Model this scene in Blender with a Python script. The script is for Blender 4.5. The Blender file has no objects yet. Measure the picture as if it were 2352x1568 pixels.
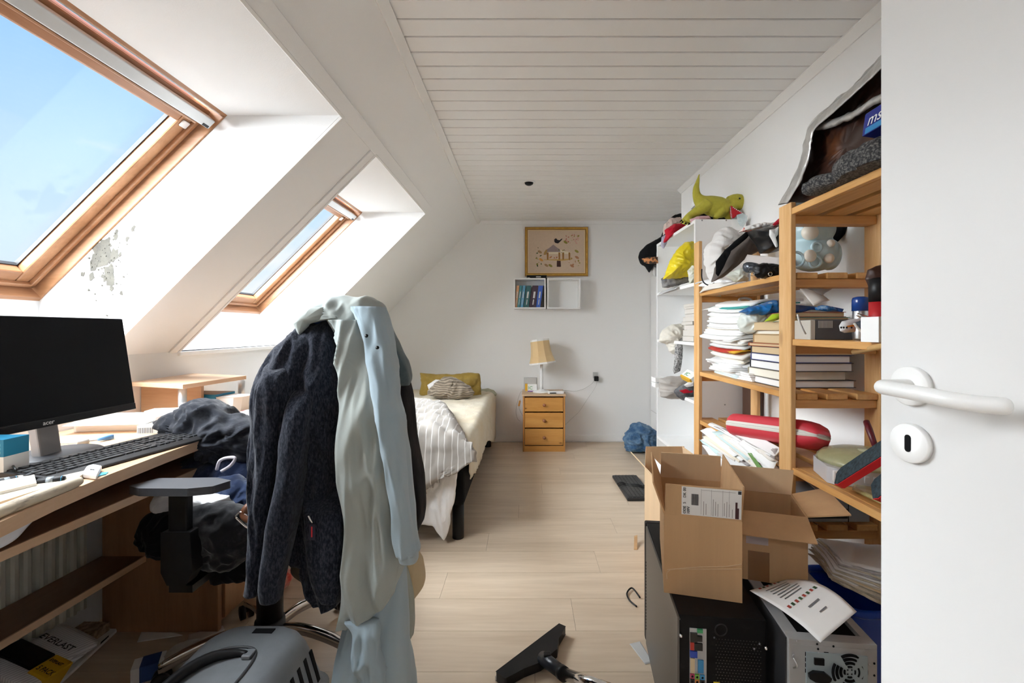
import bpy, bmesh, math, random
from mathutils import Vector, Matrix, noise, Euler

# ------------------------------------------------------------------ camera
F, CX, CY, H = 1045.0, 1208.0, 757.0, 1.15      # focal length (px), principal point, eye height
scene = bpy.context.scene
C = scene.collection
cam_d = bpy.data.cameras.new('camera'); cam = bpy.data.objects.new('camera', cam_d); C.objects.link(cam)
cam.location = (0, 0, H); cam.rotation_euler = (math.radians(90), 0, 0)
cam_d.sensor_width = 36; cam_d.lens = 36 * F / 2352
cam_d.shift_x = (1176 - CX) / 2352; cam_d.shift_y = (CY - 784) / 2352
cam_d.clip_start = 0.02
scene.camera = cam
# ------------------------------------------------------------------ sky, daylight, exposure
w = bpy.data.worlds.new('sky'); scene.world = w; w.use_nodes = True
nt = w.node_tree; nt.nodes.clear(); N = nt.nodes.new; L = nt.links.new
out = N('ShaderNodeOutputWorld'); bg = N('ShaderNodeBackground'); L(bg.outputs[0], out.inputs[0])
tc = N('ShaderNodeTexCoord'); sep = N('ShaderNodeSeparateXYZ'); L(tc.outputs['Generated'], sep.inputs[0])
ramp = N('ShaderNodeValToRGB'); L(sep.outputs['Z'], ramp.inputs[0])
e = ramp.color_ramp.elements
e[0].position = 0.0; e[0].color = (0.90, 0.99, 1.06, 1)
e[1].position = 0.75; e[1].color = (0.14, 0.40, 0.98, 1)
k = e.new(0.28); k.color = (0.60, 0.84, 1.06, 1)
k = e.new(0.50); k.color = (0.32, 0.63, 1.05, 1)
cn = N('ShaderNodeTexNoise'); cn.inputs['Scale'].default_value = 3.4; cn.inputs['Detail'].default_value = 7
mp = N('ShaderNodeMapping'); mp.inputs['Scale'].default_value = (1, 1, 2.4); mp.inputs['Location'].default_value = (0.35, 0.1, 0.45)
L(tc.outputs['Generated'], mp.inputs[0]); L(mp.outputs[0], cn.inputs['Vector'])
cr = N('ShaderNodeValToRGB'); cr.color_ramp.elements[0].position = 0.56; cr.color_ramp.elements[1].position = 0.74
L(cn.outputs[0], cr.inputs[0])
mx = N('ShaderNodeMixRGB'); mx.inputs[2].default_value = (1.05, 1.05, 1.08, 1)
L(cr.outputs[0], mx.inputs[0]); L(ramp.outputs[0], mx.inputs[1]); L(mx.outputs[0], bg.inputs[0])
bg.inputs[1].default_value = 0.62
sd = bpy.data.lights.new('sun', 'SUN'); sun = bpy.data.objects.new('sun', sd); C.objects.link(sun)
sd.energy = 38.0; sd.angle = math.radians(110); sd.color = (0.97, 0.985, 1.0)
sun.rotation_euler = Vector((0.64, 0.46, -0.70)).to_track_quat('-Z', 'Y').to_euler()
vs = scene.view_settings
vs.view_transform = 'Standard'; vs.look = 'None'; vs.gamma = 1.0; vs.use_curve_mapping = False
vs.exposure = 0.66
scene.cycles.max_bounces = 14; scene.cycles.diffuse_bounces = 8; scene.cycles.transparent_max_bounces = 16
scene.cycles.sample_clamp_indirect = 8.0

# ------------------------------------------------------------------ helpers
def at(px, py, Y):                 # photograph pixel seen at distance Y
    return Vector(((px - CX) * Y / F, Y, H - (py - CY) * Y / F))
def on(px, py, Z):                 # photograph pixel lying on the level Z
    Y = (H - Z) * F / (py - CY)
    return Vector(((px - CX) * Y / F, Y, Z))
def R(d): return math.radians(d)
ORG = {}
def tag(o, label=None, cat=None, group=None, kind=None):
    if label: o['label'] = label
    if cat: o['category'] = cat
    if group: o['group'] = group
    if kind: o['kind'] = kind
    return o
def thing(name, label, cat, loc=(0, 0, 0), group=None, kind=None):
    o = bpy.data.objects.new(name, None); C.objects.link(o); o.location = loc
    o.empty_display_size = 0.05
    ORG[o] = Vector(loc)
    return tag(o, label, cat, group, kind)
def copy_tree(o, parent=None, loc=None, rot=None):
    c = o.copy(); C.objects.link(c)
    if parent is not None: c.parent = parent
    if loc is not None: c.location = loc
    if rot is not None: c.rotation_euler = rot
    for ch in o.children: copy_tree(ch, c)
    return c
def catmull(vals, t):
    n = len(vals) - 1
    f = max(0.0, min(n - 1e-6, t * n)); i = int(f); u = f - i
    p0 = vals[max(i - 1, 0)]; p1 = vals[i]; p2 = vals[i + 1]; p3 = vals[min(i + 2, n)]
    return 0.5 * ((2 * p1) + (p2 - p0) * u + (2 * p0 - 5 * p1 + 4 * p2 - p3) * u * u + (3 * p1 - p0 - 3 * p2 + p3) * u ** 3)
def smooth_path(pts, n):
    pts = [Vector(p) for p in pts]
    return [Vector([catmull([p[k] for p in pts], i / n) for k in range(len(pts[0]))]) for i in range(n + 1)]

class MB:
    def __init__(s): s.v = []; s.f = []; s.sm = []; s.mi = []; s.uv = None; s.cur = 0
    def add(s, vs_, fs, smooth=False):
        b = len(s.v); s.v += [Vector(p) for p in vs_]
        for q in fs: s.f.append([i + b for i in q]); s.sm.append(smooth); s.mi.append(s.cur)
        return s
    def box(s, x0, x1, y0, y1, z0, z1, M=None):
        p = [Vector((x, y, z)) for z in (z0, z1) for y in (y0, y1) for x in (x0, x1)]
        if M is not None: p = [M @ q for q in p]
        return s.add(p, [(0, 2, 3, 1), (4, 5, 7, 6), (0, 1, 5, 4), (2, 6, 7, 3), (0, 4, 6, 2), (1, 3, 7, 5)])
    def hexa(s, p):               # 8 corners, bottom ring then top ring
        return s.add(p, [(3, 2, 1, 0), (4, 5, 6, 7), (0, 1, 5, 4), (1, 2, 6, 5), (2, 3, 7, 6), (3, 0, 4, 7)])
    def quad(s, *p): return s.add(p, [tuple(range(len(p)))])
    def prism(s, poly, z0, z1, M=None, smooth=False):
        n = len(poly)
        p = [Vector((x, y, z0)) for x, y in poly] + [Vector((x, y, z1)) for x, y in poly]
        if M is not None: p = [M @ q for q in p]
        s.add(p, [tuple(reversed(range(n))), tuple(range(n, 2 * n))])
        return s.add(p, [(i, (i + 1) % n, n + (i + 1) % n, n + i) for i in range(n)], smooth)
    def loft(s, rings, closed=True, caps=True, smooth=True):
        n = len(rings[0]); b = [p for r in rings for p in r]; fs = []
        for j in range(len(rings) - 1):
            for i in range(n if closed else n - 1):
                a = j * n + i; c = j * n + (i + 1) % n
                fs.append((a, c, c + n, a + n))
        if caps and closed:
            fs.append(tuple(reversed(range(n)))); m = (len(rings) - 1) * n
            fs.append(tuple(range(m, m + n)))
        return s.add(b, fs, smooth)
    def tube(s, pts, r, n=10, caps=True, closed=False):
        pts = [Vector(p) for p in pts]; k = len(pts); rings = []
        up = None
        for i, p in enumerate(pts):
            a = pts[i - 1] if (i > 0 or closed) else p; b = pts[(i + 1) % k] if (i < k - 1 or closed) else p
            t = (b - a).normalized()
            if up is None:
                up = t.orthogonal().normalized()
            up = (up - t * up.dot(t))
            up = up.normalized() if up.length > 1e-6 else t.orthogonal().normalized()
            q = t.cross(up); rr = r[i] if isinstance(r, (list, tuple)) else r
            rings.append([p + (up * math.cos(2 * math.pi * j / n) + q * math.sin(2 * math.pi * j / n)) * rr for j in range(n)])
        if closed: rings.append(rings[0]); caps = False
        return s.loft(rings, True, caps)
    def lathe(s, prof, c=(0, 0, 0), n=24, M=None, caps=True, smooth=True):
        c = Vector(c); rings = []
        for r, z in prof:
            ring = [Vector((r * math.cos(2 * math.pi * j / n), r * math.sin(2 * math.pi * j / n), z)) for j in range(n)]
            rings.append([c + ((M @ p) if M is not None else p) for p in ring])
        return s.loft(rings, True, caps, smooth)
    def grid(s, fn, nu, nv, thick=0.0, smooth=True):      # fn(u,v) in 0..1; thickness along the normal
        P = [[Vector(fn(i / nu, j / nv)) for i in range(nu + 1)] for j in range(nv + 1)]
        idx = lambda i, j: j * (nu + 1) + i
        vs_ = [p for r in P for p in r]; fs = [(idx(i, j), idx(i + 1, j), idx(i + 1, j + 1), idx(i, j + 1)) for j in range(nv) for i in range(nu)]
        if thick:
            nn = []
            for j in range(nv + 1):
                for i in range(nu + 1):
                    a = P[j][min(i + 1, nu)] - P[j][max(i - 1, 0)]; b = P[min(j + 1, nv)][i] - P[max(j - 1, 0)][i]
                    q = a.cross(b); nn.append(q.normalized() if q.length > 1e-9 else Vector((0, 0, 1)))
            m = len(vs_); vs_ += [p - q * thick for p, q in zip(vs_, nn)]
            fs2 = [tuple(reversed([k + m for k in q])) for q in fs]
            rim = [idx(i, 0) for i in range(nu)] + [idx(nu, j) for j in range(nv)] + [idx(i, nv) for i in range(nu, 0, -1)] + [idx(0, j) for j in range(nv, 0, -1)]
            fs2 += [(rim[i], rim[i] + m, rim[(i + 1) % len(rim)] + m, rim[(i + 1) % len(rim)]) for i in range(len(rim))]
            fs = fs + fs2
        return s.add(vs_, fs, smooth)
    def build(s, name, mat, parent=None, bevel=0.0, sub=0, label=None, cat=None, group=None, kind=None, origin=None, fix=False):
        me = bpy.data.meshes.new(name)
        xs = [p.x for p in s.v]; ys = [p.y for p in s.v]; zs = [p.z for p in s.v]
        o3 = Vector(origin) if origin is not None else Vector(((min(xs) + max(xs)) / 2, (min(ys) + max(ys)) / 2, min(zs)))
        me.from_pydata([p - o3 for p in s.v], [], s.f)
        me.polygons.foreach_set('use_smooth', s.sm)
        mats = mat if isinstance(mat, (list, tuple)) else [mat]
        for m in mats: me.materials.append(m)
        if len(mats) > 1: me.polygons.foreach_set('material_index', s.mi)
        me.update()
        if fix:
            bm = bmesh.new(); bm.from_mesh(me); bmesh.ops.recalc_face_normals(bm, faces=bm.faces); bm.to_mesh(me); bm.free()
        o = bpy.data.objects.new(name, me); C.objects.link(o); ORG[o] = o3
        if parent is not None:
            o.parent = parent; o.location = o3 - ORG[parent]
        else: o.location = o3
        if bevel:
            b = o.modifiers.new('bevel', 'BEVEL'); b.width = bevel; b.segments = 2; b.limit_method = 'ANGLE'; b.angle_limit = R(40)
        if sub:
            q = o.modifiers.new('subsurf', 'SUBSURF'); q.levels = sub; q.render_levels = sub
        return tag(o, label, cat, group, kind)

def frame(o, x, y=None, z=None):       # matrix from an origin and axes
    x = Vector(x).normalized(); z = Vector(z).normalized() if z is not None else x.cross(Vector(y)).normalized()
    y = z.cross(x).normalized(); z = x.cross(y)
    M = Matrix((x, y, z)).transposed().to_4x4(); M.translation = Vector(o); return M
def TR(loc, rx=0, ry=0, rz=0): return Matrix.Translation(Vector(loc)) @ Euler((R(rx), R(ry), R(rz))).to_matrix().to_4x4()

# text as real letters, laid on the plane (x right, y up) of matrix M
def letters(txt, M, size, mat, parent, name='lettering', depth=0.0004, align='LEFT', sx=1.0, shear=0.0, label=None):
    cu = bpy.data.curves.new('t', 'FONT'); cu.body = txt; cu.size = size; cu.extrude = depth; cu.align_x = align; cu.shear = shear
    cu.resolution_u = 3
    ob = bpy.data.objects.new('t', cu); C.objects.link(ob)
    dg = bpy.context.evaluated_depsgraph_get()
    me = bpy.data.meshes.new_from_object(ob.evaluated_get(dg)); bpy.data.objects.remove(ob); bpy.data.curves.remove(cu)
    mb = MB()
    mb.add([M @ Vector((v.co.x * sx, v.co.y, v.co.z + depth)) for v in me.vertices], [tuple(p.vertices) for p in me.polygons])
    bpy.data.meshes.remove(me)
    return mb.build(name, mat, parent, label=label)

# ------------------------------------------------------------------ materials
MATS = {}
def _principled(name):
    m = bpy.data.materials.new(name); m.use_nodes = True
    return m, m.node_tree, m.node_tree.nodes['Principled BSDF']
def mat(name, col, rough=0.6, metal=0.0, var=0.0, vscale=6.0, col2=None, bump=0.0, bscale=120.0, sheen=0.0, spec=0.5, stretch=(1, 1, 1), coat=0.0, lo=0.35, hi=0.65, bdist=0.002, trans=0.0, alpha=1.0, sss=0.0, wrinkle=0.0):
    if name in MATS: return MATS[name]
    m, t, b = _principled(name); nn = t.nodes.new; ln = t.links.new
    c = (*col, 1)
    b.inputs['Base Color'].default_value = c; b.inputs['Roughness'].default_value = rough; b.inputs['Metallic'].default_value = metal
    b.inputs['Specular IOR Level'].default_value = spec; b.inputs['Sheen Weight'].default_value = sheen; b.inputs['Coat Weight'].default_value = coat
    b.inputs['Transmission Weight'].default_value = trans; b.inputs['Alpha'].default_value = alpha
    if sss: b.inputs['Subsurface Weight'].default_value = sss; b.inputs['Subsurface Radius'].default_value = (.02, .015, .01)
    if sheen: b.inputs['Sheen Roughness'].default_value = 0.4
    if var or col2 or bump:
        tc = nn('ShaderNodeTexCoord'); oi = nn('ShaderNodeObjectInfo'); ad = nn('ShaderNodeVectorMath'); ad.operation = 'ADD'
        ml = nn('ShaderNodeMath'); ml.operation = 'MULTIPLY'; ml.inputs[1].default_value = 37.0; ln(oi.outputs['Random'], ml.inputs[0])
        ln(tc.outputs['Object'], ad.inputs[0]); ln(ml.outputs[0], ad.inputs[1])
        mp = nn('ShaderNodeMapping'); mp.inputs['Scale'].default_value = stretch; ln(ad.outputs[0], mp.inputs[0])
    if var or col2:
        n = nn('ShaderNodeTexNoise'); n.inputs['Scale'].default_value = vscale; n.inputs['Detail'].default_value = 6; n.inputs['Roughness'].default_value = 0.6
        ln(mp.outputs[0], n.inputs['Vector'])
        r = nn('ShaderNodeValToRGB'); r.color_ramp.elements[0].position = lo; r.color_ramp.elements[1].position = hi
        k2 = col2 if col2 else tuple(x * (1 - var) for x in col)
        r.color_ramp.elements[0].color = c; r.color_ramp.elements[1].color = (*k2, 1)
        ln(n.outputs[0], r.inputs[0]); ln(r.outputs[0], b.inputs['Base Color'])
    if bump:
        n2 = nn('ShaderNodeTexNoise'); n2.inputs['Scale'].default_value = bscale; n2.inputs['Detail'].default_value = 3
        ln(mp.outputs[0], n2.inputs['Vector'])
        bp = nn('ShaderNodeBump'); bp.inputs['Strength'].default_value = bump; bp.inputs['Distance'].default_value = bdist
        ln(n2.outputs[0], bp.inputs['Height']); ln(bp.outputs[0], b.inputs['Normal'])
        if wrinkle:
            n3 = nn('ShaderNodeTexNoise'); n3.inputs['Scale'].default_value = 22; n3.inputs['Detail'].default_value = 4; n3.inputs['Distortion'].default_value = 1.2
            n3.noise_type = 'RIDGED_MULTIFRACTAL'; ln(tc.outputs['Object'], n3.inputs['Vector'])
            b3 = nn('ShaderNodeBump'); b3.inputs['Strength'].default_value = wrinkle; b3.inputs['Distance'].default_value = 0.006
            ln(n3.outputs[0], b3.inputs['Height']); ln(b3.outputs[0], bp.inputs['Normal'])
    MATS[name] = m; return m
def wood(name, c1, c2, axis='x', scale=18.0, rough=0.45, knots=0.0, streak=9.0, contrast=(0.32, 0.72), coat=0.0):
    if name in MATS: return MATS[name]
    m, t, b = _principled(name); nn = t.nodes.new; ln = t.links.new
    b.inputs['Roughness'].default_value = rough; b.inputs['Coat Weight'].default_value = coat
    tc = nn('ShaderNodeTexCoord'); oi = nn('ShaderNodeObjectInfo'); ad = nn('ShaderNodeVectorMath'); ad.operation = 'ADD'
    ml = nn('ShaderNodeMath'); ml.operation = 'MULTIPLY'; ml.inputs[1].default_value = 23.0; ln(oi.outputs['Random'], ml.inputs[0])
    ln(tc.outputs['Object'], ad.inputs[0]); ln(ml.outputs[0], ad.inputs[1])
    mp = nn('ShaderNodeMapping'); mp.inputs['Scale'].default_value = tuple(1.0 / streak if a == axis else 1.0 for a in 'xyz'); ln(ad.outputs[0], mp.inputs[0])
    n1 = nn('ShaderNodeTexNoise'); n1.inputs['Scale'].default_value = scale; n1.inputs['Detail'].default_value = 5; n1.inputs['Distortion'].default_value = 0.6
    n2 = nn('ShaderNodeTexNoise'); n2.inputs['Scale'].default_value = scale * 7; n2.inputs['Detail'].default_value = 3
    ln(mp.outputs[0], n1.inputs['Vector']); ln(mp.outputs[0], n2.inputs['Vector'])
    mm = nn('ShaderNodeMath'); mm.operation = 'MULTIPLY_ADD'; mm.inputs[1].default_value = 0.35; ln(n2.outputs[0], mm.inputs[0])
    m2 = nn('ShaderNodeMath'); m2.operation = 'MULTIPLY'; m2.inputs[1].default_value = 0.68; ln(n1.outputs[0], m2.inputs[0]); ln(m2.outputs[0], mm.inputs[2])
    r = nn('ShaderNodeValToRGB'); r.color_ramp.elements[0].position = contrast[0]; r.color_ramp.elements[1].position = contrast[1]
    r.color_ramp.elements[0].color = (*c1, 1); r.color_ramp.elements[1].color = (*c2, 1); ln(mm.outputs[0], r.inputs[0])
    src = r.outputs[0]
    if knots:
        mk = nn('ShaderNodeMapping'); mk.inputs['Scale'].default_value = tuple(0.45 if a == axis else 1.0 for a in 'xyz'); ln(ad.outputs[0], mk.inputs[0])
        vo = nn('ShaderNodeTexVoronoi'); vo.inputs['Scale'].default_value = knots; ln(mk.outputs[0], vo.inputs['Vector'])
        kr = nn('ShaderNodeValToRGB'); kr.color_ramp.elements[0].position = 0.02; kr.color_ramp.elements[1].position = 0.10
        kr.color_ramp.elements[0].color = (1, 1, 1, 1); kr.color_ramp.elements[1].color = (0, 0, 0, 1); ln(vo.outputs['Distance'], kr.inputs[0])
        mxk = nn('ShaderNodeMixRGB'); mxk.inputs[2].default_value = (c2[0] * .3, c2[1] * .22, c2[2] * .15, 1)
        ln(kr.outputs[0], mxk.inputs[0]); ln(src, mxk.inputs[1]); src = mxk.outputs[0]
    ln(src, b.inputs['Base Color'])
    bp = nn('ShaderNodeBump'); bp.inputs['Strength'].default_value = 0.08; bp.inputs['Distance'].default_value = 0.001
    ln(mm.outputs[0], bp.inputs['Height']); ln(bp.outputs[0], b.inputs['Normal'])
    MATS[name] = m; return m
def stripes(name, base, line, axis='x', period=0.03, width=0.25, rough=0.85, bump=0.0, col3=None, sheen=0.2, wob=0.0):
    if name in MATS: return MATS[name]
    m, t, b = _principled(name); nn = t.nodes.new; ln = t.links.new
    b.inputs['Roughness'].default_value = rough; b.inputs['Sheen Weight'].default_value = sheen
    tc = nn('ShaderNodeTexCoord'); sp = nn('ShaderNodeSeparateXYZ')
    if wob:
        nz = nn('ShaderNodeTexNoise'); nz.inputs['Scale'].default_value = 6; ln(tc.outputs['Object'], nz.inputs['Vector'])
        sc = nn('ShaderNodeVectorMath'); sc.operation = 'SCALE'; sc.inputs['Scale'].default_value = wob; ln(nz.outputs['Color'], sc.inputs[0])
        ad = nn('ShaderNodeVectorMath'); ad.operation = 'ADD'; ln(tc.outputs['Object'], ad.inputs[0]); ln(sc.outputs[0], ad.inputs[1]); ln(ad.outputs[0], sp.inputs[0])
    else: ln(tc.outputs['Object'], sp.inputs[0])
    dv = nn('ShaderNodeMath'); dv.operation = 'DIVIDE'; dv.inputs[1].default_value = period; ln(sp.outputs[axis.upper()], dv.inputs[0])
    fr = nn('ShaderNodeMath'); fr.operation = 'FRACT'; ln(dv.outputs[0], fr.inputs[0])
    r = nn('ShaderNodeValToRGB'); r.color_ramp.interpolation = 'CONSTANT'
    r.color_ramp.elements[0].color = (*line, 1); r.color_ramp.elements[1].position = width; r.color_ramp.elements[1].color = (*base, 1)
    if col3:
        q = r.color_ramp.elements.new(0.55); q.color = (*col3, 1); q = r.color_ramp.elements.new(0.62); q.color = (*base, 1)
    ln(fr.outputs[0], r.inputs[0]); ln(r.outputs[0], b.inputs['Base Color'])
    if bump:
        bp = nn('ShaderNodeBump'); bp.inputs['Strength'].default_value = bump; bp.inputs['Distance'].default_value = 0.002
        ln(fr.outputs[0], bp.inputs['Height']); ln(bp.outputs[0], b.inputs['Normal'])
    MATS[name] = m; return m
def glass_mat(name, tint=(1, 1, 1), gloss=0.06, rough=0.0):
    if name in MATS: return MATS[name]
    m = bpy.data.materials.new(name); m.use_nodes = True; t = m.node_tree; t.nodes.clear(); nn = t.nodes.new; ln = t.links.new
    o = nn('ShaderNodeOutputMaterial'); a = nn('ShaderNodeBsdfTransparent'); g = nn('ShaderNodeBsdfGlossy'); x = nn('ShaderNodeMixShader')
    a.inputs[0].default_value = (*tint, 1); g.inputs['Roughness'].default_value = rough; x.inputs[0].default_value = gloss
    ln(a.outputs[0], x.inputs[1]); ln(g.outputs[0], x.inputs[2]); ln(x.outputs[0], o.inputs[0])
    MATS[name] = m; return m

white_wall = mat('painted plaster', (0.83, 0.83, 0.825), 0.75, bump=0.25, bscale=260, bdist=0.0015)
white_trim = mat('white trim paint', (0.84, 0.835, 0.82), 0.5)
white_board = mat('white ceiling board paint', (0.81, 0.805, 0.795), 0.55)
laminate_white = mat('white melamine', (0.83, 0.83, 0.825), 0.4)
joint_dark = mat('dark joint', (0.16, 0.13, 0.10), 0.9)
groove = mat('ceiling groove', (0.55, 0.54, 0.53), 0.9)
floor_wood = wood('pale oak laminate', (0.66, 0.54, 0.41), (0.53, 0.415, 0.30), 'x', 9.0, 0.38, streak=12.0, contrast=(0.36, 0.66))
frame_wood = wood('varnished pine window', (0.50, 0.27, 0.14), (0.33, 0.15, 0.065), 'x', 12.0, 0.35, contrast=(0.35, 0.7))
frame_wood_y = wood('varnished pine window rail', (0.46, 0.24, 0.125), (0.30, 0.135, 0.06), 'y', 14.0, 0.35)
pine_y = wood('oiled pine along', (0.72, 0.42, 0.155), (0.52, 0.235, 0.055), 'y', 16.0, 0.5, knots=5.0)
pine_x = wood('oiled pine across', (0.68, 0.36, 0.115), (0.48, 0.195, 0.045), 'x', 16.0, 0.5, knots=4.0)
pine_z = wood('oiled pine upright', (0.76, 0.49, 0.235), (0.56, 0.28, 0.08), 'z', 16.0, 0.5, knots=5.0)
beech_y = wood('beech laminate', (0.72, 0.50, 0.33), (0.62, 0.40, 0.24), 'y', 20.0, 0.35, contrast=(0.3, 0.75))
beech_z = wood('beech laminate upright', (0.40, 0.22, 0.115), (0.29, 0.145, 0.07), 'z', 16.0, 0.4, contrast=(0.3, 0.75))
black_plastic = mat('black plastic', (0.006, 0.006, 0.007), 0.42, spec=0.3)
black_matt = mat('matt black', (0.005, 0.005, 0.006), 0.8, spec=0.15)
dark_plastic = mat('charcoal plastic', (0.022, 0.023, 0.027), 0.5, spec=0.35)
ORD = ['bottom', 'second', 'third', 'fourth', 'fifth', 'sixth', 'seventh', 'eighth', 'ninth', 'tenth', 'eleventh', 'twelfth', 'thirteenth', 'fourteenth', 'fifteenth', 'sixteenth', 'seventeenth', 'eighteenth', 'nineteenth', 'twentieth', 'twenty-first', 'topmost']
chrome = mat('chrome', (0.75, 0.75, 0.76), 0.12, metal=1.0)
steel = mat('brushed steel', (0.55, 0.56, 0.57), 0.32, metal=1.0)
alu = mat('painted aluminium', (0.52, 0.53, 0.53), 0.4, metal=0.3)
white_plastic = mat('white plastic', (0.84, 0.84, 0.83), 0.3)
ink = mat('black print', (0.02, 0.02, 0.025), 0.7)
paper_white = mat('white paper', (0.86, 0.86, 0.85), 0.8)
paper_cream = mat('cream paper', (0.80, 0.73, 0.60), 0.85)
# ------------------------------------------------------------------ room shell
Y0, YB = -0.12, 4.658                      # near and far wall
ZC = 2.264; XR = 1.235; XA = 2.0; YA = 3.615
XC, XT, XB = -0.468, -0.734, -1.688        # slope: at the ceiling, top of the skylight wells, knee wall
ZT, ZB = 1.998, 1.044
XW0, ZW0, XW1 = -1.925, 1.272, -1.19       # window plane: foot and head
WELLS = [(0.70, 1.80), (2.205, 3.29)]
st = dict(kind='structure')

fl = MB().box(XB - 0.3, XA + 0.1, Y0 - 1.6, YB + 0.1, -0.06, -0.003).build('floor', joint_dark, **st)
pw, pl = 0.2085, 1.285
me_cache = {}
row = 0; y = YB
while y > Y0 - 1.5:
    x = XB - 0.28 + ((row * 0.437) % 1.0) * pl - pl
    while x < XA:
        x0 = max(x, XB - 0.02); x1 = min(x + pl, XA)
        if x1 - x0 > 0.03:
            key = round(x1 - x0, 3)
            if key not in me_cache:
                me_cache[key] = MB().box(0, key - 0.0012, 0, pw - 0.0012, -0.008, 0.0).build('floor_plank', floor_wood, fl, origin=(0, 0, 0))
                o = me_cache[key]
            else:
                o = me_cache[key].copy(); C.objects.link(o)
            o.parent = fl; o.location = Vector((x0, y - pw, 0)) - ORG[fl]
        x += pl
    y -= pw; row += 1

ce = MB().box(XC - 0.03, XA + 0.1, Y0 - 1.6, YB + 0.1, ZC + 0.007, ZC + 0.06).build('ceiling', groove, **st)
bw = 0.0975; y = YB - 0.005; cb = None
while y > Y0 - 0.4:
    if cb is None:
        cb = MB().box(0, XA - XC, -(bw - 0.0065), 0, 0, 0.012).build('ceiling_board', white_board, ce, bevel=0.003, origin=(0, 0, 0)); o = cb
    else:
        o = cb.copy(); C.objects.link(o)
    o.parent = ce; o.location = Vector((XC, y, ZC)) - ORG[ce]
    y -= bw

# far wall, right wall with the alcove behind it, near wall with the doorway, hall beyond
MB().box(XB - 0.3, XA + 0.1, YB, YB + 0.1, -0.05, ZC + 0.05).build('wall_back', white_wall, **st)
MB().box(XR, XR + 0.12, Y0 - 0.1, YA, -0.05, ZC + 0.05).build('wall_right', white_wall, **st)
MB().box(XA, XA + 0.1, YA - 0.2, YB, -0.05, ZC + 0.05).box(XR + 0.12, XA, YA - 0.2, YA - 0.1, -0.05, ZC + 0.05).build('wall_alcove', white_wall, **st)
wf = MB()
wf.box(0.70, XR, Y0 - 0.1, Y0, -0.05, ZC + 0.05); wf.box(XB - 0.3, -0.18, Y0 - 0.1, Y0, -0.05, ZC + 0.6); wf.box(-0.18, 0.70, Y0 - 0.1, Y0, 2.06, ZC + 0.05)
wf.build('wall_front', white_wall, **st)
MB().box(-0.9, -0.8, Y0 - 1.5, Y0 - 0.1, -0.05, ZC + 0.05).box(XR, XR + 0.1, Y0 - 1.5, Y0 - 0.1, -0.05, ZC + 0.05).box(-0.9, XR + 0.1, Y0 - 1.6, Y0 - 1.5, -0.05, ZC + 0.05).build('wall_hall', white_wall, **st)

# knee wall, sloping wall with the two skylight wells
MB().box(XB - 0.08, XB, Y0, YB, -0.02, ZB).build('wall_left', white_wall, **st)
q2 = math.sqrt(0.5)
def S(y, s, h): return Vector((XC - s * q2 + h * q2, y, ZC - s * q2 - h * q2))
sT = (XC - XT) / q2; sB = (XC - XB) / q2
sl = MB()
def slope_quad(y0, y1, s0, s1): sl.quad(S(y0, s0, 0), S(y1, s0, 0), S(y1, s1, 0), S(y0, s1, 0))
slope_quad(Y0, YB, -0.04, sT)
ys = [Y0] + [v for wl in WELLS for v in wl] + [YB]
for i in range(0, len(ys), 2): slope_quad(ys[i], ys[i + 1], sT, sB + 0.02)
for (a, b) in WELLS:
    for y in (a, b):
        sl.quad((XT, y, ZT), (XW1 - 0.02, y, ZT), (XW1 - 0.02, y, ZT + 0.0), (XW0 - 0.02, y, ZW0), (XW0 - 0.02, y, ZB), (XB, y, ZB))
    sl.quad((XT, a, ZT), (XT, b, ZT), (XW1 - 0.02, b, ZT), (XW1 - 0.02, a, ZT))
    sl.quad((XW0, a, ZB - 0.02), (XW0, b, ZB - 0.02), (XW0, b, ZW0 + 0.0), (XW0, a, ZW0 + 0.0))
sl.build('wall_slope', white_wall, **st)
for i, (a, b) in enumerate(WELLS):
    MB().box(XW0 - 0.02, XB + 0.012, a, b, ZB - 0.022, ZB).build('trim_%d' % (i + 1), white_trim, bevel=0.003, **st)
def sbox(mb, y0, y1, s0, s1, h0, h1):
    mb.hexa([S(y0, s0, h0), S(y1, s0, h0), S(y1, s1, h0), S(y0, s1, h0), S(y0, s0, h1), S(y1, s0, h1), S(y1, s1, h1), S(y0, s1, h1)])
t = MB(); sbox(t, Y0, YB - 1.36, 0.3135, sT, 0, 0.010); t.build('trim_3', white_wall, bevel=0.002, **st)
t = MB(); sbox(t, 2.145, 2.193, sT, sB, 0, 0.008); t.build('trim_4', white_wall, bevel=0.002, **st)
n = 5
for (a, b) in WELLS:
    for (y0, y1, s0, s1) in ((a - 0.012, a, sT, sB - 0.01), (b, b + 0.012, sT, sB - 0.01), (a - 0.012, b + 0.012, sT - 0.008, sT + 0.004)):
        t = MB(); sbox(t, y0, y1, s0, s1, 0, 0.0125); t.build('trim_%d' % n, white_trim, bevel=0.002, **st); n += 1
t = MB(); sbox(t, Y0, YB, 0.0, 0.042, 0, 0.012); t.build('trim_%d' % n, white_trim, bevel=0.002, **st); n += 1
t = MB(); t.prism([(XR, ZC), (XR - 0.034, ZC), (XR - 0.034, ZC - 0.006), (XR - 0.006, ZC - 0.034), (XR, ZC - 0.034)], 0, YA - Y0, frame((0, YA, 0), (1, 0, 0), (0, 0, 1))); t.build('trim_%d' % n, white_trim, fix=True, **st); n += 1
MB().box(XC, XA, YB - 0.01, YB, ZC - 0.035, ZC).build('trim_%d' % n, white_wall, **st); n += 1
MB().box(XB, XA, YB - 0.012, YB, 0.012, 0.075).build('baseboard_back', white_wall, bevel=0.002, **st)
MB().box(XR - 0.012, XR, 0.75, YA, 0.0, 0.07).build('baseboard_right', white_trim, bevel=0.002, **st)

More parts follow.
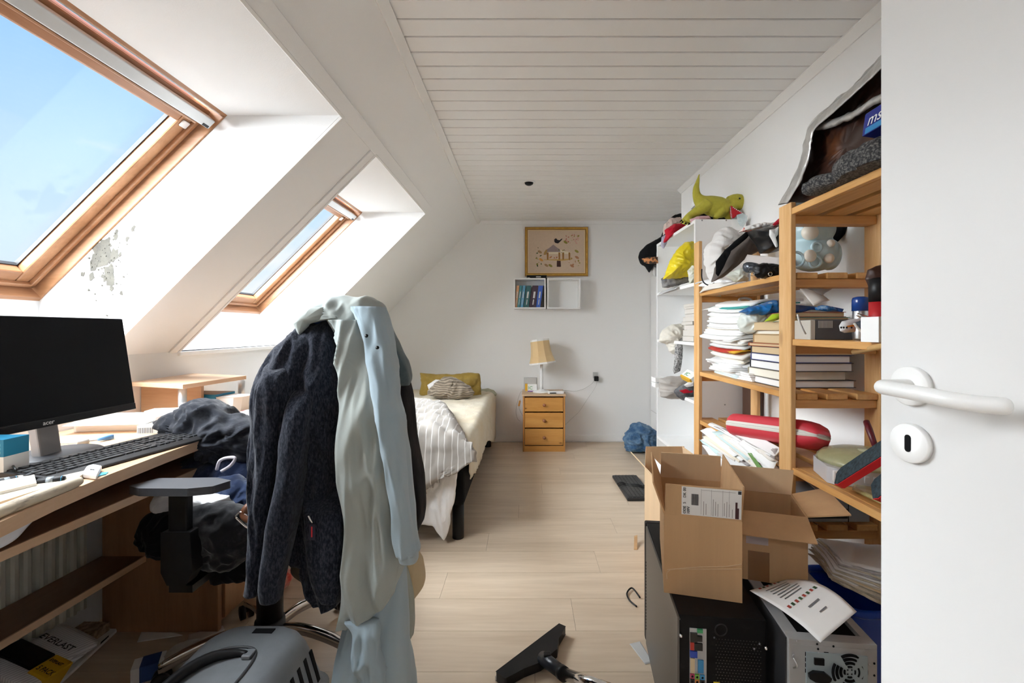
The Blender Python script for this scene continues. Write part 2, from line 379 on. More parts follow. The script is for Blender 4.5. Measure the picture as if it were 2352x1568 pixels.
# flaking plaster on the far reveal of the near skylight: grey filler showing through chipped paint
filler = mat('bare grey filler', (0.11, 0.104, 0.085), 0.9, bump=0.4, bscale=90, col2=(0.075, 0.07, 0.06), vscale=30)
rnd = random.Random(5)
pt = thing('paint_damage', None, None, (at(245, 700, 1.80)), kind='structure')
pt.name = 'trim_%d' % n
ychip = 1.7990
def chip(px, py, r, el=1.0, ang=0.0):
    global ychip
    ychip -= 0.00003; ych = ychip
    k = 11; c = at(px, py, 1.80); c.y = 1.7995; pr = r * 1.8 / F; pts = []
    for i in range(k):
        a = 2 * math.pi * i / k; rr = pr * rnd.uniform(0.55, 1.25)
        dx = math.cos(a) * rr; dz = math.sin(a) * rr * el
        pts.append((c.x + dx * math.cos(ang) - dz * math.sin(ang), ych, c.z + dx * math.sin(ang) + dz * math.cos(ang)))
    m = MB(); m.add(pts + [(x, 1.8003, z) for x, _, z in pts], [tuple(range(k))] + [(i, i + k, (i + 1) % k + k, (i + 1) % k) for i in range(k)]); m.build('paint_chip', filler, pt, fix=True)
for (px, py, r, el) in ((232, 585, 22, 1.25), (218, 600, 16, 1.3), (243, 560, 14, 1.4), (262, 588, 9, 2.2), (252, 622, 15, 1.3), (243, 636, 10, 1.2), (257, 645, 10, 1.5), (266, 540, 5, 2.6), (292, 548, 5, 1.3), (306, 525, 4, 2.4), (191, 630, 5, 1.3), (211, 636, 6, 1.6), (279, 674, 4, 1.3), (276, 585, 3, 2), (256, 662, 5, 1.5)):
    chip(px, py, r, el, -0.3)
for i in range(60):
    chip(245 + rnd.gauss(0, 26), 605 + rnd.gauss(0, 42), rnd.uniform(0.8, 2.6))

# ------------------------------------------------------------------ skylights
glass = glass_mat('window glass', (0.97, 0.99, 1.0), 0.012)
clad = mat('grey cladding', (0.022, 0.023, 0.025), 0.6)
dW = Vector((XW1 - XW0, 0, ZT - ZW0)); LW = dW.length; dW.normalize(); nW = Vector((-dW.z, 0, dW.x))
def W(u, v, w_): return Vector((XW0, u, ZW0)) + dW * v + nW * w_
def wbox(u0, u1, v0, v1, w0, w1):
    m = MB(); m.hexa([W(u0, v0, w0), W(u1, v0, w0), W(u1, v1, w0), W(u0, v1, w0), W(u0, v0, w1), W(u1, v0, w1), W(u1, v1, w1), W(u0, v1, w1)]); return m
for i, (a, b) in enumerate(WELLS):
    wn = thing('window_%d' % (i + 1), None, None, W((a + b) / 2, 0, 0), kind='structure')
    fr = thing('window_frame', None, None, W((a + b) / 2, 0, 0)); fr.parent = wn; fr.location = (0, 0, 0)
    for nm, (u0, u1, v0, v1), mm in (('frame_jamb', (a - 0.05, a + 0.006, -0.06, LW + 0.06), frame_wood), ('frame_jamb', (b - 0.006, b + 0.05, -0.06, LW + 0.06), frame_wood), ('frame_head', (a, b, LW - 0.008, LW + 0.06), frame_wood_y), ('frame_sill', (a, b, -0.06, 0.012), frame_wood_y)):
        wbox(u0, u1, v0, v1, -0.006, 0.13).build(nm, mm, fr, bevel=0.003)
    sa = thing('window_sash', None, None, W((a + b) / 2, 0, 0)); sa.parent = wn; sa.location = (0, 0, 0)
    g0, g1, h0, h1 = a + 0.012, b - 0.012, 0.02, LW - 0.03
    sw = 0.062
    for nm, (u0, u1, v0, v1), mm in (('sash_stile', (g0, g0 + sw, h0, h1), frame_wood), ('sash_stile', (g1 - sw, g1, h0, h1), frame_wood), ('sash_rail', (g0 + sw, g1 - sw, h1 - 0.105, h1), frame_wood_y), ('sash_rail', (g0 + sw, g1 - sw, h0, h0 + 0.062), frame_wood_y)):
        wbox(u0, u1, v0, v1, 0.052, 0.101).build(nm, mm, sa, bevel=0.006)
    for nm, (u0, u1, v0, v1), mm in (('sash_lip', (g0, g0 + 0.018, h0, h1), frame_wood), ('sash_lip', (g1 - 0.018, g1, h0, h1), frame_wood), ('sash_lip', (g0, g1, h0, h0 + 0.018), frame_wood_y), ('sash_lip', (g0, g1, h1 - 0.022, h1), frame_wood_y)):
        wbox(u0, u1, v0, v1, 0.036, 0.054).build(nm, mm, sa, bevel=0.004)
    for (u0, u1, v0, v1) in ((g0 + sw - 0.001, g0 + sw + 0.005, h0 + .06, h1 - .06), (g1 - sw - 0.005, g1 - sw + 0.001, h0 + .06, h1 - .06), (g0 + sw, g1 - sw, h0 + 0.06, h0 + 0.066), (g0 + sw, g1 - sw, h1 - 0.111, h1 - 0.105)):
        wbox(u0, u1, v0, v1, 0.088, 0.103).build('glazing_seal', clad, sa)
    wbox(g0 + sw - 0.01, g1 - sw + 0.01, h0 + 0.05, h1 - 0.09, 0.094, 0.098).build('pane', glass, wn)
    wbox(g0 + 0.02, g1 - 0.012, h1 - 0.052, h1 - 0.012, -0.012, 0.022).build('vent_bar', alu, wn, bevel=0.003)
    wbox(g0 + 0.02, g1 - 0.06, h1 - 0.064, h1 - 0.056, 0.0, 0.05).build('vent_flap', frame_wood_y, wn, bevel=0.002)
    wbox(g1 - 0.05, g1 - 0.018, h1 - 0.115, h1 - 0.085, 0.044, 0.054).build('corner_bracket', white_plastic, wn, bevel=0.004)
    wbox(g1 - 0.05, g1 - 0.020, h1 - 0.05, h1 - 0.04, -0.0135, -0.011).build('rating_plate', ink, wn)
    for (u0, u1, v0, v1) in ((a - 0.12, a - 0.004, -0.12, LW + 0.12), (b + 0.004, b + 0.12, -0.12, LW + 0.12), (a, b, LW + 0.004, LW + 0.12), (a, b, -0.12, -0.004)):
        wbox(u0, u1, v0, v1, 0.128, 0.138).build('outer_cladding', clad, wn)

# ------------------------------------------------------------------ door, swung open on the right
th = R(80)
dn = Vector((-math.sin(th), -math.cos(th), 0)); dd = Vector((math.cos(th), -math.sin(th), 0))   # face normal, from the free edge to the hinge
P0 = Vector((0.525, 0.617, 0)) - dd * 0.047
door_white = mat('white door lacquer', (0.735, 0.735, 0.73), 0.38)
door = thing('door_1', None, None, P0 + dd * 0.39, kind='structure')
Md = frame(P0, dd, None, (0, 0, 1))          # x along the leaf, y = z cross x, z up
ysg = 1 if (Md.to_3x3() @ Vector((0, 1, 0))).dot(dn) > 0 else -1
def D(x, d, z): return P0 + dd * x + dn * d + Vector((0, 0, z))
def dbox(x0, x1, d0, d1, z0, z1):
    m = MB(); m.hexa([D(x0, d0, z0), D(x1, d0, z0), D(x1, d1, z0), D(x0, d1, z0), D(x0, d0, z1), D(x1, d0, z1), D(x1, d1, z1), D(x0, d1, z1)]); return m
dbox(0, 0.80, -0.04, 0, 0.008, 2.04).build('door_leaf', door_white, door, bevel=0.002, fix=True)
zh = H - (886 - 757) * 0.617 / F
Mf = frame(D(0.047, 0, zh), dd, None, dn)
dh = thing('door_handle', None, None, D(0.047, 0, zh)); dh.parent = door; dh.location = ORG[dh] - ORG[door]
MB().lathe([(0.0265, 0), (0.0265, 0.007), (0.025, 0.0085), (0.0, 0.0085)], D(0.047, 0, zh), 40, Mf.to_3x3()).build('rose', white_plastic, dh)
hp = [D(0.047, 0.004, zh), D(0.046, 0.03, zh), D(0.046, 0.043, zh), D(0.050, 0.052, zh), D(0.060, 0.0555, zh), D(0.085, 0.056, zh - 0.001), D(0.12, 0.056, zh - 0.003), D(0.142, 0.052, zh - 0.005), D(0.158, 0.044, zh - 0.006), D(0.17, 0.034, zh - 0.006), D(0.174, 0.028, zh - 0.006)]
hp = smooth_path(hp, 30)
MB().tube(hp, [0.0095] * 28 + [0.0092, 0.0075, 0.004], 16).build('lever', white_plastic, dh)
zk = H - (1017 - 757) * 0.617 / F
es = MB().lathe([(0.0265, 0), (0.0265, 0.007), (0.025, 0.0085), (0.0, 0.0085)], D(0.047, 0, zk), 40, Mf.to_3x3()).build('escutcheon', white_plastic, door)
kp = [(0.0042 * math.cos(a), 0.0075 + 0.0042 * math.sin(a)) for a in [math.pi * i / 8 for i in range(9)]] + [(0.0042 * math.cos(a), -0.0075 + 0.0042 * math.sin(a)) for a in [math.pi + math.pi * i / 8 for i in range(9)]]
Mk = frame(D(0.047, 0.0082, zk), dd, None, dn); 
MB().prism([(x, y) for x, y in kp], 0, 0.0009, Mk).build('keyhole', black_matt, es, fix=True)
# ------------------------------------------------------------------ cloth and soft-shape tools
def fold(p, f, seed=0.0, an=(1, 1, 1)):
    q = Vector((p[0] * an[0], p[1] * an[1], p[2] * an[2])) * f + Vector((seed * 7.3, seed * 3.1, seed * 1.7))
    q = q + noise.noise_vector(q * 0.5) * 0.9
    a = 1 - 2.2 * abs(noise.noise(q)); b = 1 - 2.2 * abs(noise.noise(q * 2.3 + Vector((5, 9, 2))))
    return 0.62 * a + 0.38 * b
def resample(pts, n):
    pts = [Vector(p) for p in pts]; m = len(pts)
    d = [0.0]
    for i in range(m): d.append(d[-1] + (pts[(i + 1) % m] - pts[i]).length)
    out_ = []
    for k in range(n):
        t = d[-1] * k / n; i = 0
        while d[i + 1] < t - 1e-12 and i < m - 1: i += 1
        u = (t - d[i]) / max(d[i + 1] - d[i], 1e-9)
        out_.append(pts[i].lerp(pts[(i + 1) % m], u))
    for _ in range(1):      # soften the corners a little
        out_ = [out_[i] * 0.6 + (out_[i - 1] + out_[(i + 1) % n]) * 0.2 for i in range(n)]
    return out_
def puff_mb(pts, Y, front, back=None, amp=0.008, freq=16.0, seed=1, an=(1, 1, 1), c=None, push=(0, 1, 0), nb=120, nr=24, edge=0.25, ymax=None, zmin=None, power=0.5):
    back = front * 0.6 if back is None else back
    B = resample([p if isinstance(p, Vector) else at(p[0], p[1], p[2] if len(p) > 2 else Y) for p in pts], nb)
    cc = sum(B, Vector()) / nb if c is None else c if isinstance(c, Vector) else at(c[0], c[1], c[2] if len(c) > 2 else Y)
    m = MB(); vs_ = []; idx = {}
    def P(k, i, sgn):
        r = math.sin(k / nr * math.pi / 2); hgt = (1 - r * r) ** power
        p = cc.lerp(B[i], r)
        f = fold(p, freq, seed + (0 if sgn < 0 else 31), an)
        d = (front if sgn < 0 else back) * hgt
        q = p + Vector(push) * sgn * max(d + amp * f * (edge + (1 - edge) * hgt), 0.0008)
        rad = (B[i] - cc); rad = rad.normalized() if rad.length > 1e-6 else rad
        q += rad * (amp * 0.5 * f * r)
        if ymax is not None: q.y = min(q.y, ymax)
        if zmin is not None: q.z = max(q.z, zmin)
        return q
    rings = [[P(k, i, -1) for i in range(nb)] for k in range(1, nr)]
    rings += [[(P(nr, i, -1) + P(nr, i, 1)) / 2 for i in range(nb)]]
    rings += [[P(k, i, 1) for i in range(nb)] for k in range(nr - 1, 0, -1)]
    m.loft(rings, True, True, True)
    return m
def puff(name, pts, Y, front, mat_, parent=None, label=None, cat=None, group=None, back=None, **kw):
    return puff_mb(pts, Y, front, back, **kw).build(name, mat_, parent, label=label, cat=cat, group=group, fix=True)
def flat(name, pts, Y, mat_, parent, thick=0.001):       # thin cut-out lying on a frontal surface at distance Y
    p = [at(x, y, Y) for x, y in pts]; q = [v + Vector((0, -thick, 0)) for v in p]; n = len(p)
    m = MB(); m.add(p + q, [tuple(range(n, 2 * n))] + [(i, (i + 1) % n, n + (i + 1) % n, n + i) for i in range(n)])
    return m.build(name, mat_, parent, fix=True)
def crumple_mb(c, size, seed=1, amp=0.25, freq=5.0, nu=64, nv=32, zmin=None, rot=0.0, power=0.8, an=(1, 1, 1)):
    c = Vector(c); m = MB(); rings = []
    sx, sy, sz = size; smin = min(size)
    for j in range(1, nv):
        a = math.pi * j / nv - math.pi / 2; ring = []
        for i in range(nu):
            b = 2 * math.pi * i / nu
            cb, sb, ca, sa_ = math.cos(b), math.sin(b), math.cos(a), math.sin(a)
            d = Vector((math.copysign(abs(cb) ** power, cb) * ca, math.copysign(abs(sb) ** power, sb) * ca, math.copysign(abs(sa_) ** power, sa_)))
            f = fold(d, freq * 0.4, seed, an)
            p = Vector((d.x * sx, d.y * sy, d.z * sz)) + d * (f * amp * smin)
            p = Vector((p.x * math.cos(rot) - p.y * math.sin(rot), p.x * math.sin(rot) + p.y * math.cos(rot), p.z)) + c
            if zmin is not None and p.z < zmin: p.z = zmin + 0.15 * 0
            ring.append(p)
        rings.append(ring)
    m.loft(rings); return m
def crumple(name, c, size, mat_, parent=None, label=None, cat=None, group=None, **kw):
    return crumple_mb(c, size, **kw).build(name, mat_, parent, label=label, cat=cat, group=group, fix=True)
def bil(a, b, c, d, u, v): return (a.lerp(b, u)).lerp(d.lerp(c, u), v)
def leaf(name, corners, mat_, parent=None, label=None, cat='paper', group=None, bend=0.0, curl=0.0, thick=0.0012, seed=0, nu=10, nv=8, wav=0.0):
    a, b, c, d = [Vector(p) for p in corners]
    nrm = (b - a).cross(d - a).normalized()
    if nrm.z < 0: nrm = -nrm
    def fn(u, v):
        p = bil(a, b, c, d, u, v)
        h = bend * math.sin(math.pi * u) + curl * (u - 0.5) * (v - 0.5) * 4
        if wav: h += wav * fold((u, v, seed), 1.7, seed)
        return p + nrm * h
    m = MB(); m.grid(fn, nu, nv, thick); return m.build(name, mat_, parent, label=label, cat=cat, group=group, fix=True)
# lofted hanging cloth from rows (py, px_left, px_right, distance, thickness)
def hang_mb(rows, n=72, m=44, amp=0.012, freq=14.0, seed=1, sway=0.0, zan=0.18, sharp=1.0, tilt=0.0, hem=0.0):
    rings = []
    for j in range(m + 1):
        t = j / m
        py, xl, xr, Y, th_ = [catmull([r[k] for r in rows], t) for k in range(5)]
        th_ = max(th_, 0.004); ring = []
        A = at(xl, py, Y - tilt); B = at(xr, py, Y + tilt); cx = (A + B) / 2; ax = (B - A) / 2
        ny = Vector((-ax.y, ax.x, 0)).normalized() if ax.length > 1e-6 else Vector((0, 1, 0))
        if ny.y > 0: ny = -ny
        for i in range(n):
            a = 2 * math.pi * i / n; ca, sa_ = math.cos(a), math.sin(a)
            e = 0.75
            p = cx + ax * (math.copysign(abs(ca) ** e, ca)) + ny * (math.copysign(abs(sa_) ** e, sa_) * th_ / 2)
            f = fold((p.x, p.y * 0.5 + (0.4 if sa_ < 0 else 0), p.z * zan), freq, seed)
            p = p + ny * (math.copysign(1, sa_) * amp * f * min(1.0, abs(sa_) * 2.5)) + ax.normalized() * (amp * 0.4 * f * ca)
            if hem and j == m: p.z += hem * noise.noise(Vector((p.x * 14, p.y * 14, seed)))
            ring.append(p)
        rings.append(ring)
    mb = MB(); mb.loft(rings); return mb
def hang(name, rows, mat_, parent=None, label=None, cat=None, group=None, **kw):
    return hang_mb(rows, **kw).build(name, mat_, parent, label=label, cat=cat, group=group, fix=True)
def cloth(name, col, col2=None, vscale=14, rough=0.95, sheen=0.12, bump=0.5, bscale=700, lo=0.45, hi=0.8, stretch=(1, 1, 1), wrinkle=0.45):
    return mat(name, col, rough, col2=col2, vscale=vscale, sheen=sheen, bump=bump, bscale=bscale, lo=lo, hi=hi, bdist=0.0012, stretch=stretch, spec=0.2, wrinkle=wrinkle)
def cord(name, pts, r, mat_, parent=None, label=None, cat='cable', n=24, group=None, sides=7):
    return MB().tube(smooth_path(pts, n), r, sides).build(name, mat_, parent, label=label, cat=cat if parent is None else None, group=group)

# ------------------------------------------------------------------ bed at the far end
bed = thing('bed', 'single box spring bed with black base and round black legs under pale bedding', 'bed', (-0.89, 3.55, 0))
black_fab = cloth('black bed fabric', (0.005, 0.005, 0.006), sheen=0.02)
bx0, bx1, by0, by1 = -1.46, -0.335, 2.47, 4.60
MB().box(bx0, bx1, by0, by1, 0.19, 0.40).build('bed_base', black_fab, bed, bevel=0.02)
for x in (bx0 + 0.09, bx1 - 0.04):
    for y in (by0 + 0.05, by1 - 0.12):
        MB().lathe([(0.031, 0), (0.032, 0.004), (0.032, 0.192)], (x, y, 0), 24).build('leg', black_plastic, bed)
MB().box(bx0 + 0.01, bx1 - 0.015, by0 + 0.01, by1, 0.395, 0.525).build('mattress', cloth('mattress ticking', (0.72, 0.70, 0.65)), bed, bevel=0.04)
cream = cloth('cream bed cover', (0.70, 0.64, 0.52), (0.66, 0.57, 0.41), 3.0, lo=0.4, hi=0.7, bump=0.3)
white_linen = cloth('white linen', (0.82, 0.81, 0.80), bump=0.3)
def spread_fn(u, v):
    y = 2.50 + (by1 - 0.01 - 2.50) * v
    drop = 0.20 + 0.26 * v ** 1.6 + 0.03 * math.sin(v * 9)
    top = bx1 + 0.012 - bx0; tot = top + 0.46
    s_ = u * (top + drop); 
    if s_ <= top - 0.03: x = bx0 + s_; z = 0.536
    elif s_ <= top + 0.03:
        a = (s_ - top + 0.03) / 0.06 * math.pi / 2; x = bx0 + top - 0.03 + 0.038 * math.sin(a); z = 0.536 - 0.038 * (1 - math.cos(a))
    else:
        x = bx0 + top + 0.008; z = 0.498 - (s_ - top - 0.03)
    f = fold((x + z, y, 0), 9, 3, (1, 1.6, 1)); g = fold((x, y, z), 22, 5, (0.5, 1.4, 0.5))
    if z > 0.52: z += 0.014 * f + 0.007 * g
    else: x += 0.012 * f + 0.006 * g + 0.02 * (0.5 - z) * (1 - v)
    return (x, y, max(z, 0.012))
MB().grid(spread_fn, 64, 60, 0.006).build('bed_cover', cream, None, label='cream cotton cover draped over the mattress and hanging down the side', cat='bedspread', fix=True)
puff('hanging_sheet', [(925, 1052), (1000, 1050), (1052, 1066), (1047, 1110), (1043, 1150), (1033, 1178), (1034, 1198), (1028, 1222), (1020, 1242), (1005, 1222), (994, 1205), (975, 1204), (925, 1204)], 2.435, 0.016, white_linen, label='plain white bed sheet hanging off the foot of the bed', cat='sheet', amp=0.010, freq=20, an=(1.4, 1, 0.4), back=0.012, seed=4)
duvet_m = stripes('grey duvet with white stripes', (0.37, 0.34, 0.305), (0.68, 0.66, 0.63), 'x', 0.070, 0.07, col3=(0.66, 0.64, 0.61), wob=0.02)
def duvet_fn(u, v):
    s_ = v * 1.42
    xr = -0.56 + 0.30 * min(1.0, v * 1.3) - (0.10 * max(0, v - 0.86) / 0.14); x = -1.40 + (xr + 1.40) * u
    if s_ < 0.86: y = 3.30 - s_; z = 0.585 + 0.075 * math.sin(math.pi * min(1, s_ / 0.9)) ** 0.6
    elif s_ < 1.02: a = (s_ - 0.86) / 0.16 * math.pi / 2; y = 2.44 - 0.04 * math.sin(a); z = 0.60 - 0.06 * (1 - math.cos(a))
    else: y = 2.40; z = 0.54 - (s_ - 1.02) * (0.55 + 0.22 * math.sin(u * 11))
    e = math.sin(math.pi * min(1, max(0, u))) ** 0.35
    f = fold((x, y, z * 0.6), 7, 8); g = fold((x, y, z * 0.5), 17, 2)
    z2 = z
    if s_ < 1.0: z2 = 0.55 + (z - 0.55) * e + 0.03 * f + 0.014 * g
    else: y = y - 0.022 * f - 0.010 * g
    if u > 0.93: z2 -= (u - 0.93) / 0.07 * (0.05 if s_ < 1 else 0.0)
    return (x, y, z2)
MB().grid(duvet_fn, 70, 70, 0.02).build('duvet', duvet_m, None, label='rumpled grey duvet with fine white stripes folded over the foot of the bed', cat='duvet', fix=True)
mustard = cloth('mustard quilted cotton', (0.30, 0.20, 0.045), (0.42, 0.30, 0.10), 9, bump=0.2)
puff('pillow', [(966, 856), (1000, 860), (1040, 861), (1075, 856), (1100, 858), (1103, 880), (1104, 911), (1060, 914), (1000, 914), (964, 908), (969, 880)], 4.22, 0.07, mustard, label='mustard quilted pillow propped against the far wall', cat='pillow', amp=0.02, freq=13, seed=6, back=0.06, zmin=0.545)
puff('pillow', [(982, 884), (1000, 872), (1015, 872), (1030, 885), (1020, 905), (990, 910)], 4.10, 0.04, white_linen, label='small white pillow peeping out behind the striped pillow', cat='pillow', amp=0.006, seed=3)
striped = stripes('brown striped pillowcase', (0.17, 0.135, 0.10), (0.36, 0.30, 0.225), 'z', 0.022, 0.35, wob=0.09)
puff('pillow', [(984, 897), (1000, 880), (1022, 866), (1038, 865), (1060, 876), (1080, 888), (1090, 902), (1078, 912), (1052, 918), (1030, 916), (1005, 912), (984, 906)], 3.98, 0.085, striped, label='crumpled brown striped pillow lying on the bed', cat='pillow', amp=0.02, freq=14, seed=9, back=0.06, zmin=0.548)
puff('pillow', [(1103, 894), (1120, 892), (1134, 896), (1141, 904), (1139, 909), (1120, 907), (1102, 905)], 4.5, 0.06, cloth('sage pillowcase', (0.46, 0.47, 0.36)), label='flat sage green pillow at the head corner of the bed', cat='pillow', amp=0.006, seed=2, back=0.08)

# ------------------------------------------------------------------ night stand with its lamp
ns = thing('nightstand', 'small orange pine nightstand with three drawers', 'nightstand', (0.17, 4.46, 0))
nx0, nx1, ny0, ny1 = -0.029, 0.370, 4.29, 4.63
npine = wood('lacquered orange pine', (0.66, 0.34, 0.095), (0.52, 0.235, 0.05), 'x', 14, 0.35, knots=11.0)
npine_z = wood('lacquered orange pine upright', (0.58, 0.28, 0.075), (0.46, 0.19, 0.045), 'z', 14, 0.35)
knob_m = mat('red brown knob', (0.30, 0.11, 0.045), 0.35)
zz = lambda py: 1.15 - (py - 757) * 4.29 / F
for x in (nx0, nx1 - 0.016): MB().box(x, x + 0.016, ny0, ny1, 0, 0.523).build('side_panel', npine_z, ns, bevel=0.002)
MB().box(nx0 - 0.008, nx1 + 0.008, ny0 - 0.012, ny1, 0.523, 0.542).build('top', wood('worn pine top', (0.60, 0.42, 0.26), (0.52, 0.34, 0.2), 'x', 14, 0.5), ns, bevel=0.003)
MB().box(nx0 + 0.016, nx1 - 0.016, ny1 - 0.012, ny1, 0.02, 0.523).build('back_panel', npine, ns)
for (a, b) in ((913, 945), (948, 982), (985, 1022)):
    d = MB().box(nx0 + 0.019, nx1 - 0.019, ny0 + 0.002, ny0 + 0.02, zz(b), zz(a)).build('drawer', npine, ns, bevel=0.002)
    MB().lathe([(0.006, 0), (0.007, 0.008), (0.014, 0.014), (0.015, 0.02), (0.011, 0.027), (0.0, 0.029)], (0.172, ny0 + 0.002, (zz(a) + zz(b)) / 2 - 0.002), 16, frame((0, 0, 0), (1, 0, 0), None, (0, -1, 0)).to_3x3()).build('knob', knob_m, d)
MB().box(nx0 + 0.016, nx1 - 0.016, ny0 + 0.004, ny0 + 0.02, 0.0, zz(1024)).build('plinth', npine, ns)
lp = Vector((at(1244, 900, 4.44).x, 4.44, 0.542))
lamp = thing('table_lamp', 'white table lamp with a crooked beige fabric shade on the nightstand', 'lamp', lp)
MB().lathe([(0.088, 0.0), (0.09, 0.006), (0.07, 0.014), (0.03, 0.02), (0.018, 0.03)], lp, 28).build('base', white_plastic, lamp)
MB().lathe([(0.017, 0.02), (0.014, 0.06), (0.014, 0.27), (0.010, 0.275), (0.010, 0.34)], lp, 20).build('stem', white_plastic, lamp)
zs0, zs1 = H - (833 - 757) * 4.44 / F - 0.542, H - (780 - 757) * 4.44 / F - 0.542
Ml = Euler((R(-3), R(-7), 0)).to_matrix()
shade_m = mat('beige lamp shade fabric', (0.72, 0.52, 0.28), 0.8, sss=0.3)
hs = zs1 - zs0; sc_ = lp + Vector((-0.006, 0, (zs0 + zs1) / 2))
sh = MB().lathe([(0.128, -hs / 2), (0.108, -hs * .22), (0.098, 0), (0.094, hs * .25), (0.092, hs / 2)], sc_, 10, Ml, caps=False, smooth=False)
sh.build('lamp_shade', shade_m, lamp)
MB().lathe([(0.130, -hs / 2 - 0.010), (0.131, -hs / 2 + 0.006)], sc_, 10, Ml, caps=False, smooth=False).build('shade_trim', white_linen, lamp)
MB().lathe([(0.0935, hs / 2 - 0.014), (0.095, hs / 2 + 0.004)], sc_, 10, Ml, caps=False, smooth=False).build('shade_trim', white_linen, lamp)
MB().tube([lp + Vector((0, 0, 0.33)), sc_ + Ml @ Vector((0, 0, hs * 0.3))], 0.012, 10).build('bulb_holder', white_plastic, lamp)
cable_w = mat('grey white flex', (0.55, 0.55, 0.54), 0.5)
cd = cord('lamp_cord', [(lp.x + 0.085, 4.44, 0.547), (0.30, 4.46, 0.547), (0.40, 4.55, 0.543), at(1320, 898, 4.63), at(1340, 893, 4.63), at(1358, 882, 4.63), at(1366, 872, 4.635)], 0.0022, cable_w, lamp)
cord('lamp_cord', [(lp.x - 0.085, 4.42, 0.547), (0.02, 4.40, 0.550), (-0.045, 4.45, 0.548), at(1189, 920, 4.52), at(1185, 945, 4.55), at(1189, 962, 4.56), at(1195, 967, 4.56)], 0.0022, cable_w, lamp)
cord('lamp_cord', [at(1195, 917, 4.5), at(1192, 932, 4.53), at(1195, 945, 4.55), at(1201, 955, 4.58)], 0.002, cable_w, lamp)
MB().box(-0.009, 0.009, -0.008, 0.008, -0.028, 0.028, TR(at(1193, 926, 4.51), 0, 12, 0)).build('inline_switch', mat('amber switch', (0.55, 0.27, 0.06), 0.4), lamp, bevel=0.004)
sk = thing('wall_socket', 'small grey wall socket with a black plug in it', 'socket', at(1368, 866, YB))
MB().box(at(1361.5, 0, YB).x, at(1373, 0, YB).x, YB - 0.012, YB, at(0, 868, YB).z, at(0, 854, YB).z).build('socket_plate', mat('grey socket', (0.50, 0.50, 0.48), 0.4), sk, bevel=0.003)
MB().box(at(1363.5, 0, YB).x, at(1373.5, 0, YB).x, YB - 0.05, YB - 0.012, at(0, 874, YB).z, at(0, 863, YB).z).build('plug', black_plastic, sk, bevel=0.006)
cord('charger_cord', [at(1371.5, 873, 4.625), at(1368, 888, 4.63), at(1350, 915, 4.63), at(1330, 945, 4.635), at(1312, 962, 4.635), at(1297, 977, 4.63)], 0.0018, cable_w, sk)
MB().box(at(1203, 0, YB).x, at(1232, 0, YB).x, YB - 0.014, YB, at(0, 899, YB).z, at(0, 866, YB).z).build('wall_plate', mat('grey blank plate', (0.60, 0.60, 0.59), 0.4), None, bevel=0.003, label='blank pale grey wall plate behind the nightstand', cat='wall plate')
def carton(name, label, M, sx, sy, sz, mats, group=None, cat='box'):   # simple folded carton, closed, with printed bands
    o = thing(name, label, cat, M.translation, group)
    MB().box(-sx / 2, sx / 2, -sy / 2, sy / 2, 0, sz, M).build('carton_body', mats, o, bevel=0.001)
    return o
mb_ = carton('medicine_box', 'white medicine box with an orange end beside the table lamp', Matrix.Translation((at(1220, 897, 4.40).x, 4.47, 0.543)), 0.115, 0.05, 0.075, white_plastic)
MB().box(-0.0595, -0.035, -0.027, 0.026, 0.001, 0.076, Matrix.Translation(ORG[mb_])).build('orange_end', mat('orange print', (0.75, 0.42, 0.03), 0.5), mb_)
MB().box(-0.034, 0.058, -0.0262, -0.02, 0.001, 0.012, Matrix.Translation(ORG[mb_])).build('purple_band', mat('purple print', (0.20, 0.06, 0.30), 0.5), mb_)
letters('IC', frame(ORG[mb_] + Vector((-0.028, -0.0255, 0.024)), (1, 0, 0), (0, 0, 1)), 0.045, mat('green print', (0.05, 0.35, 0.10), 0.5), mb_)
ph = thing('telephone_handset', 'white cordless handset lying at the front of the nightstand', 'telephone', (0.29, 4.34, 0.542))
MB().prism([(-0.075, -0.018), (0.06, -0.024), (0.078, -0.014), (0.078, 0.014), (0.06, 0.024), (-0.075, 0.018)], 0.0, 0.022, TR((0.285, 4.335, 0.543), 0, 0, 4)).build('handset_body', white_plastic, ph, bevel=0.005)
MB().box(-0.06, 0.0, -0.019, -0.012, 0.004, 0.012, TR((0.285, 4.327, 0.543), 0, 0, 4)).build('earpiece', black_plastic, ph)

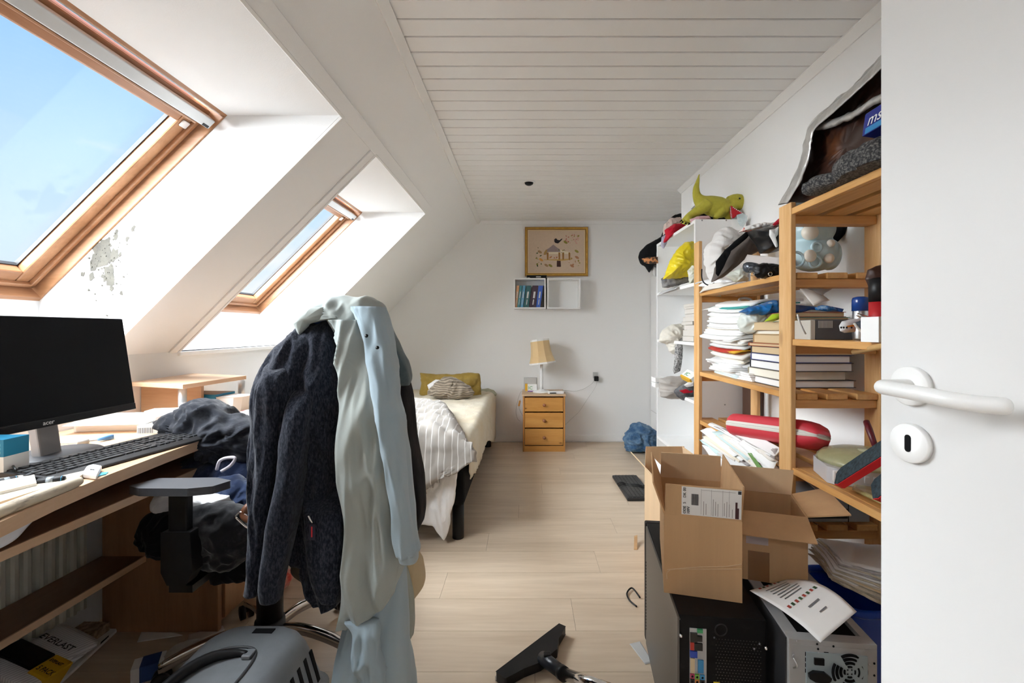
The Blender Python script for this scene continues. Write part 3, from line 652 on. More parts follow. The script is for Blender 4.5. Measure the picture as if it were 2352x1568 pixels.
# ------------------------------------------------------------------ picture, cube shelves, books on the far wall
gold = mat('gilt frame', (0.62, 0.36, 0.06), 0.35, metal=0.2, var=0.3, vscale=30)
gold_d = mat('dark gilt', (0.33, 0.15, 0.03), 0.4, metal=0.2)
linen = mat('beige linen', (0.64, 0.50, 0.38), 0.9, bump=0.4, bscale=900, var=0.06, vscale=60)
pic = thing('framed_picture', 'gilt framed embroidery of birds around a thatched bird table', 'picture', at(1278, 634, YB))
Yp = YB - 0.02
X0, X1, Z0, Z1 = at(1205.5, 0, Yp).x, at(1350.5, 0, Yp).x, at(0, 634, Yp).z, at(0, 521.5, Yp).z
MB().box(X0 + .01, X1 - .01, Yp - 0.002, YB - 0.002, Z0 + .01, Z1 - .01).build('canvas', linen, pic)
def rail(d0, d1, y0, m_):
    for (a, b, c, d) in (((X0 + d0, Z0 + d0), (X1 - d0, Z0 + d0), (X1 - d1, Z0 + d1), (X0 + d1, Z0 + d1)), ((X0 + d0, Z1 - d0), (X0 + d1, Z1 - d1), (X1 - d1, Z1 - d1), (X1 - d0, Z1 - d0)), ((X0 + d0, Z0 + d0), (X0 + d1, Z0 + d1), (X0 + d1, Z1 - d1), (X0 + d0, Z1 - d0)), ((X1 - d0, Z0 + d0), (X1 - d0, Z1 - d0), (X1 - d1, Z1 - d1), (X1 - d1, Z0 + d1))):
        m = MB(); m.hexa([Vector((p[0], YB - 0.002, p[1])) for p in (a, b, c, d)] + [Vector((p[0], y0, p[1])) for p in (a, b, c, d)]); m.build('frame_rail', m_, pic, fix=True)
rail(0, 0.007, YB - 0.028, gold_d); rail(0.006, 0.022, YB - 0.036, gold); rail(0.021, 0.029, YB - 0.028, gold_d); rail(0.028, 0.036, YB - 0.025, mat('pale slip', (0.72, 0.58, 0.33), 0.5))
def zp(x, y): return (1200 + x / 7.469, 510 + y / 7.467)
Ye = Yp - 0.0022
em = lambda n, c: mat('thread ' + n, c, 0.9)
flat('embroidered_bird', [zp(*p) for p in ((545, 300), (560, 280), (585, 282), (600, 305), (640, 310), (665, 285), (690, 285), (660, 320), (635, 345), (610, 365), (570, 358), (548, 340))], Ye, em('black', (0.02, 0.015, 0.02)), pic)
flat('embroidered_roof', [zp(*p) for p in ((360, 555), (395, 480), (450, 450), (530, 385), (600, 440), (640, 465), (660, 510), (440, 510), (410, 555))], Ye, em('mauve', (0.30, 0.235, 0.235)), pic)
flat('embroidered_thatch', [zp(*p) for p in ((370, 520), (405, 470), (430, 480), (400, 560), (365, 560))], Ye - .0005, em('ochre', (0.42, 0.26, 0.08)), pic)
for x in (432, 632, 698, 805): flat('embroidered_post', [zp(*p) for p in ((x - 16, 520), (x + 16, 520), (x + 14, 645), (x - 12, 645))], Ye - .0006, em('brown', (0.33, 0.16, 0.04)), pic)
flat('embroidered_shelf', [zp(*p) for p in ((370, 640), (850, 625), (850, 640), (690, 665), (370, 650))], Ye - .0004, em('ochre2', (0.55, 0.36, 0.13)), pic)
flat('embroidered_roof', [zp(*p) for p in ((640, 470), (740, 500), (840, 520), (820, 545), (650, 545), (420, 545), (420, 515), (650, 512))], Ye - .0003, em('cream', (0.74, 0.66, 0.50)), pic)
flat('embroidered_post', [zp(*p) for p in ((592, 660), (655, 660), (660, 765), (590, 765))], Ye, em('dark brown', (0.06, 0.025, 0.02)), pic)
r4 = random.Random(11)
def daubs(n, cx, cy, rx, ry, cols, s0, s1, nm):
    for i in range(n):
        a = r4.uniform(0, 6.28); q = math.sqrt(r4.random()); x = cx + rx * q * math.cos(a); y = cy + ry * q * math.sin(a)
        s_ = r4.uniform(s0, s1); el = r4.uniform(0.4, 1.0); t0 = r4.uniform(0, 3.14)
        poly = [zp(x + s_ * math.cos(b) * math.cos(t0) - s_ * el * math.sin(b) * math.sin(t0), y + s_ * math.cos(b) * math.sin(t0) + s_ * el * math.sin(b) * math.cos(t0)) for b in [k * 6.283 / 7 for k in range(7)]]
        flat(nm, poly, Ye - r4.uniform(0, .0006), em(*r4.choice(cols)), pic)
pk = [('rose', (0.50, 0.22, 0.17)), ('pale rose', (0.62, 0.36, 0.30)), ('rust', (0.40, 0.14, 0.06)), ('olive', (0.28, 0.25, 0.05))]
gn = [('leaf', (0.05, 0.10, 0.03)), ('dark leaf', (0.02, 0.04, 0.02)), ('olive', (0.28, 0.25, 0.05))]
daubs(26, 860, 300, 135, 120, pk, 8, 24, 'embroidered_blossom')
daubs(16, 280, 620, 50, 190, gn, 8, 20, 'embroidered_leaf')
daubs(10, 560, 605, 90, 26, [('rust', (0.40, 0.14, 0.06)), ('orange', (0.6, 0.28, 0.06))], 7, 16, 'embroidered_bird')
daubs(9, 680, 490, 130, 50, gn, 7, 15, 'embroidered_leaf')
for cx, cy, cl in ((300, 510, 'tan'), (320, 645, 'orange'), (410, 740, 'tan'), (935, 605, 'rust2'), (850, 750, 'rust2'), (740, 345, 'olive'), (480, 745, 'olive'), (930, 500, 'olive')):
    cc_ = {'tan': (0.38, 0.24, 0.12), 'orange': (0.62, 0.22, 0.04), 'rust2': (0.42, 0.2, 0.1), 'olive': (0.45, 0.38, 0.12)}[cl]
    flat('embroidered_bird', [zp(cx + 42 * math.cos(b) * .8 - 22 * math.sin(b) * .5, cy + 42 * math.cos(b) * .5 + 22 * math.sin(b) * .8) for b in [k * 6.283 / 9 for k in range(9)]], Ye - .0007, em(cl, cc_), pic)
daubs(14, 880, 700, 110, 90, [('tan', (0.38, 0.24, 0.12)), ('rust2', (0.42, 0.2, 0.1)), ('olive', (0.28, 0.25, 0.05))], 7, 18, 'embroidered_leaf')

def cube_shelf(x0, x1, label):
    Yf = 4.50; a, b = at(x0, 0, Yf).x, at(x1, 0, Yf).x; z0, z1 = at(0, 708.5, Yf).z, at(0, 638.5, Yf).z; tk = 0.013
    o = thing('wall_cube', label, 'shelf', ((a + b) / 2, YB - 0.08, z0))
    for q in ((a, b, z0, z0 + tk), (a, b, z1 - tk, z1), (a, a + tk, z0 + tk, z1 - tk), (b - tk, b, z0 + tk, z1 - tk)):
        MB().box(q[0], q[1], Yf, YB - 0.001, q[2], q[3]).build('cube_board', laminate_white, o, bevel=0.001)
    MB().box(a + tk, b - tk, YB - 0.012, YB - 0.002, z0 + tk, z1 - tk).build('cube_back', laminate_white, o)
    return a, b, z0 + tk, z1 - tk
ca = cube_shelf(1180, 1253.5, 'white wall cube holding a row of paperbacks')
cube_shelf(1257, 1333.5, 'empty white wall cube under the framed picture')
bk = [(1108, 1130, 1128, 1150, (0.62, 0.33, 0.17), 'slim orange paperback leaning at the end of the row in the wall cube'),
      (1132, 1153, 1153, 1175, (0.06, 0.24, 0.27), 'teal paperback leaning beside the orange one in the wall cube'),
      (1158, 1180, 1180, 1204, (0.10, 0.30, 0.48), 'light blue paperback leaning in the wall cube'),
      (1185, 1228, 1212, 1250, (0.03, 0.12, 0.13), 'thick dark green paperback leaning in the wall cube'),
      (1233, 1287, 1262, 1310, (0.055, 0.03, 0.055), 'thick dark purple paperback leaning in the wall cube'),
      (1290, 1325, 1312, 1352, (0.05, 0.13, 0.50), 'bright blue paperback leaning in the wall cube'),
      (1328, 1353, 1351, 1357, (0.012, 0.012, 0.014), 'black paperback wedged against the side of the wall cube')]
title_m = mat('pale title print', (0.62, 0.62, 0.62), 0.6)
for (b0, b1, t0, t1, col, lab) in bk:
    px_ = lambda v: 880 + v / 3.675
    Yf = 4.525; zb = ca[2] + 0.001; zt = at(0, 480 + 645 / 3.675, Yf).z
    A, B, T0, T1 = at(px_(b0), 0, Yf).x, at(px_(b1), 0, Yf).x, at(px_(t0), 0, Yf).x, at(px_(t1), 0, Yf).x
    o = thing('book', lab, 'book', ((A + B) / 2, Yf + 0.05, zb), group='paperbacks in the wall cube')
    c_ = mat('cover ' + lab[:18], col, 0.45)
    m = MB(); m.hexa([Vector(p) for p in ((A, Yf, zb), (B, Yf, zb), (B, Yf + .105, zb), (A, Yf + .105, zb), (T0, Yf, zt), (T1, Yf, zt), (T1, Yf + .105, zt), (T0, Yf + .105, zt))]); m.build('cover', c_, o)
    if b1 - b0 > 15 and col[0] > 0.02:
        f = lambda u, v: Vector((A, Yf - 0.0008, zb)).lerp(Vector((B, Yf - 0.0008, zb)), u).lerp(Vector((T0, Yf - 0.0008, zt)).lerp(Vector((T1, Yf - 0.0008, zt)), u), v)
        m = MB(); m.quad(f(.35, .42), f(.68, .42), f(.68, .72), f(.35, .72)); m.quad(f(.42, .12), f(.6, .12), f(.6, .36), f(.42, .36)); m.build('title_print', title_m, o)
Yv = 4.52; vx0, vx1 = at(1210, 0, Yv).x, at(1256, 0, Yv).x; vz = at(0, 638.5, 4.5).z + 0.0005
vc = thing('video_cassette', 'black video cassette case lying on top of the wall cube', 'video cassette', ((vx0 + vx1) / 2, 4.57, vz))
MB().box(vx0, vx1, Yv, Yv + 0.11, vz, vz + 0.031).build('cassette_case', black_plastic, vc, bevel=0.002)
MB().box(vx0 + .092, vx0 + .14, Yv - .0006, Yv + .01, vz + .010, vz + .018).build('title_print', title_m, vc)
MB().box(vx0 + .006, vx0 + .03, Yv - .0006, Yv + .01, vz + .002, vz + .008).build('title_print', title_m, vc)

# recessed ceiling spot
dl = thing('ceiling_spot', 'small recessed ceiling spotlight with a black eyeball', 'spotlight', (0.023, 3.434, ZC))
MB().lathe([(0.047, 0.0), (0.047, -0.004), (0.036, -0.008), (0.034, -0.004)], (0.023, 3.434, ZC), 24).build('trim_ring', white_plastic, dl)
MB().lathe([(0.034, -0.002), (0.030, -0.016), (0.018, -0.024), (0.0, -0.025)], (0.023, 3.434, ZC), 20).build('eyeball', black_plastic, dl)
# ------------------------------------------------------------------ radiator, desk and what lies on it
rad_m = mat('old cream radiator enamel', (0.56, 0.55, 0.47), 0.45, var=0.12, vscale=9)
rad = thing('radiator', 'ribbed cream radiator on the knee wall behind the desk', 'radiator', (-1.64, 1.1, 0.125))
rib0 = None
for i in range(32):
    yy = 1.690 - i * 0.0375
    if rib0 is None:
        rib0 = MB().loft([[Vector((x, y, z)) for x, y in ((-1.665, 0.0), (-1.640, 0.0), (-1.625, 0.006), (-1.619, 0.013), (-1.619, 0.024), (-1.625, 0.031), (-1.640, 0.037), (-1.665, 0.037))] for z in (0.125, 0.66)], smooth=False).build('rib', rad_m, rad, origin=(0, 0, 0), fix=True); o = rib0
    else: o = rib0.copy(); C.objects.link(o)
    o.parent = rad; o.location = Vector((0, yy - 0.037, 0)) - ORG[rad]
MB().box(-1.687, -1.66, 0.5, 1.69, 0.15, 0.63).build('back_plate', rad_m, rad)
MB().box(-1.672, -1.575, 1.25, 1.722, 0.0, 0.045, TR((0, 0, 0.001))).build('chipboard_strip', mat('raw chipboard', (0.45, 0.33, 0.22), 0.9, col2=(0.25, 0.17, 0.10), vscale=60, lo=0.42, hi=0.58), None, label='raw chipboard strip on the floor under the radiator', cat='board')

ZD = 0.782
desk = thing('desk', 'beech laminate computer desk with curved front and raised shelf', 'desk', (-1.38, 1.5, 0))
front = [(-0.97, 0.42), (-0.98, 0.62), (-0.990, 0.78), (-1.006, 0.87), (-1.036, 1.00), (-1.060, 1.16), (-1.075, 1.35), (-1.082, 1.50), (-1.086, 1.64), (-1.10, 1.80), (-1.12, 2.0), (-1.12, 2.50)]
MB().prism(front + [(-1.684, 2.50), (-1.684, 0.42)], ZD - 0.030, ZD).build('desk_top', beech_y, desk, bevel=0.003, fix=True)
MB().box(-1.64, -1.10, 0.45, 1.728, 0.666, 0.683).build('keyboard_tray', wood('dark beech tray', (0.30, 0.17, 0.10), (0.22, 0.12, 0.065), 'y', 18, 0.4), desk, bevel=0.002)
MB().box(-1.105, -1.0995, 0.45, 1.728, 0.664, 0.685).build('tray_edging', beech_y, desk)
MB().box(-1.612, -1.171, 1.730, 1.750, 0.0, ZD - 0.031).build('side_panel', beech_z, desk, bevel=0.002)
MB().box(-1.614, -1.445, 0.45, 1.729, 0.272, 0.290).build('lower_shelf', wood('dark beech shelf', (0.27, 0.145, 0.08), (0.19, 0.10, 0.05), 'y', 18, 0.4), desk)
MB().box(-1.449, -1.4435, 0.45, 1.729, 0.270, 0.292).build('shelf_edging', beech_y, desk)
ped = MB().box(-1.60, -1.173, 1.751, 2.30, 0.03, ZD - 0.031).build('pedestal', beech_z, desk, bevel=0.002)
for (z0, z1) in ((0.04, 0.30), (0.31, 0.53), (0.54, 0.74)):
    d = MB().box(-1.1735, -1.160, 1.755, 2.296, z0, z1).build('drawer_front', beech_z, desk, bevel=0.002)
    MB().box(-1.161, -1.145, 1.98, 2.08, (z0 + z1) / 2 - .006, (z0 + z1) / 2 + .006).build('drawer_pull', steel, d, bevel=0.003)
# raised shelf on silver legs
q = [on(300, 877, 0.930), on(420, 883, 0.930), on(566, 862, 0.930), on(434, 857, 0.930)]
q = [Vector((max(p.x, -1.683), p.y, p.z)) for p in q]
m = MB(); m.hexa([p - Vector((0, 0, 0.018)) for p in q] + q); m.build('raised_shelf', beech_y, desk, bevel=0.002, fix=True)
for (px, py) in ((414, 890), (551, 868)):
    p = on(px, py, 0.912); MB().lathe([(0.015, ZD), (0.015, 0.913)], (p.x, p.y + 0.012, 0), 20).build('shelf_leg', mat('satin aluminium', (0.62, 0.63, 0.64), 0.35, metal=0.7), desk)
MB().box(-1.683, -1.42, 1.990, 2.006, ZD, 0.911).build('shelf_panel', wood('beech panel', (0.60, 0.38, 0.22), (0.50, 0.30, 0.16), 'x', 18, 0.4), desk)

# monitor
mon = thing('monitor', 'black flat screen monitor with thin bezels on the desk', 'monitor', (-1.42, 1.30, ZD))
mo = Vector((-1.35, 1.576, 0.876)); mu = Vector((0, 1, 0)); mv = Vector((-0.046, 0, 0.307)).normalized(); mn = mu.cross(mv)
Mm = frame(mo, mu, None, mn)
screen_m = mat('black screen glass', (0.006, 0.006, 0.007), 0.28, var=0.2, vscale=4, spec=0.12)
MB().box(-0.545, 0.0, 0, 0.316, -0.022, -0.001, Mm).build('housing', black_plastic, mon, bevel=0.003)
MB().box(-0.543, -0.002, 0.024, 0.314, -0.002, 0.0, Mm).build('screen', screen_m, mon)
MB().box(-0.544, -0.001, 0.001, 0.022, -0.003, 0.0012, Mm).build('bezel', black_plastic, mon, bevel=0.001)
letters('acer', frame(Mm @ Vector((-0.305, 0.0065, 0.0012)), mu, None, mn), 0.017, mat('silver print', (0.75, 0.75, 0.75), 0.4), mon, name='logo', sx=1.05, shear=0.15)
MB().box(-0.30, -0.24, -0.088, 0.12, -0.05, -0.023, Mm).build('stand_neck', mat('grey stand', (0.30, 0.29, 0.29), 0.4), mon, bevel=0.004)
MB().lathe([(0.105, 0), (0.108, 0.004), (0.10, 0.010), (0.0, 0.014)], (-1.375, 1.33, ZD), 36).build('stand_foot', dark_plastic, mon)

def keyboard(name, label, M, col, key_m, with_keys=True, bend=0.0):
    kb = thing(name, label, 'keyboard', M.translation)
    L_, Wd = 0.446, 0.158
    pr = [(-0.004, 0.0), (-0.004, 0.006), (0.012, 0.0145), (Wd - 0.012, 0.021), (Wd, 0.019), (Wd, 0.0)]
    m = MB(); m.loft([[M @ Vector((x, y, z)) for (y, z) in pr] for x in (0, L_)], smooth=False); m.build('case', col, kb, bevel=0.003, fix=True)
    cache = {}; u = 0.019
    def key(x, y, w_):
        z = 0.0145 + (y - 0.012) / (Wd - 0.024) * 0.0065
        kk = round(w_, 2)
        g = 0.0022; w1 = w_ * u - g; d1 = u - g
        if kk not in cache:
            mm = MB(); R3 = M.to_3x3()
            def P(a, b, c): return R3 @ Vector((a, b, c))
            t_ = 0.0014
            mm.hexa([P(0, 0, -.001), P(w1, 0, -.001), P(w1, d1, -.001), P(0, d1, -.001), P(t_, t_, .0042), P(w1 - t_, t_, .0042), P(w1 - t_, d1 - t_ * .6, .0042), P(t_, d1 - t_ * .6, .0042)])
            o = mm.build('key', key_m, kb, origin=(0, 0, 0), fix=True); cache[kk] = o
        else: o = cache[kk].copy(); C.objects.link(o); o.parent = kb
        o.location = (M @ Vector((x, y, z))) - ORG[kb]
    y0 = 0.014
    rows = [[1.25, 1.25, 1.25, 6.25, 1.25, 1.25, 1.25, 1.25], [1.25, 1] + [1] * 10 + [2.75], [1.75] + [1] * 11 + [2.25], [1.5] + [1] * 12 + [1.5], [1] * 13 + [2]]
    if with_keys:
        for r, ws in enumerate(rows):
            x = 0.008
            for w_ in ws: key(x, y0 + r * u, w_); x += w_ * u
            xn = 0.008 + 15 * u + 0.005
            if r in (0, 3, 4):
                for k_ in range(3): key(xn + k_ * u, y0 + r * u, 1)
            if r == 1: key(xn + u, y0 + r * u, 1)
            xp = xn + 3 * u + 0.005
            for k_ in range(4):
                if not (r == 0 and k_ == 1): key(xp + k_ * u, y0 + r * u, 1)
        x = 0.008
        for i in range(16): key(x + i * u * 1.16, y0 + 5 * u + 0.006, 1)
    return kb
key_m = mat('matt black key', (0.030, 0.031, 0.034), 0.5)
case_m = mat('keyboard case', (0.018, 0.018, 0.020), 0.45)
ka = Vector((-1.268, 1.140, ZD)); kd = Vector((0.060, 0.40, 0)).normalized(); kp_ = Vector((-kd.y, kd.x, 0))
# x runs away from the camera along the desk, y towards the monitor
Mkb = frame(Vector((-1.142, 1.085, ZD + 0.001)), kd, kp_)
keyboard('keyboard', 'black full size keyboard lying on the desk in front of the monitor', Mkb, case_m, key_m)

# cartons and small things on the desk
print_blue = mat('blue carton print', (0.02, 0.24, 0.42), 0.45)
kraft_in = mat('grey carton inside', (0.55, 0.47, 0.40), 0.8)
o = thing('open_carton', 'open white carton with folded flaps behind the monitor corner', 'box', (-1.50, 1.70, ZD))
Mo = TR((-1.50, 1.70, ZD), 0, 0, 8)
for (a, b, c, d, z0, z1) in ((-.13, .13, -.05, -.048, 0, .042), (-.13, .13, .048, .05, 0, .05), (-.13, -.128, -.05, .05, 0, .045), (.128, .13, -.05, .05, 0, .045), (-.13, .13, -.05, .05, 0, .002)):
    MB().box(a, b, c, d, z0, z1, Mo).build('carton_wall', paper_white, o)
MB().box(-.13, .13, -.10, -.05, -0.0005, .001, Mo @ TR((0, 0, 0.042), 6, 0, 0)).build('carton_flap', paper_white, o)
o = carton('medicine_box', 'long white medicine carton lying flat beside the monitor', TR((-1.40, 1.83, ZD), 0, 0, 12), 0.20, 0.07, 0.050, paper_white)
letters('UNIVERSAL', TR((-1.40, 1.83, ZD), 0, 0, 12) @ frame((0.005, -0.0355, 0.024), (1, 0, 0), (0, 0, 1)), 0.016, ink, o)
MB().box(-0.095, -0.03, -0.0358, -0.03, 0.006, 0.044, TR((-1.40, 1.83, ZD), 0, 0, 12)).build('barcode', stripes('barcode print', (0.85, 0.85, 0.84), (0.03, 0.03, 0.03), 'x', 0.005, 0.5), o)
o = carton('medicine_box', 'small white carton with a barcode edge at the far end of the keyboard', TR((-1.325, 1.648, ZD), 0, 0, 10), 0.105, 0.075, 0.030, paper_white)
MB().box(-0.05, 0.0, -0.0382, -0.03, 0.003, 0.022, TR((-1.325, 1.648, ZD), 0, 0, 10)).build('barcode', MATS['barcode print'], o)
# blue and white test kit under the raised shelf
Mt = TR((-1.43, 2.08, ZD), 0, 0, -4)
o = thing('test_kit_box', 'blue and white test kit carton standing under the raised shelf', 'box', Mt.translation)
MB().box(-0.15, -0.125, -0.06, 0.06, 0, 0.085, Mt).build('white_end', paper_white, o)
MB().box(-0.1249, 0.06, -0.06, 0.06, 0, 0.080, Mt).build('blue_body', [print_blue], o)
MB().box(-0.12, 0.06, -0.058, 0.058, 0.0801, 0.0812, Mt).build('grey_top', mat('grey print', (0.30, 0.27, 0.25), 0.5), o)
letters('ACCU-CHEK', Mt @ frame((-0.130, -0.0605, 0.006), (0, 0, 1), None, (0, -1, 0)), 0.018, ink, o, depth=0.0002)
o2 = thing('paper_tray', 'white moulded paper tray resting beside the test kit', 'tray', (-1.28, 2.06, ZD))
MB().loft([[Mt @ Vector((0.062 + a * k_, b * k2, z)) for a, b in ((0.0, -0.06), (0.08, -0.06), (0.10, -0.03), (0.10, 0.04), (0.0, 0.05))] for (k_, k2, z) in ((0.9, 0.9, 0.002), (1.0, 1.0, 0.066), (1.12, 1.06, 0.070))], smooth=False).build('tray_body', paper_white, o2, fix=True)
Mt = TR((-1.300, 1.135, ZD), 0, 0, 3)
o = thing('test_kit_box', 'narrow blue and white test strip carton standing at the near end of the keyboard', 'box', Mt.translation)
MB().box(-0.06, 0.028, -0.03, 0.03, 0, 0.058, Mt).build('white_half', paper_white, o)
MB().box(-0.06, 0.028, -0.03, 0.03, 0.0581, 0.10, Mt).build('blue_half', print_blue, o)
letters('CU-CHEK', Mt @ frame((-0.055, -0.0305, 0.034), (1, 0, 0), (0, 0, 1)), 0.017, ink, o)
for i in range(3): MB().box(0.008, 0.020, -0.0306, -0.03, 0.066 + i * .009, 0.0715 + i * .009, Mt).build('print_spot', paper_white, o)
grey_flex = mat('grey cable', (0.42, 0.40, 0.37), 0.45)
o = thing('monitor_cable', 'grey video cable with ferrite bead and blue plug behind the keyboard', 'cable', on(150, 1015, ZD))
cord('cable_run', [on(70, 1030, ZD + .004), on(100, 1022, ZD + .004), on(140, 1018, ZD + .004), on(178, 1016, ZD + .006), on(205, 1012, ZD + .006), on(228, 1009, ZD + .006)], 0.003, grey_flex, o)
a, b = on(176, 1016, ZD + .009), on(205, 1012, ZD + .009)
MB().tube([a, a.lerp(b, .05), a.lerp(b, .95), b], [.005, .0085, .0085, .005], 12).build('ferrite_bead', grey_flex, o)
a, b = on(226, 1009, ZD + .009), on(258, 1002, ZD + .009)
MB().tube([a, a.lerp(b, .6), b], [.006, .010, .010], 4).build('plug', mat('blue plug', (0.12, 0.30, 0.62), 0.4), o)
# near end of the desk
o = thing('lancing_pen', 'dark blue spectacle case lying next to the test strip carton', 'spectacle case', on(30, 1085, ZD)); o.name = 'spectacle_case'
MB().tube(smooth_path([on(-25, 1078, ZD + .016), on(10, 1074, ZD + .018), on(45, 1074, ZD + .015), on(75, 1080, ZD + .009)], 10), [.012, .015, .016, .016, .015, .014, .013, .012, .010, .008, .004], 12).build('case_shell', mat('dark blue plastic', (0.012, 0.014, 0.035), 0.25), o)
MB().tube([on(28, 1067, ZD + .030), on(36, 1080, ZD + .030)], .003, 6).build('clasp', black_plastic, o)
for (a, b, lab) in (((-10, 1110), (42, 1100), 'short black lancing pen with white numbers by the notepad'), ((60, 1098), (88, 1085), 'grey and blue lancing pen pointing at the keyboard'), ((84, 1108), (150, 1100), 'long dark lancing pen with a white display behind the newspaper')):
    A, B = on(a[0], a[1], ZD + .012), on(b[0], b[1], ZD + .012)
    o = thing('lancing_pen', lab, 'pen', (A + B) / 2 - Vector((0, 0, .012)))
    MB().tube([A, A.lerp(B, .05), A.lerp(B, .85), B], [.006, .0095, .0095, .007], 12).build('barrel', dark_plastic, o)
    MB().tube([A.lerp(B, .35), A.lerp(B, .6)], .0098, 12).build('label_band', mat('pen label', (0.35, 0.40, 0.45), 0.4), o)
    MB().tube([A.lerp(B, .86), A.lerp(B, .9)], .0092, 12).build('blue_ring', print_blue, o)
q = [on(-60, 1150, ZD), on(-30, 1118, ZD), on(70, 1106, ZD), on(80, 1128, ZD)]
o = thing('notepad', 'cream notepad with thick white page edges on the desk corner', 'notepad', sum(q, Vector()) / 4)
q = [on(-70, 1165, ZD), on(84, 1126, ZD), on(78, 1103, ZD), on(-70, 1125, ZD)]
MB().hexa([p + Vector((0, 0, .0005)) for p in q] + [p + Vector((0, 0, .016)) for p in q]).build('pages', paper_white, o, fix=True)
MB().hexa([p + Vector((0, 0, .0161)) for p in q] + [p + Vector((0, 0, .0175)) for p in q]).build('cover', paper_cream, o, fix=True)
news_m = mat('newsprint', (0.66, 0.58, 0.45), 0.85, col2=(0.30, 0.26, 0.21), vscale=60, lo=0.56, hi=0.70, stretch=(1, 0.25, 1))
o = thing('newspaper', 'folded yellowed newspaper along the front edge of the desk', 'newspaper', on(90, 1150, ZD))
A, B = on(-60, 1197, ZD + .012), on(182, 1104, ZD + .012)
MB().tube(smooth_path([A, A.lerp(B, .3), A.lerp(B, .7), B], 12), [.013] * 10 + [.0125, .012, .010], 14).build('folded_roll', news_m, o)
q = [on(-60, 1180, ZD + .003), on(180, 1103, ZD + .003), on(205, 1085, ZD + .003), on(-40, 1140, ZD + .003)]
MB().hexa(q + [p + Vector((0, 0, .008)) for p in q]).build('folded_sheets', news_m, o, fix=True)
q = [on(188, 1098, ZD + .001), on(222, 1103, ZD + .001), on(234, 1080, ZD + .001), on(203, 1074, ZD + .001)]
o = thing('gauze_pack', 'small white gauze packet on the front edge of the desk', 'gauze', sum(q, Vector()) / 4)
MB().hexa(q + [p + Vector((0, 0, .014)) for p in q]).build('folded_gauze', cloth('gauze', (0.84, 0.84, 0.84)), o, bevel=.004, fix=True)
letters('5x5 cm', frame(q[0].lerp(q[2], .35) + Vector((0, 0, .0145)), q[1] - q[0], q[3] - q[0]), .006, ink, o)
q = [on(225, 1094, ZD + .0005), on(243, 1090, ZD + .0005), on(249, 1085, ZD + .0005), on(232, 1086, ZD + .0005)]
MB().hexa(q + [p + Vector((0, 0, .002)) for p in q]).build('sachet', mat('sky blue foil', (0.10, 0.48, 0.72), 0.3), None, label='tiny sky blue sachet under the gauze packet', cat='sachet', fix=True)
leaf('loose_sheet', [at(-40, 1199, .92), at(78, 1193, 1.0), at(52, 1221, .985), at(-20, 1268, .93)], mat('bluish white paper', (0.80, 0.83, 0.90), 0.7), label='single white sheet hanging out over the keyboard tray', bend=.012, thick=.0008)

grey_knit = cloth('charcoal brushed cotton', (0.030, 0.033, 0.042), (0.11, 0.115, 0.13), 26, sheen=0.25, lo=.5, hi=.85)
puff('sweater', [(370, 968), (392, 955), (418, 948), (450, 923), (478, 921), (500, 938), (530, 955), (565, 968), (600, 985), (602, 1050), (565, 1062), (520, 1062), (487, 1048), (470, 1002), (440, 990), (400, 985)], 1.62, 0.09, grey_knit, label='charcoal sweater bundled over the front corner of the desk', cat='sweater', amp=.040, freq=17, seed=12, back=.10, c=(500, 1000), nb=120, nr=22)
puff('shirt', [(520, 962), (545, 948), (580, 940), (610, 940), (610, 985), (560, 985)], 1.86, 0.06, mat('red and white print cotton', (0.72, 0.10, 0.12), .9, col2=(0.85, 0.80, 0.80), vscale=14, lo=.48, hi=.52), label='crumpled red and white shirt at the back of the desk', cat='shirt', amp=.012, freq=22, seed=3)

# ------------------------------------------------------------------ things on the floor under the desk
Msk = lambda px, py, Y: at(px, py, Y)
rib_sock = stripes('ribbed white sock', (0.78, 0.78, 0.80), (0.55, 0.55, 0.58), 'x', .007, .35, bump=.4)
pack = thing('sock_pack', 'five pack of white ribbed sports socks in a black and yellow sleeve', 'socks', (-1.53, 1.42, 0.0))
c0, c1, c2, c3 = at(-30, 1500, 1.34), at(70, 1590, 1.31), at(216, 1470, 1.56), at(158, 1428, 1.60)
ax_ = ((c3 + c2) - (c0 + c1)).normalized(); wx = ((c1 + c2) - (c0 + c3)).normalized(); up = wx.cross(ax_).normalized()
if up.z < 0: up = -up
Mp = frame((c0 + c1) / 2, ax_, None, up); wd = ((c1 - c0).length + (c2 - c3).length) / 4; ln_ = ((c3 + c2) / 2 - (c0 + c1) / 2).length
for k in range(5):
    z = -0.012 - k * 0.012; off = [0, .008, -.004, .012, .002][k]
    m = MB(); sg = []
    for i in range(15):
        t = i / 14; x = ln_ * (t * 1.08 - .05) + off * 1.5 * t; hw = wd * (0.92 + .12 * math.sin(t * 7 + k)) * (0.8 if t > .93 else 1)
        sg.append([Mp @ Vector((x, hw * math.copysign(abs(math.cos(a)) ** .5, math.cos(a)) + (0.01 * k * t), z + .0075 * math.sin(a))) for a in [2 * math.pi * j / 16 for j in range(16)]])
    m.loft(sg); m.build('sock', rib_sock, pack, fix=True)
def sleeve(x0, x1, y0, y1, nm, mt):
    m = MB(); m.box(x0, x1, y0, y1, -.066, .001, Mp); return m.build(nm, mt, pack, bevel=.004)
ysgn = 1 if (Mp.to_3x3() @ Vector((0, 1, 0))).x > 0 else -1      # +1: local y points to the room
sb_ = sleeve(ln_ * .16, ln_ * .50, *(sorted((-ysgn * wd * 1.10, ysgn * wd * .35))), 'black_sleeve', black_plastic)
sy_ = sleeve(ln_ * .12, ln_ * .50, *(sorted((ysgn * wd * .36, ysgn * wd * 1.10))), 'yellow_sleeve', mat('yellow card', (0.72, 0.42, 0.01), 0.5))
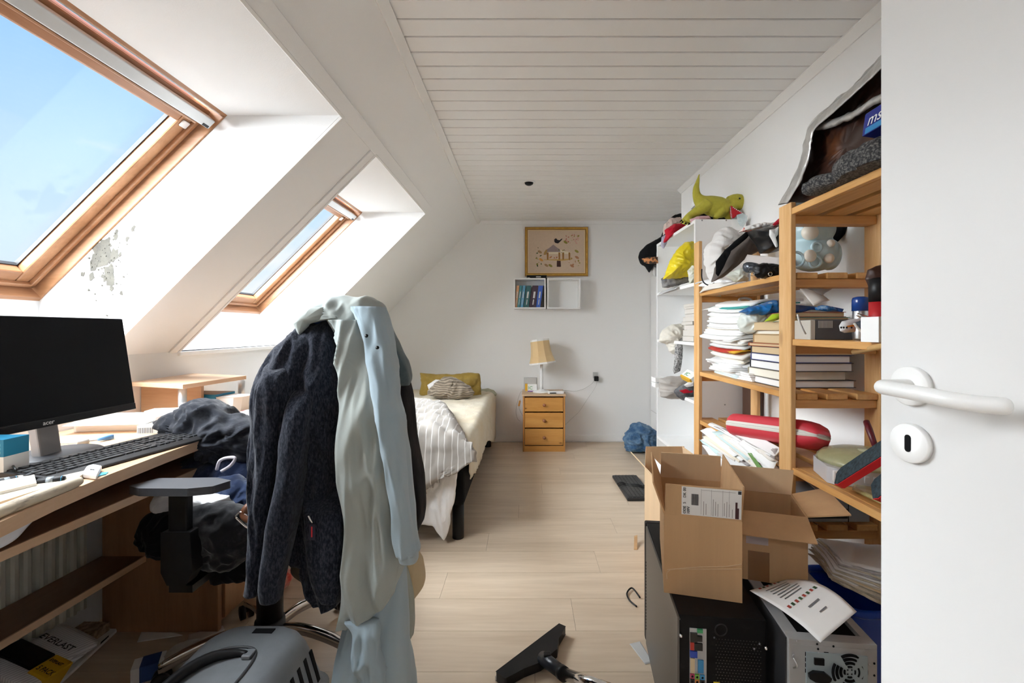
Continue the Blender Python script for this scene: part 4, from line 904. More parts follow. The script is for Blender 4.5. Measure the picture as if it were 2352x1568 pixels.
Mt2 = Mp @ frame((ln_ * .60, -ysgn * wd * .75, .003), (0, ysgn, 0), None, (0, 0, 1))
letters('EVERLAST', Mt2, .040, ink, pack, sx=.62)
letters('5 PACK', Mp @ frame((ln_ * .18, ysgn * wd * .45, .0015), (0, ysgn, 0), None, (0, 0, 1)), .030, ink, pack, sx=.5)
letters('EVERLAST', Mp @ frame((ln_ * .36, ysgn * wd * .45, .0015), (0, ysgn, 0), None, (0, 0, 1)), .018, ink, pack, sx=.5)
q = [on(90, 1590, .02), on(262, 1448, .02), on(262, 1436, .02), on(205, 1428, .02)]
o = thing('carton_sleeve', 'flattened white carton sleeve under the sock pack', 'carton', sum(q, Vector()) / 4)
q = [on(110, 1600, .004), on(268, 1452, .004), on(262, 1432, .004), on(212, 1432, .004)]
MB().hexa(q + [p + Vector((0, 0, .010)) for p in q]).build('card', paper_white, o, bevel=.002, fix=True)
MB().hexa([q[0].lerp(q[1], t).lerp(q[3].lerp(q[2], t), s_) + Vector((0, 0, z)) for z in (.0101, .0108) for t, s_ in ((.72, .03), (.86, .03), (.86, .12), (.72, .12))]).build('barcode', ink, o, fix=True)
leaf('leaflet', [on(315, 1474, .002), on(420, 1458, .002), on(400, 1452, .002), on(325, 1450, .002)], paper_white, label='small white leaflet on the floor below the desk side panel', thick=.0015)
leaf('leaflet', [on(428, 1481, .003), on(516, 1446, .003), on(512, 1436, .003), on(434, 1456, .003)], mat('buff paper', (0.62, 0.55, 0.50), .8), label='buff leaflet on the floor behind the chair base', thick=.0015)
Mt = TR((on(325, 1566, 0).x, on(325, 1566, 0).y + .03, 0), 0, 0, 30)
o = carton('medicine_box', 'white and blue ointment carton on the floor beside the pet carrier', Mt, .085, .06, .05, paper_white)
MB().box(-.02, .03, -.0305, .0305, .0, .0505, Mt).build('blue_band', mat('navy print', (0.02, 0.06, 0.22), .5), o)
crumple('rag', (on(450, 1525, .0).x, on(450, 1525, .0).y, .03), (.10, .06, .03), cloth('dingy white cotton', (0.50, 0.46, 0.42)), label='dingy white rag on the floor under the chair base', cat='rag', seed=4, zmin=.001)
# ------------------------------------------------------------------ swivel chair, facing the desk
cx_, cy_ = -0.90, 1.60
chair = thing('office_chair', 'black swivel office chair with chrome topped base, buried under clothes', 'chair', (cx_, cy_, 0))
chair_fab = cloth('black chair fabric', (0.006, 0.006, 0.007), sheen=.02)
MB().lathe([(.034, .055), (.045, .06), (.050, .10), (.048, .135), (.032, .14)], (cx_, cy_, 0), 28).build('hub', dark_plastic, chair)
MB().lathe([(.042, .13), (.042, .40), (.03, .41), (.03, .44)], (cx_, cy_, 0), 28).build('column', black_plastic, chair)
for k in range(5):
    a = R(207 + 72 * k); d = Vector((math.cos(a), math.sin(a), 0)); sd_ = Vector((-d.y, d.x, 0)); c = Vector((cx_, cy_, 0))
    pts = smooth_path([c + d * .035 + Vector((0, 0, .110)), c + d * .12 + Vector((0, 0, .118)), c + d * .22 + Vector((0, 0, .100)), c + d * .31 + Vector((0, 0, .070))], 12)
    lg = MB().tube(pts, [.013] * 9 + [.013, .012, .011, .009], 10).build('leg', chrome, chair)
    MB().tube([p - Vector((0, 0, .016)) for p in pts], .011, 8).build('leg_underside', mat('taupe plastic', (0.30, 0.25, 0.21), .5), lg)
    w0 = c + d * .305 + Vector((0, 0, .027))
    cs = thing('caster', None, None, w0); cs.parent = lg; cs.location = ORG[cs] - ORG[lg]
    for s_ in (-1, 1): MB().tube([w0 + sd_ * s_ * .006, w0 + sd_ * s_ * .022], .026, 18).build('wheel', black_plastic, lg)
    MB().tube([w0 + Vector((0, 0, .0)), w0 + Vector((0, 0, .048))], .008, 8).build('caster_stem', black_plastic, lg)
    bpy.data.objects.remove(cs)
MB().box(cx_ - .08, cx_ + .08, cy_ - .06, cy_ + .06, .40, .45).build('mechanism', black_plastic, chair, bevel=.01)
MB().box(cx_ - .25, cx_ + .22, cy_ - .24, cy_ + .24, .445, .515).build('seat', chair_fab, chair, bevel=.035)
bm_ = TR((cx_ + .245, cy_, .55), 0, 9, 0)
MB().box(-.03, .03, -.225, .225, .02, .64, bm_).build('backrest', chair_fab, chair, bevel=.028)
MB().tube(smooth_path([(cx_ + .05, cy_, .425), (cx_ + .20, cy_, .425), (cx_ + .275, cy_, .48), (cx_ + .30, cy_, .65)], 10), .02, 8).build('back_bar', black_plastic, chair)
for s_ in (-1, 1):
    ya = 1.255 if s_ < 0 else 1.945
    ar = thing('armrest', None, None, (-.95, ya, .45)); ar.parent = chair; ar.location = ORG[ar] - ORG[chair]
    pad = [(-1.075, -.025), (-1.045, .040), (-.885, .046), (-.825, .020), (-.845, -.028), (-.90, -.046), (-1.03, -.044)]
    MB().prism([(x, ya + y) for x, y in pad], .707, .728).build('arm_pad', mat('worn grey arm pad', (0.06, 0.063, 0.072), .55), ar, bevel=.007, fix=True)
    MB().box(-.978, -.926, ya - .013, ya + .013, .56, .708).build('arm_post', black_plastic, ar, bevel=.004)
    sl_ = MB().prism([(-.992, .60), (-.912, .60), (-.905, .49), (-.925, .455), (-.975, .455), (-.992, .49)], ya - .02 if s_ < 0 else ya - .02, ya + .02, frame((0, 0, 0), (1, 0, 0), (0, 0, 1)) @ Matrix.Scale(-1, 4, (0, 0, 1)))
    sl_.build('arm_sleeve', black_plastic, ar, bevel=.006, fix=True)
    y1_, y2_ = sorted((ya, cy_ + s_ * .10))
    MB().box(-.985, -.92, y1_, y2_, .425, .445).build('arm_bracket', black_plastic, ar)

navy_fleece = cloth('navy fleece', (0.014, 0.022, 0.055), (0.09, 0.11, 0.17), 34, sheen=.25, lo=.5, hi=.85)
denim_black = cloth('washed black denim', (0.016, 0.016, 0.018), (0.075, 0.075, 0.08), 18, sheen=.4, lo=.5, hi=.8)
black_cloth = cloth('black cotton', (0.005, 0.005, 0.006), sheen=.03)
sock_white = cloth('white towelling', (0.78, 0.77, 0.77), bump=.6)
puff('fleece', [(405, 1090), (425, 1062), (465, 1048), (510, 1052), (545, 1042), (580, 1046), (612, 1062), (615, 1120), (612, 1175), (560, 1190), (505, 1170), (455, 1140), (415, 1115)], 1.62, .12, navy_fleece, label='navy fleece bundled on the chair seat behind the armrest', cat='fleece', amp=.035, freq=12, seed=21, back=.14, nb=110, nr=20)
puff('fleece', [(440, 1120), (480, 1100), (530, 1098), (580, 1110), (615, 1130), (612, 1185), (560, 1195), (500, 1180), (450, 1160)], 1.48, .06, cloth('blue fleece', (0.025, 0.04, 0.09), (0.12, 0.15, 0.22), 30, sheen=.25, lo=.5, hi=.85), label='lighter blue fleece crumpled in front of the navy fleece on the seat', cat='fleece', amp=.022, freq=16, seed=5, back=.06)
cord('drawstring', [at(498, 1078, 1.47), at(505, 1058, 1.46), at(522, 1051, 1.46), at(540, 1052, 1.46), at(530, 1068, 1.46), at(508, 1082, 1.455)], .005, mat('lilac tape', (0.62, 0.58, 0.64), .8), None, label='pale lilac drawstring loop on the fleece pile', cat='cord')
puff('sock', [(356, 1152), (362, 1138), (380, 1130), (398, 1133), (400, 1160), (398, 1180), (380, 1186), (366, 1178), (354, 1168)], 1.42, .03, sock_white, label='white sock hanging off the seat in front of the arm post', cat='sock', amp=.010, freq=28, seed=7)
puff('sock', [(438, 1140), (460, 1134), (490, 1137), (522, 1140), (527, 1152), (515, 1165), (490, 1160), (462, 1160), (440, 1158)], 1.38, .03, sock_white, label='long white sock stretched out behind the arm post', cat='sock', amp=.008, freq=26, seed=8)
puff('trousers', [(335, 1205), (345, 1180), (370, 1175), (398, 1180), (402, 1230), (400, 1275), (365, 1270), (340, 1255), (334, 1235)], 1.40, .06, black_cloth, label='black trousers bunched at the front of the chair seat', cat='trousers', amp=.016, freq=18, seed=13, back=.08)
puff('jeans', [(435, 1170), (470, 1160), (520, 1168), (545, 1175), (565, 1205), (580, 1230), (578, 1262), (560, 1285), (530, 1300), (490, 1303), (460, 1285), (425, 1262), (418, 1248), (430, 1215)], 1.33, .05, denim_black, label='washed black jeans with a belt slumped over the side of the seat', cat='jeans', amp=.022, freq=15, seed=17, back=.10, nb=120, nr=22)
puff('shirt', [(482, 1282), (530, 1285), (580, 1265), (590, 1330), (550, 1332), (520, 1336), (486, 1340), (480, 1310)], 1.38, .03, black_cloth, label='black shirt tail hanging below the seat under the jeans', cat='shirt', amp=.010, freq=20, seed=19)
bl = thing('belt', 'brown leather belt with a silver buckle in the jeans', 'belt', at(560, 1190, 1.27))
cord('strap', [at(590, 1150, 1.30), at(570, 1165, 1.27), at(561, 1180, 1.265), at(570, 1190, 1.262), at(588, 1192, 1.262)], .012, mat('brown leather', (0.20, 0.075, 0.035), .45), bl)
MB().tube(smooth_path([at(540, 1186, 1.258), at(556, 1176, 1.258), at(583, 1200, 1.258), at(569, 1212, 1.258), at(541, 1188, 1.258)], 24), .0028, 7).build('buckle', chrome, bl)

# garments over the chair back
jacket_m = cloth('linty navy fleece jacket', (0.007, 0.009, 0.017), (0.055, 0.062, 0.085), 230, sheen=.14, lo=.42, hi=.78, stretch=(1, 1, .4))
jk = thing('jacket', 'dark navy fleece jacket covered in pale lint hanging on the chair back', 'jacket', at(700, 1380, 1.26))
hang('body', [(726, 722, 796, 1.37, .10), (775, 672, 798, 1.32, .16), (830, 634, 796, 1.30, .20), (900, 612, 794, 1.285, .22), (1000, 602, 794, 1.28, .21), (1100, 602, 795, 1.275, .19), (1200, 618, 795, 1.27, .15), (1270, 668, 794, 1.265, .12), (1330, 712, 792, 1.26, .09), (1380, 736, 776, 1.26, .05)], jacket_m, jk, amp=.034, freq=15, seed=31, zan=.25, n=130, m=80)
hang('sleeve', [(790, 655, 690, 1.32, .03), (830, 628, 686, 1.24, .06), (870, 613, 668, 1.185, .09), (960, 600, 655, 1.18, .09), (1080, 596, 640, 1.175, .08), (1200, 586, 625, 1.17, .07), (1300, 577, 612, 1.165, .06), (1358, 571, 606, 1.165, .05)], jacket_m, jk, amp=.012, freq=16, seed=33, zan=.3)
hang('sleeve', [(845, 700, 740, 1.30, .03), (890, 682, 730, 1.21, .06), (950, 664, 715, 1.165, .08), (1060, 650, 700, 1.155, .08), (1160, 636, 684, 1.15, .08), (1260, 612, 666, 1.145, .07), (1340, 603, 646, 1.14, .06), (1377, 600, 640, 1.14, .045)], jacket_m, jk, amp=.012, freq=16, seed=35, zan=.3)
hang('front_panel', [(1080, 700, 788, 1.30, .03), (1150, 702, 790, 1.19, .05), (1200, 705, 790, 1.16, .05), (1280, 712, 790, 1.16, .06), (1340, 722, 788, 1.16, .05), (1380, 740, 775, 1.16, .03)], jacket_m, jk, amp=.008, freq=14, seed=36)
zp_ = MB().tube([at(708, 1184, 1.128), at(712, 1192, 1.128), at(718, 1200, 1.128)], .003, 6).build('zip_pull', chrome, jk)
a, b = at(710, 1203, 1.127), at(724, 1240, 1.127)
MB().box(a.x, b.x, 1.126, 1.129, b.z, a.z).build('pull_tab', mat('navy rubber', (0.01, 0.012, 0.03), .5), zp_)
MB().box(a.x + .0055, a.x + .009, 1.1252, 1.127, b.z + .008, a.z - .006).build('red_stripe', mat('red print', (0.5, 0.02, 0.03), .5), zp_)
MB().tube([at(596, 1378, 1.125), at(607, 1350, 1.115)], .0022, 6).build('zip_end', chrome, jk)
blue_poplin = cloth('light blue poplin', (0.31, 0.395, 0.45), (0.36, 0.43, 0.47), 3, wrinkle=.15, bump=.15, sheen=.2, lo=.35, hi=.7)
sage_poplin = cloth('pale sage poplin', (0.37, 0.40, 0.375), (0.33, 0.375, 0.375), 3, wrinkle=.15, bump=.15, sheen=.2, lo=.35, hi=.7)
s1 = thing('shirt', 'pale sage shirt draped over the top of the chair back', 'shirt', at(790, 800, 1.3))
puff('yoke', [(692, 728), (720, 703), (762, 688), (800, 683), (845, 684), (868, 698), (882, 740), (890, 800), (860, 806), (815, 790), (785, 770), (770, 735), (735, 742), (705, 748)], 1.32, .09, sage_poplin, s1, amp=.018, freq=13, seed=41, back=.16, c=(812, 730), nb=110, nr=20, an=(1.3, 1, .6))
hang('shirt_body', [(735, 772, 850, 1.26, .09), (800, 784, 862, 1.21, .07), (900, 786, 875, 1.175, .07), (1050, 789, 895, 1.165, .08), (1180, 798, 905, 1.16, .08), (1290, 797, 918, 1.16, .07), (1370, 793, 892, 1.16, .05), (1412, 789, 850, 1.16, .03), (1434, 786, 808, 1.16, .02)], sage_poplin, s1, amp=.030, freq=17, seed=43, zan=.14, n=120, m=70)
puff('collar_flap', [(676, 744), (692, 724), (715, 708), (742, 706), (752, 720), (742, 734), (712, 742), (698, 762), (690, 772)], 1.24, .018, sage_poplin, s1, amp=.006, freq=18, seed=44, c=(705, 735), back=.012)
puff('lining', [(698, 742), (722, 735), (768, 728), (776, 745), (740, 752), (706, 762)], 1.285, .01, mat('royal blue lining', (0.02, 0.05, 0.18), .7), s1, amp=.003, seed=2)
s2 = thing('shirt', 'light blue shirt with a turned-up cuff hanging over the chair back', 'shirt', at(890, 1280, 1.2))
hang('shirt_sleeve', [(705, 812, 880, 1.25, .07), (790, 848, 900, 1.20, .08), (900, 862, 912, 1.15, .08), (1000, 876, 926, 1.135, .08), (1100, 888, 938, 1.13, .07), (1200, 904, 948, 1.13, .06), (1268, 917, 957, 1.13, .055)], blue_poplin, s2, amp=.018, freq=17, seed=45, zan=.2)
hang('cuff', [(1262, 915, 958, 1.13, .060), (1272, 917, 959, 1.13, .060), (1284, 920, 959, 1.13, .056)], blue_poplin, s2, amp=.003, freq=12, seed=45)
for (px, py) in ((842, 771), (867, 798)): MB().lathe([(.0045, 0), (.0045, .002), (0, .0022)], at(px, py, 1.118), 10, frame((0, 0, 0), (1, 0, 0), None, (0, -1, 0)).to_3x3()).build('button', black_plastic, s2)
s3 = thing('shirt', 'long light blue shirt hanging lowest from the chair down towards the floor', 'shirt', at(860, 1620, 1.2))
hang('shirt_body', [(1240, 862, 928, 1.24, .05), (1320, 830, 932, 1.225, .08), (1400, 800, 935, 1.215, .10), (1470, 782, 938, 1.21, .11), (1560, 768, 946, 1.205, .12), (1630, 758, 954, 1.20, .11)], blue_poplin, s3, amp=.020, freq=14, seed=47, zan=.12)
hang('shirt_front', [(1425, 796, 868, 1.135, .02), (1450, 812, 872, 1.13, .05), (1500, 812, 870, 1.125, .05), (1535, 822, 880, 1.125, .04), (1575, 840, 882, 1.125, .03), (1620, 850, 880, 1.125, .02)], blue_poplin, s3, amp=.012, freq=22, seed=48, zan=.5)
hang('blazer', [(832, 880, 926, 1.43, .06), (900, 895, 942, 1.42, .12), (1000, 900, 952, 1.42, .14), (1100, 910, 968, 1.42, .14), (1170, 918, 975, 1.42, .12), (1212, 930, 962, 1.42, .06)], cloth('black velvet', (0.006, 0.005, 0.007), sheen=.04), label='black velvet jacket hanging on the far side of the chair back', cat='jacket', amp=.012, freq=15, seed=51)
hang('shirt', [(745, 868, 892, 1.40, .05), (790, 880, 912, 1.395, .08), (835, 892, 934, 1.39, .08), (868, 905, 941, 1.39, .06), (884, 918, 938, 1.39, .03)], cloth('slate blue cotton', (0.075, 0.11, 0.125), (0.20, 0.25, 0.27), 10, sheen=.3), label='slate blue shirt sleeve showing behind the light blue shirt', cat='shirt', amp=.012, freq=17, seed=53)
puff('cardigan', [(862, 700), (878, 712), (893, 738), (890, 752), (880, 752), (866, 730)], 1.42, .02, cloth('khaki knit', (0.30, 0.24, 0.15)), label='khaki cardigan shoulder at the very top of the chair back', cat='cardigan', amp=.005, seed=5)
hang('trousers', [(1262, 912, 952, 1.33, .06), (1300, 918, 968, 1.33, .09), (1340, 925, 972, 1.33, .09), (1364, 938, 958, 1.33, .06)], cloth('beige chino', (0.52, 0.42, 0.27)), label='beige chino trousers hanging behind the long blue shirt', cat='trousers', amp=.012, freq=18, seed=55)
hang('vest', [(1285, 893, 925, 1.26, .04), (1360, 908, 944, 1.26, .05), (1420, 922, 950, 1.26, .05), (1460, 934, 946, 1.26, .03)], cloth('grey green jersey', (0.33, 0.36, 0.32)), label='grey green vest corner hanging beside the long blue shirt', cat='vest', amp=.008, freq=18, seed=57)
hang('trousers', [(1262, 684, 742, 1.75, .05), (1300, 676, 742, 1.75, .08), (1325, 690, 742, 1.75, .06), (1338, 715, 742, 1.75, .04)], cloth('olive twill', (0.19, 0.17, 0.12)), label='olive trousers dangling behind the chair column', cat='trousers', amp=.012, freq=16, seed=59)
puff('slipper', [(646, 1312), (660, 1306), (673, 1310), (671, 1328), (660, 1345), (645, 1342)], 2.02, .05, mat('red and white plush', (0.62, 0.09, 0.07), .95, col2=(0.70, 0.55, 0.45), vscale=22), label='red and cream plush slipper behind the chair column', cat='slipper', amp=.010, freq=25, seed=6)

# ------------------------------------------------------------------ pet carrier
lid_m = mat('grey carrier plastic', (0.17, 0.185, 0.20), .5, var=.25, vscale=7, bump=.15, bscale=300)
base_m = mat('dark carrier plastic', (0.030, 0.032, 0.036), .5)
pc = thing('pet_carrier', 'grey plastic pet carrier with side vents and a folding handle', 'pet carrier', (-.745, 1.05, 0))
def rr(x0, x1, y0, y1, r, z, n=6):
    pts = []
    for (cx, cy, a0) in ((x1 - r, y1 - r, 0), (x0 + r, y1 - r, 90), (x0 + r, y0 + r, 180), (x1 - r, y0 + r, 270)):
        for i in range(n + 1):
            a = R(a0 + 90 * i / n); pts.append(Vector((cx + r * math.cos(a), cy + r * math.sin(a), z)))
    return pts
MB().loft([rr(-.90, -.59, .80, 1.30, .05, .0), rr(-.925, -.565, .78, 1.322, .06, .10), rr(-.93, -.56, .775, 1.327, .06, .135)], smooth=False).build('base_shell', base_m, pc, fix=True)
lid = MB().loft([rr(-.935, -.555, .77, 1.332, .06, .136), rr(-.935, -.555, .77, 1.332, .06, .152), rr(-.925, -.566, .78, 1.322, .06, .156), rr(-.888, -.602, .815, 1.300, .06, .262), rr(-.872, -.620, .828, 1.296, .06, .286), rr(-.850, -.640, .84, 1.288, .06, .298), rr(-.80, -.69, .88, 1.25, .05, .301)]).build('lid_shell', lid_m, pc, fix=True)
for i in range(9):
    yv = 1.262 - i * .034
    p0, p1 = Vector((-.5985, yv, .250)), Vector((-.5732, yv - .004, .176))
    nx = Vector((.106, 0, .036)).normalized() * .0022
    m = MB(); dy = Vector((0, .0065, 0))
    m.hexa([p0 - dy - nx, p0 + dy - nx, p1 + dy - nx, p1 - dy - nx, p0 - dy + nx, p0 + dy + nx, p1 + dy + nx, p1 - dy + nx]); m.build('vent_slot', black_matt, lid, fix=True)
hd = smooth_path([(-.835, .90, .303), (-.838, 1.00, .308), (-.825, 1.09, .312), (-.79, 1.145, .312), (-.74, 1.165, .308), (-.715, 1.165, .304)], 20)
MB().tube(hd, [.007, .008, .010, .012, .013] + [.013] * 8 + [.012, .011, .010, .009, .008, .008, .008, .007], 10).build('handle', black_plastic, pc)
MB().tube(smooth_path([(-.855, .88, .2985), (-.855, 1.02, .2995), (-.84, 1.12, .3005), (-.795, 1.185, .301), (-.73, 1.195, .301), (-.695, 1.17, .301), (-.685, 1.10, .3015), (-.69, .98, .3015)], 30), .004, 8).build('recess_rim', base_m, lid)
MB().box(-.722, -.698, 1.15, 1.18, .300, .310).build('handle_pivot', lid_m, pc, bevel=.003)
MB().box(-.755, -.70, 1.252, 1.272, .2985, .3015).build('lid_slot', black_matt, lid)
m = MB(); m.loft([[Vector((-.598 + x * .9, 1.02 + y, .232 - x * 2.2 * .5 + .004)) for x, y in ((0, .10), (.02, .085), (.032, .04), (.03, -.02), (.01, -.04), (0, -.02))], [Vector((-.592 + x * .9, 1.02 + y, .236 - x * 2.2 * .5 + .008)) for x, y in ((0.002, .09), (.018, .08), (.028, .04), (.026, -.015), (.01, -.03), (.002, -.015))]], smooth=False); m.build('side_latch', lid_m, pc, fix=True)
MB().box(-.562, -.540, 1.20, 1.24, .10, .19, TR((0, 0, 0), 0, 0, 0)).build('clip', mat('pale grey clip', (0.40, 0.39, 0.36), .5), pc, bevel=.004)
lid.scale.z = 1.085
for ch in pc.children:
    if ch.name.split('.')[0] in ('handle', 'handle_pivot', 'side_latch'): ch.location.z += .0145
# ------------------------------------------------------------------ pine shelving along the right wall
def onx(px, py, X):                # photograph pixel on the plane at X
    Y = X * F / (px - CX); return Vector((X, Y, H - (py - CY) * Y / F))
XF, XK = 0.86, 1.15
FR = {'far': (2.265, 2.331), 'mid': (1.478, 1.548), 'near': (0.70, 0.77)}
shelf = thing('pine_shelf', 'open pine shelving unit with slatted shelves along the right wall', 'shelf', (1.0, 1.5, 0))
for nm, (a, b) in FR.items():
    for x in (XF, XK): MB().box(x, x + .018, a, b, 0, 1.565 if nm != 'far' else 1.592).build('post', pine_z, shelf, bevel=.003)
def slats(z, y0, y1, n=3):
    for k in range(n):
        x = .884 + k * .098
        MB().box(x, x + .069, y0, y1, z - .020, z).build('slat', pine_y, shelf, bevel=.003)
def rung(z, f): 
    a, b = FR[f]; MB().box(XF + .018, XK, a + .012, b - .012, z - .028, z).build('rung', pine_x, shelf, bevel=.002)
for z in (1.337, .941, .702, .513):
    slats(z, 1.484, 2.325); rung(z - .0205, 'far'); rung(z - .0205, 'mid')
for z in (1.545, 1.119, .702):
    slats(z, .705, 1.542 if z > 1.2 else 1.476); rung(z - .0205, 'near')
rung(1.5245, 'mid'); rung(1.0985, 'mid')
for z in (1.119, .702):
    MB().box(XF + .004, XF + .022, .72, 1.476, z - .020, z + .0005).build('front_slat', pine_y, shelf, bevel=.002)
MB().box(XF + .004, XF + .022, .72, 1.5, 1.525, 1.5455).build('front_slat', pine_y, shelf, bevel=.002)
for z in (1.337, .941, .702): MB().box(XF + .004, XF + .022, 1.55, 2.262, z - .020, z + .0005).build('front_slat', pine_y, shelf, bevel=.002)

# ------------------------------------------------------------------ white bookcase and the cabinet in the alcove
bc = thing('bookcase', 'white melamine bookcase behind the pine shelving', 'bookcase', (1.07, 2.87, 0))
Bx0, Bx1, By0, By1, Bz = .93, 1.21, 2.50, 3.24, 1.757
MB().box(Bx0, Bx1, By0, By0 + .018, 0, Bz).build('side_panel', laminate_white, bc, bevel=.001)
MB().box(Bx0, Bx1, By1 - .018, By1, 0, Bz).build('side_panel', laminate_white, bc, bevel=.001)
MB().box(Bx1 - .004, Bx1, By0 + .018, By1 - .018, 0, Bz).build('back_panel', laminate_white, bc)
for z in (Bz - .018, 1.392, 1.062, .739, .382, .06): MB().box(Bx0, Bx1 - .005, By0 + .018, By1 - .018, z, z + .018).build('shelf_board', laminate_white, bc, bevel=.001)
for (px, py) in ((1612.5, 506), (1668, 506), (1665, 929)):
    p = at(px, py, By0); MB().lathe([(.004, 0), (.004, .001), (0, .0015)], p, 10, frame((0, 0, 0), (1, 0, 0), None, (0, -1, 0)).to_3x3()).build('cam_cap', mat('grey cap', (.3, .3, .3), .5), bc)
cab = thing('cabinet', 'tall white cabinet with drawers in the far alcove', 'cabinet', (1.6, 4.40, 0))
MB().box(1.275, 1.93, 4.16, 4.645, 0, 1.69).build('cabinet_body', laminate_white, cab, bevel=.003)
for z0, z1 in ((.03, .33), (.335, .60), (.605, 1.66)): MB().box(1.29, 1.915, 4.145, 4.159, z0, z1).build('drawer_front', laminate_white, cab, bevel=.002)
for z in (.332, .602): MB().box(1.2735, 1.2745, 4.17, 4.64, z - .002, z + .002).build('side_seam', groove, cab)
MB().box(1.18, 1.232, 2.36, 2.48, 0, 1.35).build('board', wood('dark stained board', (.10, .045, .025), (.06, .025, .015), 'z', 16), None, label='dark brown board leaning upright behind the pine shelving', cat='board', bevel=.002)

# ------------------------------------------------------------------ stuffed dinosaur and the heap on top of the bookcase
Yd = 2.62; SC = Yd / F
def px3(l, dy=0.0): return [at(p[0], p[1], Yd) + Vector((0, dy, 0)) for p in l], [p[2] * SC for p in l]
plush = cloth('lime plush', (0.47, 0.43, 0.06), (0.38, 0.34, 0.045), 40, sheen=.2, bump=.6, bscale=300)
dino = thing('stuffed_dinosaur', 'lime green plush dinosaur with open red mouth on top of the bookcase', 'stuffed toy', at(1640, 512, Yd))
m = MB()
def limb(l, dy=0.0, n=14, k=14):
    P, r = px3(l, dy)
    PP = smooth_path([tuple(p) + (q,) for p, q in zip(P, r)], k) if False else [Vector([catmull([p[i] for p in P], t / k) for i in range(3)]) for t in range(k + 1)]
    rr_ = [catmull(r, t / k) for t in range(k + 1)]
    m.tube(PP, rr_, n)
limb([(1606, 400, 1.5), (1603, 415, 4), (1599, 432, 7), (1601, 450, 10), (1612, 464, 17), (1632, 472, 23), (1655, 477, 24), (1672, 474, 18), (1684, 470, 15)], k=26)
limb([(1674, 467, 16), (1690, 463, 18), (1704, 467, 17), (1712, 475, 15), (1714, 483, 11), (1712, 488, 6)])
limb([(1670, 478, 13), (1671, 490, 10), (1674, 500, 7), (1676, 505, 3)])
for dy in (-.03, .035):
    limb([(1622, 470, 14), (1608, 482, 13), (1592, 490, 9), (1583, 496, 7), (1576, 503, 6), (1570, 508, 5)], dy)
    limb([(1572, 505, 5), (1580, 510, 5), (1590, 511, 4)], dy - .012)
    limb([(1652, 484, 9), (1646, 494, 8), (1640, 501, 6), (1632, 504, 4)], dy * 1.3)
o = m.build('plush_body', plush, dino, fix=True)
rm = o.modifiers.new('fuse', 'REMESH'); rm.mode = 'VOXEL'; rm.voxel_size = .0045; rm.use_smooth_shade = True
sm_ = o.modifiers.new('soften', 'SMOOTH'); sm_.iterations = 4
puff('mouth', [(1679, 472), (1690, 480), (1706, 489), (1694, 493), (1686, 501), (1679, 502), (1676, 488)], Yd - .046, .008, mat('red felt', (.50, .012, .02), .9), dino, amp=.001)
for i in range(8):
    p = at(1676.5 + i * .4, 476 + i * 3.4, Yd - .052); MB().lathe([(.0032, 0), (.0, .008)], p, 6, frame((0, 0, 0), (0, 1, 0), None, (1, 0, 0)).to_3x3()).build('tooth', white_linen, dino)
for i in range(7):
    p = at(1684 + i * 3.7, 476 + i * 2.1, Yd - .052); MB().lathe([(.0032, 0), (.0, .008)], p, 6, frame((0, 0, 0), (0, 1, 0), None, (0, 0, -1)).to_3x3()).build('tooth', white_linen, dino)
e = at(1698, 456, Yd - .047); MB().lathe([(.010, -.006), (.009, .002), (.0, .006)], e, 12, frame((0, 0, 0), (1, 0, 0), None, (0, -1, 0)).to_3x3()).build('eye', plush, dino)
MB().lathe([(.0055, .004), (.003, .007), (0, .0075)], e, 10, frame((0, 0, 0), (1, 0, 0), None, (0, -1, 0)).to_3x3()).build('pupil', black_plastic, dino)
for (px, py) in ((1566, 506), (1569, 509), (1576, 512), (1584, 513)): MB().lathe([(.006, 0), (.0, .018)], at(px, py, Yd - .05), 6, frame((0, 0, 0), (0, 1, 0), None, (-.6, 0, -.5)).to_3x3()).build('claw', black_matt, dino)
red_nylon = cloth('red nylon', (.48, .012, .03), (.38, .01, .02), 5, bump=.1)
puff('backpack', [(1528, 528), (1545, 516), (1570, 512), (1580, 518), (1560, 530), (1538, 545), (1530, 556), (1524, 556), (1530, 540)], 2.92, .05, red_nylon, label='red nylon bag sagging over the edge of the bookcase top', cat='bag', amp=.010, freq=18, seed=3, c=(1550, 527))
puff('coat', [(1564, 490), (1548, 495), (1534, 506), (1524, 528), (1518, 545), (1502, 554), (1486, 562), (1470, 578), (1467, 590), (1471, 604), (1482, 612), (1492, 626), (1497, 610), (1512, 605), (1514, 575), (1530, 555), (1545, 530), (1564, 520)], 3.30, .06, black_cloth, label='black coat slumped over the far end of the bookcase', cat='coat', amp=.012, freq=14, seed=9, c=(1520, 560))
puff('scarf', [(1474, 594), (1490, 590), (1510, 590), (1512, 604), (1495, 606), (1480, 603)], 3.22, .02, mat('leopard print', (.05, .03, .02), .9, col2=(.62, .26, .10), vscale=40, lo=.48, hi=.55), label='orange leopard print scarf under the black coat', cat='scarf', amp=.004)
puff('cloth', [(1494, 605), (1512, 604), (1513, 636), (1503, 634), (1497, 622)], 3.3, .02, cloth('grey cotton', (.45, .44, .43)), label='grey cloth dangling below the leopard scarf', cat='cloth', amp=.006)
puff('stuffed_toy', [(1524, 530), (1526, 515), (1540, 502), (1560, 500), (1568, 506), (1560, 514), (1545, 516), (1530, 528), (1524, 540)], 3.02, .04, cloth('dusty pink plush', (.55, .42, .38), (.62, .56, .5), 20), label='dusty pink plush toy lying beyond the red bag', cat='stuffed toy', amp=.012, freq=24, seed=6)
